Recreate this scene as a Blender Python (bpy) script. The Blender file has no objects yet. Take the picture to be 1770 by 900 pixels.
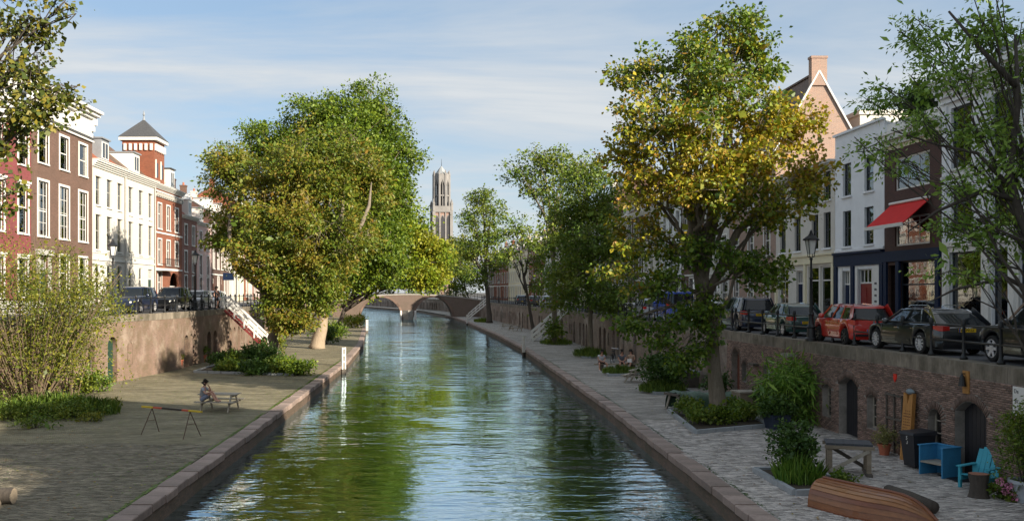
import bpy, math, random
import numpy as np
from mathutils import Vector, Matrix
R = math.radians
scene = bpy.context.scene
COL = scene.collection

# ------------------------------------------------------------------ camera
F, CX, CY, CAMZ = 1600.0, 770.0, 505.0, 1.9          # focal length and vanishing point in photo pixels (1770 x 900)
cd = bpy.data.cameras.new('camera'); cam = bpy.data.objects.new('camera', cd); COL.objects.link(cam)
cam.location = (0, 0, CAMZ); cam.rotation_euler = (R(90), 0, 0)
cd.sensor_width = 36; cd.lens = 36 * F / 1770
cd.shift_x = (885 - CX) / 1770; cd.shift_y = (CY - 450) / 1770
cd.clip_start = 0.1; cd.clip_end = 6000
scene.camera = cam

# ------------------------------------------------------------------ sky and sun
SUN_AZ = Vector((0.76, -0.65)); SUN_AZ.normalize()
SUN_EL = R(22)
world = bpy.data.worlds.new('World'); scene.world = world; world.use_nodes = True
wn, wl = world.node_tree.nodes, world.node_tree.links
wn.clear()
def wnode(t, **k):
    n = wn.new(t)
    for a, b in k.items(): setattr(n, a, b)
    return n
sky = wnode('ShaderNodeTexSky'); sky.sky_type = 'NISHITA'; sky.sun_disc = False
sky.sun_elevation = SUN_EL; sky.sun_rotation = math.atan2(SUN_AZ.x, SUN_AZ.y)
sky.air_density = 1.0; sky.dust_density = 0.6; sky.ozone_density = 1.6
bg = wnode('ShaderNodeBackground'); bg.inputs[1].default_value = 0.122
out = wnode('ShaderNodeOutputWorld')
tc = wnode('ShaderNodeTexCoord')
sep = wnode('ShaderNodeSeparateXYZ'); wl.new(tc.outputs['Generated'], sep.inputs[0])
def wmath(op, a, b=None):
    n = wnode('ShaderNodeMath', operation=op)
    for i, v in enumerate((a, b)):
        if v is None: continue
        if isinstance(v, (int, float)): n.inputs[i].default_value = v
        else: wl.new(v, n.inputs[i])
    return n.outputs[0]
den = wmath('ADD', wmath('MAXIMUM', sep.outputs[2], 0.0), 0.12)
cx_ = wmath('DIVIDE', sep.outputs[0], den); cy_ = wmath('DIVIDE', sep.outputs[1], den)
comb = wnode('ShaderNodeCombineXYZ'); wl.new(wmath('MULTIPLY', cx_, 0.42), comb.inputs[0]); wl.new(wmath('MULTIPLY', cy_, 1.0), comb.inputs[1])
mp = wnode('ShaderNodeMapping'); mp.inputs['Rotation'].default_value = (0, 0, R(28)); mp.inputs['Location'].default_value = (3.1, 1.7, 0)
wl.new(comb.outputs[0], mp.inputs[0])
nz = wnode('ShaderNodeTexNoise'); nz.inputs['Scale'].default_value = 1.05; nz.inputs['Detail'].default_value = 7; nz.inputs['Roughness'].default_value = 0.58
nz.inputs['Distortion'].default_value = 0.6
wl.new(mp.outputs[0], nz.inputs[0])
rmp = wnode('ShaderNodeValToRGB'); rmp.color_ramp.elements[0].position = 0.36; rmp.color_ramp.elements[1].position = 0.58
rmp.color_ramp.elements[0].color = (0.68, 0.68, 0.68, 1); rmp.color_ramp.elements[1].color = (0.95, 0.95, 0.95, 1)
wl.new(nz.outputs[0], rmp.inputs[0])
mixc = wnode('ShaderNodeMix', data_type='RGBA')
wl.new(rmp.outputs[0], mixc.inputs[0]); wl.new(sky.outputs[0], mixc.inputs[6]); cr2 = wnode('ShaderNodeValToRGB'); cr2.color_ramp.elements[0].position = 0.36; cr2.color_ramp.elements[0].color = (0.40, 0.555, 0.74, 1); cr2.color_ramp.elements[1].position = 0.6; cr2.color_ramp.elements[1].color = (0.93, 0.97, 1.0, 1)
wl.new(nz.outputs[0], cr2.inputs[0]); vm = wnode('ShaderNodeVectorMath', operation='SCALE'); vm.inputs['Scale'].default_value = 3.25; wl.new(cr2.outputs[0], vm.inputs[0]); wl.new(vm.outputs[0], mixc.inputs[7])
wl.new(mixc.outputs[2], bg.inputs[0]); wl.new(bg.outputs[0], out.inputs[0])
sd = bpy.data.lights.new('sun', 'SUN'); sun = bpy.data.objects.new('sun', sd); COL.objects.link(sun)
sd.energy = 5.0; sd.angle = R(0.5); sd.color = (1.0, 0.89, 0.73)
sdir = Vector((SUN_AZ.x * math.cos(SUN_EL), SUN_AZ.y * math.cos(SUN_EL), math.sin(SUN_EL)))
sun.rotation_euler = sdir.to_track_quat('Z', 'Y').to_euler(); sun.location = (30, -30, 40)
scene.view_settings.view_transform = 'Standard'; scene.view_settings.look = 'None'
scene.view_settings.exposure = 0.95; scene.view_settings.gamma = 1.0; scene.view_settings.use_curve_mapping = False
scene.cycles.max_bounces = 8; scene.cycles.transparent_max_bounces = 12; scene.cycles.caustics_reflective = False; scene.cycles.caustics_refractive = False
scene.cycles.use_denoising = True

# ------------------------------------------------------------------ materials
MATS = {}
class NT:
    def __init__(s, name):
        s.m = bpy.data.materials.new(name); s.m.use_nodes = True
        s.n, s.l = s.m.node_tree.nodes, s.m.node_tree.links
        s.b = s.n['Principled BSDF']; s.out = s.n['Material Output']
        s.tc = s.n.new('ShaderNodeTexCoord')
    def node(s, t, **k):
        n = s.n.new(t)
        for a, b in k.items(): setattr(n, a, b)
        return n
    def setin(s, sock, v):
        if hasattr(v, 'links'): s.l.new(v, sock)
        elif isinstance(v, tuple) and len(v) == 3 and sock.type == 'RGBA': sock.default_value = (*v, 1)
        else: sock.default_value = v
    def math(s, op, a, b=0.0):
        n = s.node('ShaderNodeMath', operation=op); s.setin(n.inputs[0], a); s.setin(n.inputs[1], b); return n.outputs[0]
    def mix(s, f, a, b, mode='MIX'):
        n = s.node('ShaderNodeMix', data_type='RGBA', blend_type=mode); s.setin(n.inputs[0], f); s.setin(n.inputs[6], a); s.setin(n.inputs[7], b); return n.outputs[2]
    def noise(s, scale, detail=4, vec=None, rough=0.55, out=0):
        n = s.node('ShaderNodeTexNoise'); n.inputs['Scale'].default_value = scale; n.inputs['Detail'].default_value = detail; n.inputs['Roughness'].default_value = rough
        s.l.new(vec if vec is not None else s.tc.outputs['Object'], n.inputs['Vector']); return n.outputs[out]
    def ramp(s, f, stops):
        n = s.node('ShaderNodeValToRGB'); cr = n.color_ramp
        while len(cr.elements) < len(stops): cr.elements.new(0.5)
        for e, (p, c) in zip(cr.elements, stops):
            e.position = p; e.color = (*c, 1) if not isinstance(c, (int, float)) else (c, c, c, 1)
        s.l.new(f, n.inputs[0]); return n.outputs[0]
    def bump(s, h, strength=0.5, dist=0.02):
        n = s.node('ShaderNodeBump'); n.inputs['Strength'].default_value = strength; n.inputs['Distance'].default_value = dist
        s.l.new(h, n.inputs['Height']); s.l.new(n.outputs[0], s.b.inputs['Normal'])
    def rnd(s):
        g = s.node('ShaderNodeNewGeometry'); o = s.node('ShaderNodeObjectInfo')
        return s.math('FRACT', s.math('ADD', g.outputs['Random Per Island'], o.outputs['Random']))
def scl(c, k): return tuple(min(1.0, x * k) for x in c)
def M(name, col, rough=0.75, var=0.18, scale=5.0, bump=0.0, metallic=0.0, island=0.0, spec=0.4, dirt=0.0, dirtcol=(0.05, 0.045, 0.03), coat=0.0, stretch=None):
    if name in MATS: return MATS[name]
    t = NT(name); vec = t.tc.outputs['Object']
    if stretch:
        mpn = t.node('ShaderNodeMapping'); mpn.inputs['Scale'].default_value = stretch; t.l.new(vec, mpn.inputs[0]); vec = mpn.outputs[0]
    n1 = t.noise(scale, 5, vec); n2 = t.noise(scale * 7, 3, vec)
    f = t.math('ADD', t.math('MULTIPLY', n1, 0.65), t.math('MULTIPLY', n2, 0.35))
    c = t.ramp(f, [(0.3, scl(col, 1 - var)), (0.7, scl(col, 1 + var))])
    if island:
        k = t.math('ADD', t.math('MULTIPLY', t.rnd(), 2 * island), 1 - island)
        cc = t.node('ShaderNodeCombineColor'); [t.l.new(k, cc.inputs[i]) for i in range(3)]
        c = t.mix(1.0, c, cc.outputs[0], 'MULTIPLY')
    if dirt:
        d = t.ramp(t.noise(1.3, 6, None, 0.65), [(0.45, 0.0), (0.75, dirt)])
        c = t.mix(d, c, dirtcol)
    t.l.new(c, t.b.inputs['Base Color'])
    t.b.inputs['Roughness'].default_value = rough; t.b.inputs['Metallic'].default_value = metallic
    t.b.inputs['Specular IOR Level'].default_value = spec; t.b.inputs['Coat Weight'].default_value = coat; t.b.inputs['Coat Roughness'].default_value = 0.03
    if bump: t.bump(f, bump, 0.03)
    MATS[name] = t.m; return t.m
def brick_mat(name, c1, c2, mortar, bw=0.22, rh=0.06, ms=0.011, ground=False, dirt=0.35, bump=0.6, dirtcol=(0.06, 0.05, 0.035), rot=0.0, pale=None):
    if name in MATS: return MATS[name]
    t = NT(name); sp = t.node('ShaderNodeSeparateXYZ'); t.l.new(t.tc.outputs['Object'], sp.inputs[0])
    cb = t.node('ShaderNodeCombineXYZ')
    if ground:
        t.l.new(sp.outputs[0], cb.inputs[0]); t.l.new(sp.outputs[1], cb.inputs[1])
        wob = t.noise(0.35, 2, None); yy = t.math('ADD', sp.outputs[1], t.math('MULTIPLY', wob, 0.5)); t.l.new(yy, cb.inputs[1])
    else:
        t.l.new(t.math('ADD', sp.outputs[0], sp.outputs[1]), cb.inputs[0]); t.l.new(sp.outputs[2], cb.inputs[1])
    b = t.node('ShaderNodeTexBrick'); b.offset = 0.5
    b.inputs['Scale'].default_value = 1; b.inputs['Brick Width'].default_value = bw; b.inputs['Row Height'].default_value = rh; b.inputs['Mortar Size'].default_value = ms
    b.inputs['Bias'].default_value = -0.1
    for i, c in enumerate((c1, c2, mortar)): b.inputs[i + 1].default_value = (*c, 1)
    t.l.new(cb.outputs[0], b.inputs[0])
    n = t.noise(0.7, 6, None, 0.65); n2 = t.noise(22, 3)
    c = t.mix(t.ramp(n, [(0.35, 0.0), (0.8, dirt)]), b.outputs[0], dirtcol)
    if ground:                                         # worn, sunken and stained areas, a metre or so across
        mq = t.node('ShaderNodeMapping'); mq.inputs['Scale'].default_value = (0.55, 1.7, 1); t.l.new(t.tc.outputs['Object'], mq.inputs[0])
        c = t.mix(0.85, c, t.ramp(t.noise(1.1, 7, mq.outputs[0], 0.72), [(0.3, 0.35), (0.5, 0.95), (0.7, 1.55)]), 'MULTIPLY')
    if pale: c = t.mix(t.ramp(t.noise(0.45, 7, None, 0.7), [(0.5, 0.0), (0.68, 0.75)]), c, pale)
    c = t.mix(0.5, c, t.ramp(n2, [(0.25, 0.55), (0.75, 1.35)]), 'MULTIPLY')
    t.l.new(c, t.b.inputs['Base Color']); t.b.inputs['Roughness'].default_value = 0.85; t.b.inputs['Specular IOR Level'].default_value = 0.3
    h = t.math('SUBTRACT', 1.0, b.outputs['Fac']); h = t.math('ADD', h, t.math('MULTIPLY', n2, 0.5)); t.bump(h, bump, 0.012)
    MATS[name] = t.m; return t.m
def tile_mat(name, c1, c2):
    if name in MATS: return MATS[name]
    t = NT(name); sp = t.node('ShaderNodeSeparateXYZ'); t.l.new(t.tc.outputs['Object'], sp.inputs[0])
    wx = t.math('SINE', t.math('MULTIPLY', sp.outputs[0], 26.0)); wz = t.math('FRACT', t.math('MULTIPLY', sp.outputs[2], 4.2))
    n = t.noise(1.2, 5); n2 = t.noise(14, 2)
    c = t.mix(n, c1, c2); c = t.mix(0.5, c, t.ramp(n2, [(0.3, 0.5), (0.7, 1.4)]), 'MULTIPLY')
    t.l.new(c, t.b.inputs['Base Color']); t.b.inputs['Roughness'].default_value = 0.7
    t.bump(t.math('ADD', t.math('MULTIPLY', wx, 0.5), t.math('MULTIPLY', wz, 0.8)), 0.9, 0.04)
    MATS[name] = t.m; return t.m
def glass_mat(name, tint=(0.75, 0.8, 0.78), refl=0.06, rough=0.02):
    if name in MATS: return MATS[name]
    t = NT(name); t.n.remove(t.b)
    tr = t.node('ShaderNodeBsdfTransparent'); tr.inputs[0].default_value = (*tint, 1)
    gl = t.node('ShaderNodeBsdfGlossy'); gl.inputs['Roughness'].default_value = rough; gl.inputs[0].default_value = (0.95, 0.97, 1, 1)
    wv = t.node('ShaderNodeBump'); wv.inputs['Strength'].default_value = 0.04; wv.inputs['Distance'].default_value = 0.02
    t.l.new(t.noise(2.2, 2), wv.inputs['Height']); t.l.new(wv.outputs[0], gl.inputs['Normal'])
    fr = t.node('ShaderNodeFresnel'); fr.inputs[0].default_value = 1.5
    f = t.math('MINIMUM', t.math('ADD', t.math('MULTIPLY', fr.outputs[0], 1.4), refl), 1.0)
    mx = t.node('ShaderNodeMixShader'); t.l.new(f, mx.inputs[0]); t.l.new(tr.outputs[0], mx.inputs[1]); t.l.new(gl.outputs[0], mx.inputs[2])
    t.l.new(mx.outputs[0], t.out.inputs[0]); MATS[name] = t.m; return t.m
def leaf_mat(name, stops, transl=0.22, patch=None, pscale=0.35, lit_zband=None):
    """stops: colours across the random-per-leaf ramp; patch: (colour stops) blended in by a slow noise (autumn patches)"""
    if name in MATS: return MATS[name]
    t = NT(name); g = t.node('ShaderNodeNewGeometry'); r = g.outputs['Random Per Island']
    k = len(stops); c = t.ramp(r, [(i / max(1, k - 1), s) for i, s in enumerate(stops)])
    if patch:
        k = len(patch); c2 = t.ramp(t.math('FRACT', t.math('MULTIPLY', r, 7.31)), [(i / max(1, k - 1), s) for i, s in enumerate(patch)])
        base = t.noise(pscale, 3)
        if lit_zband:                                       # autumn yellow pushed up at one crown height, painting in the sunlit band
            sz = t.node('ShaderNodeSeparateXYZ'); t.l.new(t.tc.outputs['Object'], sz.inputs[0])
            dz = t.math('ABSOLUTE', t.math('SUBTRACT', sz.outputs[2], lit_zband[0])); base = t.math('ADD', base, t.math('SUBTRACT', lit_zband[2], t.math('MULTIPLY', dz, lit_zband[1])))
        f = t.ramp(t.math('ADD', base, t.math('MULTIPLY', t.math('SUBTRACT', t.math('FRACT', t.math('MULTIPLY', r, 13.7)), 0.5), 0.25)), [(0.46, 0.0), (0.6, 0.85)])
        c = t.mix(f, c, c2)
    t.l.new(c, t.b.inputs['Base Color']); t.b.inputs['Roughness'].default_value = 0.5; t.b.inputs['Specular IOR Level'].default_value = 0.35
    tl = t.node('ShaderNodeBsdfTranslucent'); c3 = t.mix(1.0, c, (1.3, 1.25, 0.6), 'MULTIPLY'); t.l.new(c3, tl.inputs[0])
    mx = t.node('ShaderNodeMixShader'); mx.inputs[0].default_value = transl
    t.l.new(t.b.outputs[0], mx.inputs[1]); t.l.new(tl.outputs[0], mx.inputs[2]); t.l.new(mx.outputs[0], t.out.inputs[0])
    MATS[name] = t.m; return t.m

# ------------------------------------------------------------------ mesh helpers
def np_mesh(name, v, f, smooth=False):
    v = np.asarray(v, dtype=np.float32).reshape(-1, 3); f = np.asarray(f, dtype=np.int32); k = f.shape[1]
    me = bpy.data.meshes.new(name)
    me.vertices.add(len(v)); me.vertices.foreach_set('co', v.ravel())
    me.loops.add(f.size); me.loops.foreach_set('vertex_index', f.ravel())
    me.polygons.add(len(f)); me.polygons.foreach_set('loop_start', np.arange(0, f.size, k, dtype=np.int32)); me.polygons.foreach_set('loop_total', np.full(len(f), k, dtype=np.int32))
    if smooth: me.polygons.foreach_set('use_smooth', np.ones(len(f), dtype=bool))
    me.update(calc_edges=True); return me
BOXF = np.array([[0, 1, 3, 2], [4, 6, 7, 5], [0, 4, 5, 1], [2, 3, 7, 6], [0, 2, 6, 4], [1, 5, 7, 3]])
BOXS = np.array([[x, y, z] for x in (-1, 1) for y in (-1, 1) for z in (-1, 1)], dtype=float) * 0.5
def np_boxes(c, s, ang=None, axis='y'):
    """many boxes at once: centres (n,3), sizes (n,3), optional angle per box about the local axis"""
    c = np.asarray(c, float); s = np.asarray(s, float)
    o = BOXS[None] * s[:, None]
    if ang is not None:
        ca, sa = np.cos(ang)[:, None], np.sin(ang)[:, None]
        if axis == 'y': o = np.stack([o[..., 0] * ca + o[..., 2] * sa, o[..., 1], -o[..., 0] * sa + o[..., 2] * ca], -1)
        else: o = np.stack([o[..., 0] * ca - o[..., 1] * sa, o[..., 0] * sa + o[..., 1] * ca, o[..., 2]], -1)
    v = (c[:, None] + o).reshape(-1, 3)
    f = (BOXF[None] + 8 * np.arange(len(c))[:, None, None]).reshape(-1, 4)
    return v, f
class MB:
    def __init__(s): s.v, s.f = [], []
    def add(s, vs, fs):
        k = len(s.v); s.v += [tuple(p) for p in vs]; s.f += [tuple(i + k for i in f) for f in fs]; return s
    def box(s, x0, x1, y0, y1, z0, z1):
        return s.add([(x, y, z) for x in (x0, x1) for y in (y0, y1) for z in (z0, z1)], BOXF.tolist())
    def bar(s, a, b, w, h=None, up=(0, 0, 1)):
        """rectangular bar from a to b, width w, height h"""
        a, b = Vector(a), Vector(b); h = h or w; d = (b - a).normalized(); u = Vector(up)
        if abs(d.dot(u)) > 0.99: u = Vector((1, 0, 0))
        sx = d.cross(u).normalized(); u = sx.cross(d).normalized(); vs = []
        for p in (a, b):
            for i in (-1, 1):
                for j in (-1, 1): vs.append(p + sx * (i * w / 2) + u * (j * h / 2))
        return s.add(vs, BOXF.tolist())
    def tube(s, pts, rad, n=6, cap=True):
        pts = [Vector(p) for p in pts]; m = len(pts)
        if not hasattr(rad, '__len__'): rad = [rad] * m
        k = len(s.v); prev = None
        for i, p in enumerate(pts):
            d = (pts[min(i + 1, m - 1)] - pts[max(i - 1, 0)])
            d = d.normalized() if d.length > 1e-9 else Vector((0, 0, 1))
            if prev is None: u = Vector((1, 0, 0)) if abs(d.x) < 0.8 else Vector((0, 1, 0))
            else: u = prev
            u = (u - d * u.dot(d)); u = u.normalized() if u.length > 1e-6 else d.orthogonal().normalized(); prev = u; w = d.cross(u)
            for j in range(n):
                a = 2 * math.pi * j / n; q = p + u * (rad[i] * math.cos(a)) + w * (rad[i] * math.sin(a)); s.v.append((q.x, q.y, q.z))
        for i in range(m - 1):
            for j in range(n):
                a, b = k + i * n + j, k + i * n + (j + 1) % n; s.f.append((a, b, b + n, a + n))
        if cap: s.f.append(tuple(k + j for j in reversed(range(n)))); s.f.append(tuple(k + (m - 1) * n + j for j in range(n)))
        return s
    def lathe(s, prof, n=12, c=(0, 0, 0), axis='z', cap=True):
        k = len(s.v); m = len(prof)
        for r, h in prof:
            for j in range(n):
                a = 2 * math.pi * j / n; x, y = r * math.cos(a), r * math.sin(a)
                p = (x, y, h) if axis == 'z' else ((x, h, y) if axis == 'y' else (h, x, y))
                s.v.append((p[0] + c[0], p[1] + c[1], p[2] + c[2]))
        for i in range(m - 1):
            for j in range(n):
                a, b = k + i * n + j, k + i * n + (j + 1) % n; s.f.append((a, b, b + n, a + n))
        if cap: s.f.append(tuple(k + j for j in reversed(range(n)))); s.f.append(tuple(k + (m - 1) * n + j for j in range(n)))
        return s
    def prism(s, poly, a0, a1, axis='y'):
        """polygon in the other two axes, extruded along axis"""
        n = len(poly); vs = []
        for a in (a0, a1):
            for p in poly: vs.append((p[0], a, p[1]) if axis == 'y' else ((a, p[0], p[1]) if axis == 'x' else (p[0], p[1], a)))
        fs = [tuple(range(n)), tuple(reversed(range(n, 2 * n)))] + [(i, (i + 1) % n + 0, (i + 1) % n + n, i + n) for i in range(n)]
        fs = [tuple(reversed(f)) for f in fs]
        return s.add(vs, fs)
    def mesh(s, name, smooth=False):
        me = bpy.data.meshes.new(name); me.from_pydata(s.v, [], s.f); me.update()
        if smooth: me.polygons.foreach_set('use_smooth', np.ones(len(me.polygons), dtype=bool))
        return me
    def build(s, name, mat, parent=None, smooth=False, auto=False):
        return obj(name, s.mesh(name, smooth or auto), mat, parent, auto)
def obj(name, me, mat, parent=None, auto=False, loc=None, rotz=None):
    if mat is not None and not me.materials: me.materials.append(mat)
    o = bpy.data.objects.new(name, me); COL.objects.link(o)
    if parent is not None: o.parent = parent
    if auto: me.set_sharp_from_angle(angle=R(35))
    if loc is not None: o.location = loc
    if rotz is not None: o.rotation_euler = (0, 0, rotz)
    return o
def tag(o, label, cat, group=None, kind=None):
    if label: o['label'] = label
    if cat: o['category'] = cat
    if group: o['group'] = group
    if kind: o['kind'] = kind
    return o
def thing(name, label, cat, loc=(0, 0, 0), rotz=0.0, group=None):
    o = bpy.data.objects.new(name, None); COL.objects.link(o); o.empty_display_size = 0.2
    o.location = loc; o.rotation_euler = (0, 0, rotz); return tag(o, label, cat, group)
def copy_tree(o, parent=None, loc=None, rotz=None, label=None, scale=None):
    c = o.copy(); COL.objects.link(c); c.parent = parent
    if loc is not None: c.location = loc
    if rotz is not None: c.rotation_euler = (0, 0, rotz)
    if scale is not None: c.scale = (scale,) * 3 if not hasattr(scale, '__len__') else scale
    if label: c['label'] = label
    for ch in list(o.children): copy_tree(ch, c)
    return c
def P(x, y, z):
    """where the ray of photo pixel (x, y) meets the level z"""
    s = (y - CY) / (CAMZ - z); return Vector(((x - CX) / s, F / s, z))
def text(body, size, mat, parent, loc, rot, name='lettering', ext=0.002):
    cu = bpy.data.curves.new(name, 'FONT'); cu.body = body; cu.size = size; cu.align_x = 'CENTER'; cu.align_y = 'CENTER'; cu.extrude = ext; cu.resolution_u = 2
    tmp = bpy.data.objects.new(name, cu); me = bpy.data.meshes.new_from_object(tmp); bpy.data.objects.remove(tmp); me.materials.clear(); me.materials.append(mat)
    o = bpy.data.objects.new(name, me); COL.objects.link(o); o.parent = parent; o.location = loc; o.rotation_euler = rot; return o
def interp(poly, Y):
    ys = [p[1] for p in poly]; return float(np.interp(Y, ys, [p[0] for p in poly]))
# ------------------------------------------------------------------ shared materials
white = M('white_paint', (0.72, 0.71, 0.67), 0.5, 0.05, 3, dirt=0.12, dirtcol=(0.45, 0.43, 0.38))
white_wall = M('white_plaster', (0.62, 0.59, 0.53), 0.8, 0.08, 1.2, bump=0.15, dirt=0.22, dirtcol=(0.5, 0.48, 0.42))
cool_wall = M('pale_grey_plaster', (0.80, 0.82, 0.84), 0.8, 0.06, 1.2, bump=0.15, dirt=0.2, dirtcol=(0.45, 0.46, 0.46))
cream_wall = M('cream_plaster', (0.72, 0.66, 0.47), 0.8, 0.06, 1.5, bump=0.1, dirt=0.15, dirtcol=(0.45, 0.4, 0.3))
pink_wall = M('pale_pink_plaster', (0.66, 0.47, 0.43), 0.8, 0.06, 1.5, bump=0.1, dirt=0.2, dirtcol=(0.4, 0.3, 0.28))
grey_trim = M('grey_stone_trim', (0.42, 0.41, 0.38), 0.8, 0.15, 4, bump=0.2)
stone = M('pale_stone', (0.36, 0.34, 0.30), 0.85, 0.25, 3, bump=0.4, dirt=0.5)
navy = M('navy_paint', (0.008, 0.018, 0.05), 0.55, 0.15, 3, spec=0.2)
black_iron = M('black_iron', (0.012, 0.013, 0.014), 0.45, 0.3, 9, spec=0.5)
rubber = M('tyre_rubber', (0.015, 0.015, 0.015), 0.85, 0.2, 12)
dark_in = M('unlit_room_tone', (0.05, 0.045, 0.04), 0.9, 0.4, 1.0)  # dark tone stands in for the shade of unlit interiors
lead = M('lead_sheet', (0.24, 0.26, 0.28), 0.6, 0.15, 2)
alu = M('wheel_alloy', (0.62, 0.62, 0.63), 0.4, 0.1, 8, metallic=0.3)
chrome = M('chrome', (0.7, 0.7, 0.72), 0.15, 0.05, 5, metallic=1.0)
curtain = M('pale_curtain', (0.62, 0.6, 0.54), 0.9, 0.15, 3, stretch=(8, 1, 0.3))
blind_red = M('red_blind', (0.42, 0.05, 0.07), 0.8, 0.12, 3)
blind_ochre = M('ochre_blind', (0.45, 0.28, 0.1), 0.8, 0.15, 3, stretch=(0.3, 1, 9))
wood_grey = M('weathered_wood', (0.27, 0.22, 0.16), 0.8, 0.3, 3, bump=0.3, stretch=(1, 6, 6))
wood_dark = M('dark_weathered_wood', (0.11, 0.095, 0.08), 0.8, 0.3, 4, bump=0.3, dirt=0.3)
wood_pale = M('pale_grey_wood', (0.35, 0.31, 0.25), 0.8, 0.25, 4, bump=0.25)
wood_orange = M('orange_oiled_wood', (0.42, 0.20, 0.055), 0.55, 0.3, 3, bump=0.2, stretch=(8, 8, 1))
terracotta = M('terracotta', (0.42, 0.13, 0.07), 0.8, 0.15, 5, bump=0.1)
soil = M('soil', (0.05, 0.038, 0.025), 0.95, 0.4, 9, bump=0.6)
asphalt = M('street_clinker', (0.085, 0.085, 0.09), 0.85, 0.3, 3, bump=0.3)
mortar = M('stained_mortar', (0.30, 0.27, 0.24), 0.95, 0.3, 2.0, bump=0.4, dirt=0.55)
brick_near = M('dark_wall_brick', (0.25, 0.165, 0.13), 0.85, 0.25, 11, bump=0.3, island=0.42, dirt=0.45, dirtcol=(0.10, 0.09, 0.065))
arch_brick = M('arch_brick', (0.17, 0.115, 0.09), 0.85, 0.25, 11, bump=0.3, island=0.35)
coping_mat = M('weathered_coping', (0.21, 0.18, 0.14), 0.9, 0.45, 2.2, bump=0.6, dirt=0.85, dirtcol=(0.06, 0.052, 0.03), stretch=(1.4, 1, 0.3), island=0.14)
paver_r = M('grey_clinker_paver', (0.46, 0.42, 0.385), 0.8, 0.5, 2.4, bump=0.3, stretch=(0.8, 3.2, 1), island=0.45, dirt=0.35, dirtcol=(0.10, 0.085, 0.055))
paver_l = M('mossy_clinker_paver', (0.2, 0.175, 0.125), 0.85, 0.5, 2.0, bump=0.3, stretch=(0.8, 3, 1), island=0.42, dirt=0.4, dirtcol=(0.10, 0.095, 0.04))
paving_r = brick_mat('grey_clinker_paving', (0.49, 0.45, 0.41), (0.32, 0.295, 0.27), (0.16, 0.15, 0.115), 0.215, 0.078, 0.009, True, 0.3, 0.6, (0.10, 0.085, 0.055))
paving_l = brick_mat('mossy_clinker_paving', (0.32, 0.275, 0.19), (0.19, 0.165, 0.115), (0.085, 0.09, 0.04), 0.215, 0.078, 0.010, True, 0.45, 0.6, (0.12, 0.11, 0.045))
joint_r = M('paving_joint', (0.085, 0.075, 0.055), 0.95, 0.3, 3, bump=0.3, dirt=0.4, dirtcol=(0.06, 0.075, 0.025))
joint_l = M('mossy_joint', (0.085, 0.08, 0.045), 0.95, 0.3, 3, bump=0.3, dirt=0.6, dirtcol=(0.07, 0.085, 0.02))
kerb_mat = M('red_granite_kerb', (0.31, 0.235, 0.20), 0.75, 0.35, 5, bump=0.5, island=0.22, dirt=0.6, dirtcol=(0.12, 0.10, 0.075))
embank = brick_mat('wet_embankment_brick', (0.16, 0.095, 0.07), (0.10, 0.065, 0.05), (0.11, 0.095, 0.075), 0.22, 0.07, 0.01, False, 0.7, 0.6, (0.03, 0.035, 0.012))
wall_far = brick_mat('old_quay_brick', (0.29, 0.20, 0.155), (0.19, 0.13, 0.105), (0.26, 0.23, 0.20), 0.22, 0.06, 0.011, False, 0.75, 0.6, (0.10, 0.085, 0.055), pale=(0.42, 0.38, 0.33))
wall_left = brick_mat('pinkish_quay_brick', (0.31, 0.16, 0.12), (0.2, 0.10, 0.08), (0.28, 0.23, 0.19), 0.22, 0.06, 0.013, False, 1.0, 0.8, (0.12, 0.10, 0.05), pale=(0.42, 0.35, 0.28))  # pinkish brick in its own colour, with stains and pale patches
bridge_brick = brick_mat('bridge_brick', (0.20, 0.13, 0.1), (0.14, 0.09, 0.075), (0.19, 0.165, 0.145), 0.22, 0.06, 0.011, False, 0.5, 0.5, (0.1, 0.09, 0.06))
brick_brown = brick_mat('brown_facade_brick', (0.20, 0.105, 0.075), (0.145, 0.075, 0.055), (0.17, 0.13, 0.11), 0.22, 0.06, 0.009, False, 0.4)
brick_pinkpaint = brick_mat('painted_rose_brick', (0.30, 0.075, 0.08), (0.25, 0.06, 0.065), (0.2, 0.07, 0.07), 0.22, 0.06, 0.009, False, 0.4)
brick_red = brick_mat('red_facade_brick', (0.33, 0.10, 0.05), (0.26, 0.075, 0.04), (0.24, 0.13, 0.09), 0.22, 0.06, 0.009, False, 0.4)
brick_mauve = brick_mat('mauve_facade_brick', (0.36, 0.175, 0.14), (0.29, 0.135, 0.11), (0.27, 0.17, 0.14), 0.22, 0.06, 0.009, False, 0.4)
brick_gable = brick_mat('weathered_gable_brick', (0.42, 0.23, 0.165), (0.32, 0.19, 0.15), (0.40, 0.34, 0.28), 0.22, 0.065, 0.013, False, 0.3, 0.6, (0.35, 0.31, 0.27))
brick_dark = brick_mat('dark_facade_brick', (0.115, 0.055, 0.045), (0.085, 0.042, 0.036), (0.10, 0.075, 0.065), 0.22, 0.06, 0.009, False, 0.4)
roof_red = tile_mat('red_roof_tiles', (0.36, 0.11, 0.05), (0.24, 0.08, 0.045))
roof_brown = tile_mat('brown_roof_tiles', (0.17, 0.10, 0.065), (0.11, 0.075, 0.055))
roof_slate = tile_mat('slate_roof', (0.06, 0.062, 0.068), (0.085, 0.085, 0.085))
glass = glass_mat('window_glass')
glass_dark = glass_mat('dark_window_glass', (0.35, 0.38, 0.38), 0.10)
plate_yellow = M('plate_yellow', (0.75, 0.48, 0.02), 0.5, 0.03)
ink = M('black_ink', (0.01, 0.01, 0.01), 0.6, 0.02)
tail_red = M('tail_lamp_red', (0.5, 0.02, 0.015), 0.15, 0.05, spec=0.8)
lamp_glass = M('lamp_glass', (0.75, 0.76, 0.72), 0.2, 0.03, spec=0.8)
def paint(name, c): return M(name, c, 0.28, 0.03, 3, spec=0.5, coat=1.0)
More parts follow.
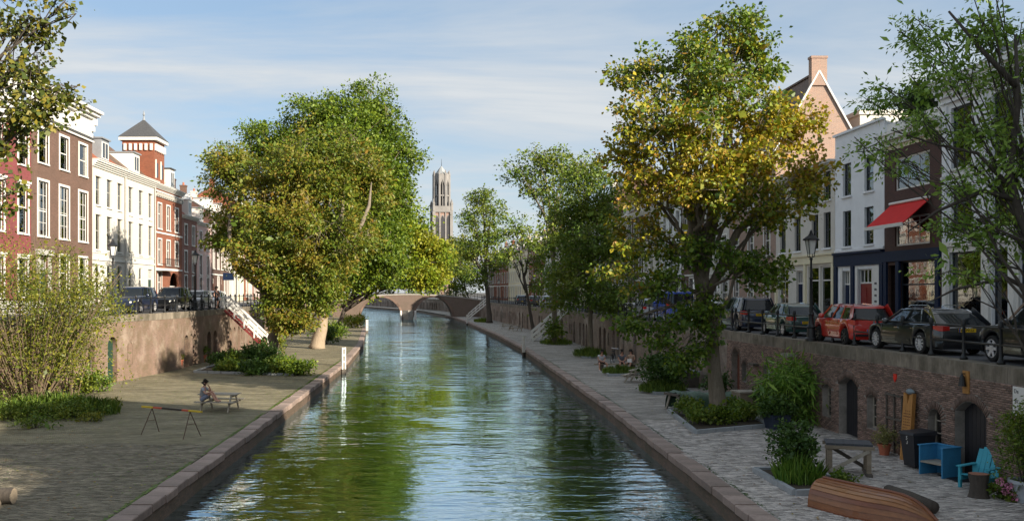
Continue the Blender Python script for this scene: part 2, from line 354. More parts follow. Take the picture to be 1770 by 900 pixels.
bark_grey = M('grey_bark', (0.20, 0.165, 0.125), 0.9, 0.35, 5, bump=0.8, stretch=(3, 3, 0.7), dirt=0.3, dirtcol=(0.07, 0.075, 0.035))
bark_pale = M('pale_bark', (0.33, 0.26, 0.185), 0.9, 0.3, 5, bump=0.8, stretch=(3, 3, 0.7))
bark_dark = M('dark_bark', (0.075, 0.062, 0.05), 0.9, 0.35, 5, bump=0.8, stretch=(3, 3, 0.7))
leaf_lime = leaf_mat('green_lime_leaves', [(0.045, 0.09, 0.010), (0.085, 0.145, 0.013), (0.14, 0.205, 0.016), (0.2, 0.255, 0.018)])
leaf_bright = leaf_mat('bright_green_leaves', [(0.08, 0.145, 0.012), (0.17, 0.25, 0.016), (0.25, 0.32, 0.02)], patch=[(0.27, 0.28, 0.02), (0.34, 0.3, 0.025)], pscale=0.3)
leaf_chest = leaf_mat('browning_chestnut_leaves', [(0.055, 0.10, 0.012), (0.10, 0.155, 0.015), (0.155, 0.20, 0.018), (0.2, 0.19, 0.022)], patch=[(0.26, 0.135, 0.022), (0.26, 0.21, 0.026), (0.17, 0.20, 0.02)], pscale=0.3)
leaf_maple = leaf_mat('turning_maple_leaves', [(0.045, 0.10, 0.013), (0.085, 0.155, 0.016), (0.13, 0.21, 0.018), (0.19, 0.24, 0.02)], patch=[(0.37, 0.35, 0.022), (0.46, 0.35, 0.024), (0.42, 0.2, 0.03), (0.23, 0.27, 0.02), (0.32, 0.32, 0.02)], pscale=0.22, lit_zband=(10.4, 0.05, 0.135))
leaf_ash = leaf_mat('ash_leaves', [(0.12, 0.22, 0.035), (0.21, 0.34, 0.055), (0.3, 0.43, 0.075)])
leaf_far = leaf_mat('mid_green_leaves', [(0.056, 0.112, 0.016), (0.098, 0.168, 0.020), (0.154, 0.224, 0.022)], patch=[(0.210, 0.224, 0.022), (0.140, 0.196, 0.022)], pscale=0.3)
leaf_dark = leaf_mat('dark_green_leaves', [(0.026, 0.065, 0.012), (0.046, 0.098, 0.016), (0.078, 0.137, 0.021)])
leaf_bush = leaf_mat('yellow_green_bush_leaves', [(0.06, 0.085, 0.014), (0.11, 0.14, 0.018), (0.19, 0.2, 0.022), (0.26, 0.24, 0.03)])
leaf_bamboo = leaf_mat('bamboo_leaves', [(0.07, 0.16, 0.02), (0.14, 0.27, 0.035), (0.26, 0.38, 0.06)])
leaf_grass = leaf_mat('grass_blades', [(0.072, 0.132, 0.019), (0.120, 0.204, 0.029), (0.192, 0.240, 0.038)])
leaf_left = leaf_mat('poplar_leaves', [(0.055, 0.083, 0.018), (0.094, 0.121, 0.022), (0.143, 0.154, 0.026), (0.275, 0.220, 0.026)])
fallen = leaf_mat('fallen_leaf_colours', [(0.35, 0.22, 0.03), (0.24, 0.11, 0.03), (0.14, 0.08, 0.03), (0.3, 0.26, 0.04)], 0.1)
def water_material():
    t = NT('canal_water')
    t.b.inputs['Base Color'].default_value = (0.010, 0.013, 0.004, 1); t.b.inputs['Roughness'].default_value = 0.03; t.b.inputs['IOR'].default_value = 1.4
    t.b.inputs['Specular IOR Level'].default_value = 0.8; t.b.inputs['Specular Tint'].default_value = (0.86, 0.96, 1.0, 1)
    def wave(sx, sy, sc, det, rot):
        mp = t.node('ShaderNodeMapping'); mp.inputs['Scale'].default_value = (sx, sy, 1); mp.inputs['Rotation'].default_value = (0, 0, R(rot)); t.l.new(t.tc.outputs['Object'], mp.inputs[0])
        n = t.node('ShaderNodeTexNoise'); n.inputs['Scale'].default_value = sc; n.inputs['Detail'].default_value = det; n.inputs['Roughness'].default_value = 0.5; n.inputs['Distortion'].default_value = 0.4
        t.l.new(mp.outputs[0], n.inputs[0]); return n.outputs[0]
    h = t.math('ADD', t.math('ADD', t.math('MULTIPLY', wave(0.4, 1.0, 0.85, 2, 5), 1.5), t.math('MULTIPLY', wave(0.42, 1.0, 2.2, 2, -8), 0.6)), t.math('MULTIPLY', wave(0.45, 1.0, 5.5, 2, 12), 0.2))
    calm = t.ramp(t.noise(0.11, 3), [(0.36, 0.3), (0.62, 1.25)])
    t.bump(t.math('MULTIPLY', h, calm), 1.0, 0.05)
    gl = t.node('ShaderNodeBsdfGlossy'); gl.inputs['Color'].default_value = (0.72, 0.91, 1.0, 1); gl.inputs['Roughness'].default_value = 0.02
    bn = [n for n in t.n if n.bl_idname == 'ShaderNodeBump'][0]; t.l.new(bn.outputs[0], gl.inputs['Normal'])
    fr = t.node('ShaderNodeFresnel'); fr.inputs[0].default_value = 1.33; t.l.new(bn.outputs[0], fr.inputs['Normal'])
    mx = t.node('ShaderNodeMixShader'); t.l.new(t.math('MINIMUM', t.math('MULTIPLY', fr.outputs[0], 2.6), 0.95), mx.inputs[0])
    t.l.new(t.b.outputs[0], mx.inputs[1]); t.l.new(gl.outputs[0], mx.inputs[2]); t.l.new(mx.outputs[0], t.out.inputs[0])
    return t.m
water_mat = water_material()
# ------------------------------------------------------------------ the lie of the land (X right, Y away, street level 0)
ZW, ZWAT, ZL = -3.2, -3.75, 0.6                     # wharf, water and left street levels
R_K = [(6.7, -12), (6.9, 20), (7.2, 42), (7.05, 86), (6.2, 112), (3.2, 170), (1.2, 196), (-8, 262), (-48, 400)]
L_K = [(-7.0, -12), (-7.0, 34), (-7.2, 68), (-8.2, 92), (-11.6, 136), (-15.5, 150), (-17.5, 200), (-27, 262), (-72, 400)]
R_W = [(14.45, -12), (14.45, 33), (14.0, 46), (13.4, 62), (13.1, 80), (13.0, 98), (11.9, 120), (8.7, 170), (6.8, 197), (-2, 262), (-42, 400)]
L_W = [(-23, -12), (-22.5, 30), (-21.3, 43), (-18.5, 54), (-17.6, 61), (-17.5, 74), (-18.5, 92), (-21, 120), (-26, 170), (-29, 200), (-38, 262), (-82, 400)]
R_F = [(22.4, -30), (21.8, 30), (21.5, 50), (21.3, 75), (20.7, 97), (19.6, 120), (16.4, 172), (14.2, 200), (5, 270)]
L_F = [(-26.5, -30), (-26.5, 105), (-28.5, 130), (-33.5, 170), (-38, 205), (-46, 262)]
def struct(name, me, mat, label):
    o = obj(name, me, mat); return tag(o, label, None, kind='structure')
def strip(name, fa, fb, ys, z, mat, label, nx=1):
    v, f = [], []
    for y in ys:
        a, b = fa(y), fb(y)
        for i in range(nx + 1): v.append((a + (b - a) * i / nx, y, z))
    for j in range(len(ys) - 1):
        for i in range(nx):
            k = j * (nx + 1) + i; f.append((k, k + 1, k + nx + 2, k + nx + 1))
    return struct(name, np_mesh(name, v, f), mat, label)
YS = list(np.arange(-12, 262.1, 4.0)) + [262.0, 280.0, 300.0, 330.0, 360.0, 400.0]
YS = sorted(set([round(y, 2) for y in YS] + [p[1] for q in (R_K, L_K, R_W, L_W) for p in q]))
ground_mat = M('far_ground', (0.10, 0.095, 0.085), 0.95, 0.3, 0.2)
me = np_mesh('ground', [(-2500, -400, -6), (2500, -400, -6), (2500, 5000, -6), (-2500, 5000, -6)], [[0, 1, 2, 3]])
struct('ground', me, ground_mat, 'low town ground reaching to the horizon under the city')
strip('street_right', lambda y: interp(R_W, y) + 0.35, lambda y: 700, YS, 0.0, asphalt, 'grey clinker street along the right quay')
strip('street_left', lambda y: -700, lambda y: interp(L_W, y) - 0.35, YS, ZL, asphalt, 'grey clinker street along the left quay')
me = np_mesh('far_terrain', [(-900, 400, -0.1), (900, 400, -0.1), (900, 3500, -0.1), (-900, 3500, -0.1)], [[0, 1, 2, 3]])
struct('far_terrain', me, ground_mat, 'city ground beyond the far bridge')
pav = strip('pavement', lambda y: interp(R_F, y) - 1.5, lambda y: interp(R_F, y) + 0.6, YS, 0.12, paving_r, 'raised pavement in front of the right hand houses')
strip('pavement', lambda y: interp(L_F, y) - 0.6, lambda y: interp(L_F, y) + 1.5, YS, ZL + 0.12, paving_l, 'raised pavement in front of the left hand houses')
def kerbline(poly, sgn, z, label):
    v, f = [], []
    for i, y in enumerate(YS):
        x = interp(poly, y) + sgn * 1.5
        v += [(x, y, z - 0.02), (x, y, z + 0.124), (x - sgn * 0.15, y, z + 0.124)]
        if i: k = 3 * i; f += [(k - 3, k, k + 1, k - 2), (k - 2, k + 1, k + 2, k - 1)]
    struct('pavement_kerb', np_mesh('pavement_kerb', v, f), stone, label)
kerbline(R_F, -1, 0, 'stone kerb edging the pavement of the right hand houses')
kerbline(L_F, 1, ZL, 'stone kerb edging the pavement of the left hand houses')
# water
n = 2
me = np_mesh('canal_water', [(-90, -14, ZWAT), (14, -14, ZWAT), (14, 404, ZWAT), (-90, 404, ZWAT)], [[0, 1, 2, 3]])
struct('canal_water', me, water_mat, 'rippled dark green canal water')
# wharves: a base sheet of joints with pavers standing proud in the near field, patterned paving beyond
KW = 0.55
def wharf(name, kerb, wall, sgn, ynear, base_mat, pav_mat, far_mat, label, seed):
    fa = lambda y: interp(kerb, y) + sgn * KW; fb = lambda y: interp(wall, y) + sgn * 0.1
    ysn = [y for y in YS if y < ynear] + [ynear]; ysf = [ynear] + [y for y in YS if y > ynear]
    w = strip(name, fa, fb, ysn, ZW, base_mat, label)
    far = strip('far_paving', fa, fb, ysf, ZW + 0.012, far_mat, 'patterned paving'); far.parent = w
    del far['kind']
    rng = np.random.default_rng(seed); rows = np.arange(19.6, ynear, 0.078); C_, S_, A_ = [], [], []
    for j, y in enumerate(rows):
        lo, hi = sorted((fa(y), fb(y))); xs = np.arange(lo + 0.1 + (j % 2) * 0.107 - 0.1, hi, 0.215)
        xs = xs[xs + 0.06 < hi]
        wob = 0.05 * np.sin(xs * 1.1 + y * 0.35) + 0.03 * np.sin(xs * 2.7 + 1 + y * 0.8)
        C_.append(np.stack([xs + rng.normal(0, 0.003, len(xs)), y + wob + rng.normal(0, 0.002, len(xs)), np.full(len(xs), ZW + 0.002) + rng.normal(0, 0.0025, len(xs))], -1))
        S_.append(np.tile([0.204, 0.069, 0.03], (len(xs), 1))); A_.append(rng.normal(0.05 * np.cos(xs * 1.1 + y * 0.35), 0.015))
    C_, S_, A_ = np.concatenate(C_), np.concatenate(S_), np.concatenate(A_)
    d = (C_[:, 0] - (10.2 if sgn > 0 else -9.6)) ** 2 * 0.6 + (C_[:, 1] - 20.9) ** 2
    vis = np.abs(C_[:, 0] * F / C_[:, 1] + CX - 885) < 880; vis &= (CY + F * 5.1 / C_[:, 1]) < 898
    order = np.argsort(np.where(vis, d, 1e9)); near = order[:290]; rest = order[290:]
    me = np_mesh('paver', BOXS * np.array([0.204, 0.069, 0.03]), BOXF); me.materials.append(pav_mat)
    for i in near:
        o = bpy.data.objects.new('paver', me); COL.objects.link(o); o.parent = w; o.location = C_[i]; o.rotation_euler = (0, 0, A_[i])
    v, f = np_boxes(C_[rest], S_[rest], A_[rest], 'z'); f = f.reshape(-1, 6, 4)[:, [0, 1, 2, 3, 5]].reshape(-1, 4)
    o = obj('pavers', np_mesh('pavers', v, f), pav_mat, w); o['kind'] = 'stuff'
    return w
wharf_r = wharf('wharf_right', R_K, R_W, 1, 37.0, joint_r, paver_r, paving_r, 'grey clinker wharf at the water on the right', 3)
wharf_l = wharf('wharf_left', L_K, L_W, -1, 31.0, joint_l, paver_l, paving_l, 'sunlit mossy clinker wharf at the water on the left', 4)
def kerb(name, poly, sgn, label):
    root = thing(name, label, None); root['kind'] = 'structure'; rng = random.Random(5)
    v, f = [], []
    for i, y in enumerate(YS):
        x = interp(poly, y) + sgn * 0.03; v += [(x, y, -6), (x, y, ZW - 0.16), (x + sgn * KW, y, ZW - 0.16)]
        if i: k = 3 * i; f += [(k - 3, k, k + 1, k - 2), (k - 2, k + 1, k + 2, k - 1)]
    obj('embankment', np_mesh('embankment', v, f), embank, root)
    y = 14.0; meshes = []
    for k in range(4):
        b = MB(); c = 0.02
        b.prism([(-KW / 2, -0.17), (KW / 2, -0.17), (KW / 2, 0.03 - c), (KW / 2 - c, 0.03), (-KW / 2 + c, 0.03), (-KW / 2, 0.03 - c)], -0.485, 0.485, 'y')
        me = b.mesh('kerb_stone'); me.materials.append(kerb_mat); meshes.append(me)
    while y < 205:
        L = 1.02; a, b = Vector((interp(poly, y), y)), Vector((interp(poly, y + L), y + L)); d = b - a
        o = bpy.data.objects.new('kerb_stone', meshes[rng.randrange(4)]); COL.objects.link(o); o.parent = root
        m = (a + b) / 2; o.location = (m.x + sgn * KW / 2 + rng.uniform(-.02, .02), m.y, ZW + rng.uniform(-0.014, 0.012)); o.rotation_euler = (rng.gauss(0, .004), rng.gauss(0, .012), -math.atan2(d.x, d.y) + rng.gauss(0, .006))
        y += L * d.y / d.length
    return root
kerb('canal_kerb', R_K, 1, 'reddish granite kerb along the right water edge')
kerb('canal_kerb', L_K, -1, 'reddish granite kerb along the left water edge')
def moss(poly, sgn, label, seed):
    rng = np.random.default_rng(seed); y = rng.uniform(20, 75, 5200); y = 20 + (y - 20) ** 1.0
    y = y[np.sin(y * 1.7) + np.sin(y * 0.6) + rng.normal(0, .7, len(y)) > -0.6]
    x = np.array([interp(poly, q) for q in y]) + sgn * (KW + 0.015 + np.abs(rng.normal(0, 0.05, len(y))))
    return x, y
# ------------------------------------------------------------------ facade helper: a wall face with rectangular or arched holes
def arch_pts(o, n=10):
    """curve from the left springing to the right springing"""
    xc, hw = (o['x0'] + o['x1']) / 2, (o['x1'] - o['x0']) / 2; zs, zt = o['zs'], o['z1']; pts = []
    for i in range(n + 1):
        u = -math.cos(math.pi * i / n)
        k = math.sqrt(max(0, 1 - u * u)) if o.get('round', True) else 1 - u * u
        pts.append((xc + hw * u, zs + (zt - zs) * k))
    return pts
def holed_wall(b, W, z0, z1, ops, reveal=0.15, y=0.0):
    xs = sorted(set([0.0, W] + [q for o in ops for q in (o['x0'], o['x1'])])); zs = sorted(set([z0, z1] + [q for o in ops for q in (o['z0'], o['z1'])]))
    xs = [x for x in xs if 0 <= x <= W]; zs = [z for z in zs if z0 <= z <= z1]
    for i in range(len(xs) - 1):
        for j in range(len(zs) - 1):
            cx, cz = (xs[i] + xs[i + 1]) / 2, (zs[j] + zs[j + 1]) / 2
            if any(o['x0'] < cx < o['x1'] and o['z0'] < cz < o['z1'] for o in ops): continue
            b.add([(xs[i], y, zs[j]), (xs[i + 1], y, zs[j]), (xs[i + 1], y, zs[j + 1]), (xs[i], y, zs[j + 1])], [(0, 1, 2, 3)])
    for o in ops:
        d = o.get('reveal', reveal); lo = [(o['x0'], o['z0']), (o['x1'], o['z0'])]
        if 'zs' in o:
            top = arch_pts(o)
            for (xa, za), (xb, zb) in zip(top, top[1:]): b.add([(xa, y, za), (xb, y, zb), (xb, y, o['z1']), (xa, y, o['z1'])], [(0, 1, 2, 3)])
            loop = lo + top[::-1]
        else: loop = lo + [(o['x1'], o['z1']), (o['x0'], o['z1'])]
        for (xa, za), (xb, zb) in zip(loop, loop[1:] + loop[:1]):
            if abs(xa - xb) + abs(za - zb) < 1e-6: continue
            b.add([(xa, y, za), (xb, y, zb), (xb, y + d, zb), (xa, y + d, za)], [(0, 3, 2, 1)])
def frame_of(p0, p1, z):
    p0, p1 = Vector(p0), Vector(p1); d = p1 - p0; return (p0.x, p0.y, z), math.atan2(d.y, d.x), d.length
door_green = M('dark_green_door', (0.02, 0.05, 0.035), 0.5, 0.2, 4)
door_black = M('blackened_door', (0.022, 0.022, 0.026), 0.5, 0.3, 4, stretch=(9, 1, 0.5))
door_brown = M('brown_door', (0.15, 0.05, 0.03), 0.55, 0.2, 4)
def plank_door(parent, o, y, mat, name='door'):
    b = MB(); n = max(2, round((o['x1'] - o['x0']) / 0.2)); w = (o['x1'] - o['x0']) / n
    for i in range(n):
        xa, xb = o['x0'] + i * w, o['x0'] + (i + 1) * w - 0.012; b.box(xa, xb, y, y + 0.05, o['z0'] + 0.02, o['z1'])
    return b.build(name, mat, parent)
def cellar_window(parent, o, y, frame, arched):
    b = MB(); x0, x1, z0, z1 = o['x0'], o['x1'], o['z0'], o['z1']; t = 0.06
    b.box(x0, x0 + t, y, y + 0.06, z0, z1); b.box(x1 - t, x1, y, y + 0.06, z0, z1); b.box(x0 + t, x1 - t, y, y + 0.06, z0, z0 + t)
    if not arched: b.box(x0 + t, x1 - t, y, y + 0.06, z1 - t, z1)
    xm = (x0 + x1) / 2; b.box(xm - 0.02, xm + 0.02, y + 0.01, y + 0.05, z0 + t, z1 - t)
    k = 3
    for i in range(1, k): zz = z0 + (z1 - z0) * i / k; b.box(x0 + t, x1 - t, y + 0.012, y + 0.048, zz - 0.015, zz + 0.015)
    w = b.build('window', frame, parent)
    MB().box(x0, x1, y + 0.035, y + 0.04, z0, z1).build('pane', glass_dark, w)
    return w
def quay_wall(label, p0, p1, z0, z1, ops, mat, bricks=None, seed=1, cop=0.42, thick=0.8, group=None):
    loc, rz, W = frame_of(p0, p1, 0); root = thing('quay_wall', label, 'wall', loc, rz, group); rng = np.random.default_rng(seed); zc = z1 - cop
    b = MB(); holed_wall(b, W, z0 - 0.3, zc, ops, 0.3)
    b.add([(0, 0, z0 - .3), (0, thick, z0 - .3), (0, thick, zc), (0, 0, zc)], [(0, 3, 2, 1)]); b.add([(W, 0, z0 - .3), (W, thick, z0 - .3), (W, thick, zc), (W, 0, zc)], [(0, 1, 2, 3)])
    b.build('masonry', mat, root)
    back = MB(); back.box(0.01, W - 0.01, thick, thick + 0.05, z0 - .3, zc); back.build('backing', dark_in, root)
    x = 0.0; k = 0
    while x < W - 0.02:                              # coping stones
        L = min(1.6, W - x); jit = rng.uniform(0, 0.012)
        MB().box(x + 0.004, x + L - 0.004, -0.014 - jit, thick * 0.8, zc, z1 - jit * 0.4).build('coping_stone', coping_mat, root); x += L
    for o in ops:
        if o['k'] == 'door': plank_door(root, o, 0.28, o.get('mat', door_black))
        elif o['k'] == 'hole': pass
        else: cellar_window(root, o, 0.2, o.get('mat', wood_pale), 'zs' in o)
    if bricks:
        xa, xb = bricks; C_, S_, A_ = [], [], []
        def inside(x, z, m=0.0):
            for o in ops:
                if o['x0'] - m < x < o['x1'] + m and o['z0'] < z < o['z1'] + m:
                    if 'zs' not in o: return True
                    hw = (o['x1'] - o['x0']) / 2; u = abs(x - (o['x0'] + o['x1']) / 2) / (hw + m)
                    kk = math.sqrt(max(0, 1 - u * u)) if o.get('round', True) else 1 - min(1, u) ** 2
                    if z < o['zs'] + (o['z1'] + m - o['zs']) * kk: return True
            return False
        j = 0; z = z0 + 0.03
        while z < zc - 0.02:
            cuts = sorted([(o['x0'], o['x1']) for o in ops if o['z0'] < z < o.get('zs', o['z1'])])
            segs, cur = [], xa
            for c0, c1 in cuts:
                if c0 > cur: segs.append((cur, c0))
                cur = max(cur, c1)
            if cur < xb: segs.append((cur, xb))
            for s0, s1 in segs:
                x = xa + math.floor((s0 - xa) / 0.22) * 0.22 - (j % 2) * 0.11
                while x < s1:
                    a0, a1 = max(x + 0.005, s0 + 0.002), min(x + 0.215, s1 - 0.002)
                    if a1 - a0 > 0.035 and not inside((a0 + a1) / 2, z, 0.24 if z > 0 or any(o.get('zs', 9) < z < o['z1'] + 0.26 and o['x0'] - .2 < (a0 + a1) / 2 < o['x1'] + .2 for o in ops) else 0.0):
                        C_.append(((a0 + a1) / 2, -0.004 + rng.normal(0, 0.002), z)); S_.append((a1 - a0, 0.03, 0.049)); A_.append(rng.normal(0, 0.006))
                    x += 0.22
            z += 0.06; j += 1
        C_, S_, A_ = np.array(C_), np.array(S_), np.array(A_); full = np.where(S_[:, 0] > 0.205)[0]
        rzm = Matrix.Translation(loc) @ Matrix.Rotation(rz, 4, 'Z')
        wy = np.array([(rzm @ Vector(c)).y for c in C_]); px = np.array([CX + F * (rzm @ Vector(c)).x / (rzm @ Vector(c)).y for c in C_])
        okk = full[(px[full] < 1765) & (C_[full, 2] > -2.4) & (C_[full, 2] < -0.5)]; near = okk[np.argsort(wy[okk])[:290]]; rest = np.setdiff1d(np.arange(len(C_)), near)
        me = np_mesh('brick', BOXS * np.array([0.21, 0.03, 0.049]), BOXF); me.materials.append(brick_near)
        for i in near:
            o = bpy.data.objects.new('brick', me); COL.objects.link(o); o.parent = root; o.location = C_[i]; o.rotation_euler = (0, A_[i], 0)
        v, f = np_boxes(C_[rest], S_[rest], A_[rest], 'y')
        o = obj('bricks', np_mesh('bricks', v, f), brick_near, root); o['kind'] = 'stuff'
        C_, S_, A_ = [], [], []
        for o in ops:                                 # arch rings, bricks on end
            if 'zs' not in o: continue
            pts = arch_pts(o, 40); acc = 0
            L = sum(math.dist(p, q) for p, q in zip(pts, pts[1:])); nb = max(8, int(L / 0.066))
            cum = np.cumsum([0] + [math.dist(p, q) for p, q in zip(pts, pts[1:])])
            for i in range(nb):
                s = (i + .5) / nb * L; xx, zz = np.interp(s, cum, [p[0] for p in pts]), np.interp(s, cum, [p[1] for p in pts])
                e = 0.03; dx = np.interp(s + e, cum, [p[0] for p in pts]) - np.interp(s - e, cum, [p[0] for p in pts]); dz = np.interp(s + e, cum, [p[1] for p in pts]) - np.interp(s - e, cum, [p[1] for p in pts])
                a = math.atan2(dz, dx); C_.append((xx - math.sin(a) * 0.115, -0.009, zz + math.cos(a) * 0.115)); S_.append((0.05, 0.036, 0.21)); A_.append(-a)
        if C_:
            v, f = np_boxes(C_, S_, np.array(A_), 'y'); o = obj('arch_bricks', np_mesh('arch_bricks', v, f), arch_brick, root); o['kind'] = 'stuff'
    return root
def op(k, xa, xb, z0, z1, zs=None, rnd=True, mat=None):
    o = dict(k=k, x0=xa, x1=xb, z0=z0, z1=z1)
    if zs is not None: o['zs'] = zs; o['round'] = rnd
    if mat: o['mat'] = mat
    return o
# near right wall, from Y=46 to Y=17 (openings given by their distance Y)
YF = 46.0
def oy(k, Ya, Yb, *a, **kw): return op(k, YF - max(Ya, Yb), YF - min(Ya, Yb), *a, **kw)
near_ops = [oy('door', 24.5, 26.0, ZW, -1.08, -1.42, False), oy('window', 26.68, 27.4, -2.6, -1.5, -1.85), oy('window', 30.55, 31.25, -2.65, -1.5, -1.66, False),
            oy('door', 31.9, 33.4, ZW, -1.1, -1.4, False), oy('window', 34.05, 34.8, -2.75, -1.52, -1.68, False),
            oy('window', 40.1, 40.95, -2.35, -1.3, mat=white), oy('window', 43.1, 43.8, -2.3, -1.35, -1.65), oy('door', 44.1, 45.3, ZW, -0.85, -1.4, True, door_brown),
            oy('door', 20.6, 21.9, ZW, -1.1, -1.45, False)]
wall_r = quay_wall('dark brick quay wall with arched cellar doors below the parked estate car', (14.0, 46), (14.45, 17), ZW, 0.0, near_ops, mortar, bricks=(0, 29.0), seed=2)
def run_walls(poly, ys, z1, mat, side, labels, seed, group, first_ops=None):
    rng = random.Random(seed)
    for i, (ya, yb) in enumerate(zip(ys, ys[1:])):
        pa, pb = (interp(poly, ya), ya), (interp(poly, yb), yb); p0, p1 = (pb, pa) if side == 'r' else (pa, pb)
        L = math.dist(pa, pb); ops = []; x = rng.uniform(0.8, 1.6)
        if first_ops is not None and i in first_ops: ops = first_ops[i]
        else:
            while x < L - 2.2:
                if rng.random() < 0.55:
                    ops.append(op('door', x, x + 1.05, ZW, -1.0, -1.45, True, rng.choice([door_black, door_green, door_brown, door_black]))); x += 1.05 + rng.uniform(.6, 1.2)
                else:
                    ops.append(op('window', x, x + 0.6, -2.4, -1.35, -1.6, True, rng.choice([white, wood_pale, black_iron]))); x += 0.6 + rng.uniform(.7, 1.6)
                if rng.random() < 0.3: x += rng.uniform(1, 2.5)
        quay_wall(labels[i], p0, p1, ZW, z1, ops, mat, seed=seed + i, group=group)
run_walls(R_W, [46, 62, 80, 98, 120, 170, 197, 262, 400], 0.0, wall_far, 'r',
          ['mottled brick quay wall with dark doors behind the tarpaulin pile', 'brick quay wall with doors behind the three seated people', 'brick quay wall beside the nearer white staircase', 'brick quay wall just beyond the nearer white staircase on the right', 'long brick quay wall between the two right hand white staircases', 'brick quay wall next to the far bridge on the right', 'brick quay wall beyond the far bridge on the right', 'farthest brick quay wall on the right'], 11, 'right quay wall stretches')
lx = lambda y: y - 43
left_ops = [op('window', 8.9, 9.5, -2.35, -1.0, -1.35, True, wood_dark), op('door', 10.35, 11.25, ZW, -0.62, -1.1, True, door_green), op('window', 12.15, 12.75, -2.3, -0.98, -1.3, True, wood_dark)]
run_walls(L_W, [17, 43, 54, 61, 74, 92, 120, 170, 200, 262, 400], ZL, wall_left, 'l',
          ['sunlit brick quay wall behind the big multi-stemmed shrub', 'pink sunlit brick quay wall with a narrow green arched door', 'short stretch of quay wall right of the narrow green arched door', 'shaded quay wall beside the red and white staircase on the left', 'quay wall behind the chestnut tree on the left', 'quay wall behind the big green lime tree on the left', 'left quay wall towards the far bridge', 'left quay wall right beside the far bridge', 'left quay wall beyond the far bridge', 'farthest left quay wall'], 31, 'left quay wall stretches',
          {0: [], 1: [op('window', 7.6, 8.15, -2.35, -1.0, -1.3, True, wood_dark), op('door', 9.35, 10.25, ZW, -0.62, -1.1, True, door_green), op('window', 11.25, 11.8, -2.3, -0.98, -1.28, True, wood_dark)], 2: []})
# ------------------------------------------------------------------ houses
WCACHE = {}
def window_mesh(w, h, nx, nz, t, bar, mid):
    key = (round(w, 2), round(h, 2), nx, nz, t, bar, mid)
    if key in WCACHE: return WCACHE[key]
    b = MB(); d = 0.06
    b.box(-w / 2, -w / 2 + t, 0, d, 0, h); b.box(w / 2 - t, w / 2, 0, d, 0, h); b.box(-w / 2 + t, w / 2 - t, 0, d, 0, t); b.box(-w / 2 + t, w / 2 - t, 0, d, h - t, h)
    if mid: b.box(-w / 2 + t, w / 2 - t, 0.004, d, h * mid - 0.035, h * mid + 0.035)
    for i in range(1, nx): x = -w / 2 + w * i / nx; b.box(x - bar / 2, x + bar / 2, 0.012, d - .01, t, h - t)
    for j in range(1, nz): z = h * j / nz; b.box(-w / 2 + t, w / 2 - t, 0.014, d - .012, z - bar / 2, z + bar / 2)
    c = MB(); c.box(-w / 2, w / 2, 0.03, 0.035, 0, h)
    WCACHE[key] = (b.mesh('window'), c.mesh('pane')); return WCACHE[key]
def meshobj(name, me, mat, parent, loc=(0, 0, 0)):
    o = bpy.data.objects.new(name, me); COL.objects.link(o); o.parent = parent; o.location = loc
    if not me.materials: me.materials.append(mat)
    o.material_slots[0].link = 'OBJECT'; o.material_slots[0].material = mat; return o
def add_window(parent, xc, z, w, h, frame=None, nx=1, nz=1, t=0.07, bar=0.03, mid=0.5, depth=0.1, casing=None, sill=None, curtains=None, gl=None, head=None):
    wm, pm = window_mesh(w, h, nx, nz, t, bar, mid); o = meshobj('window', wm, frame or white, parent, (xc, depth, z)); meshobj('pane', pm, gl or glass, o)
    if casing:
        cw, cm = casing; b = MB(); b.box(-w / 2 - cw, -w / 2, -depth - 0.03, -depth + .05, -cw * .6, h + cw); b.box(w / 2, w / 2 + cw, -depth - 0.03, -depth + .05, -cw * .6, h + cw); b.box(-w / 2, w / 2, -depth - 0.03, -depth + .05, h, h + cw)
        b.build('casing', cm, o)
    if head:
        hm, hh, ho = head; b = MB(); b.box(-w / 2 - 0.2, w / 2 + 0.2, -depth - ho, -depth + .04, h + 0.16, h + 0.16 + hh); b.box(-w / 2 - 0.14, w / 2 + 0.14, -depth - ho * .55, -depth + .04, h + 0.02, h + 0.16); b.build('window_head', hm, o)
    if sill: MB().box(-w / 2 - 0.1, w / 2 + 0.1, -depth - 0.1, -depth + .06, -0.1, 0.0).build('sill', sill, o)
    if curtains == 'sides':
        b = MB(); ww = w * 0.24; b.box(-w / 2 + .04, -w / 2 + ww, 0.12, 0.15, 0.02, h - .02); b.box(w / 2 - ww, w / 2 - .04, 0.12, 0.15, 0.02, h - .02); b.build('curtain', curtain, o)
    elif curtains == 'net': MB().box(-w / 2 + .04, w / 2 - .04, 0.12, 0.13, 0.02, h * 0.5).build('curtain', curtain, o)
    elif curtains == 'full': MB().box(-w / 2 + .04, w / 2 - .04, 0.12, 0.13, 0.02, h - .03).build('curtain', curtain, o)
    elif curtains == 'red':
        MB().box(-w / 2 + .04, w / 2 - .04, 0.045, 0.05, h * .52, h - .03).build('blind', blind_red, o); MB().box(-w / 2 + .04, w / 2 - .04, 0.12, 0.13, 0.02, h * 0.45).build('curtain', curtain, o)
    elif curtains == 'ochre': MB().box(-w / 2 + .04, w / 2 - .04, 0.06, 0.07, 0.03, h - .03).build('blind', blind_ochre, o)
    return o
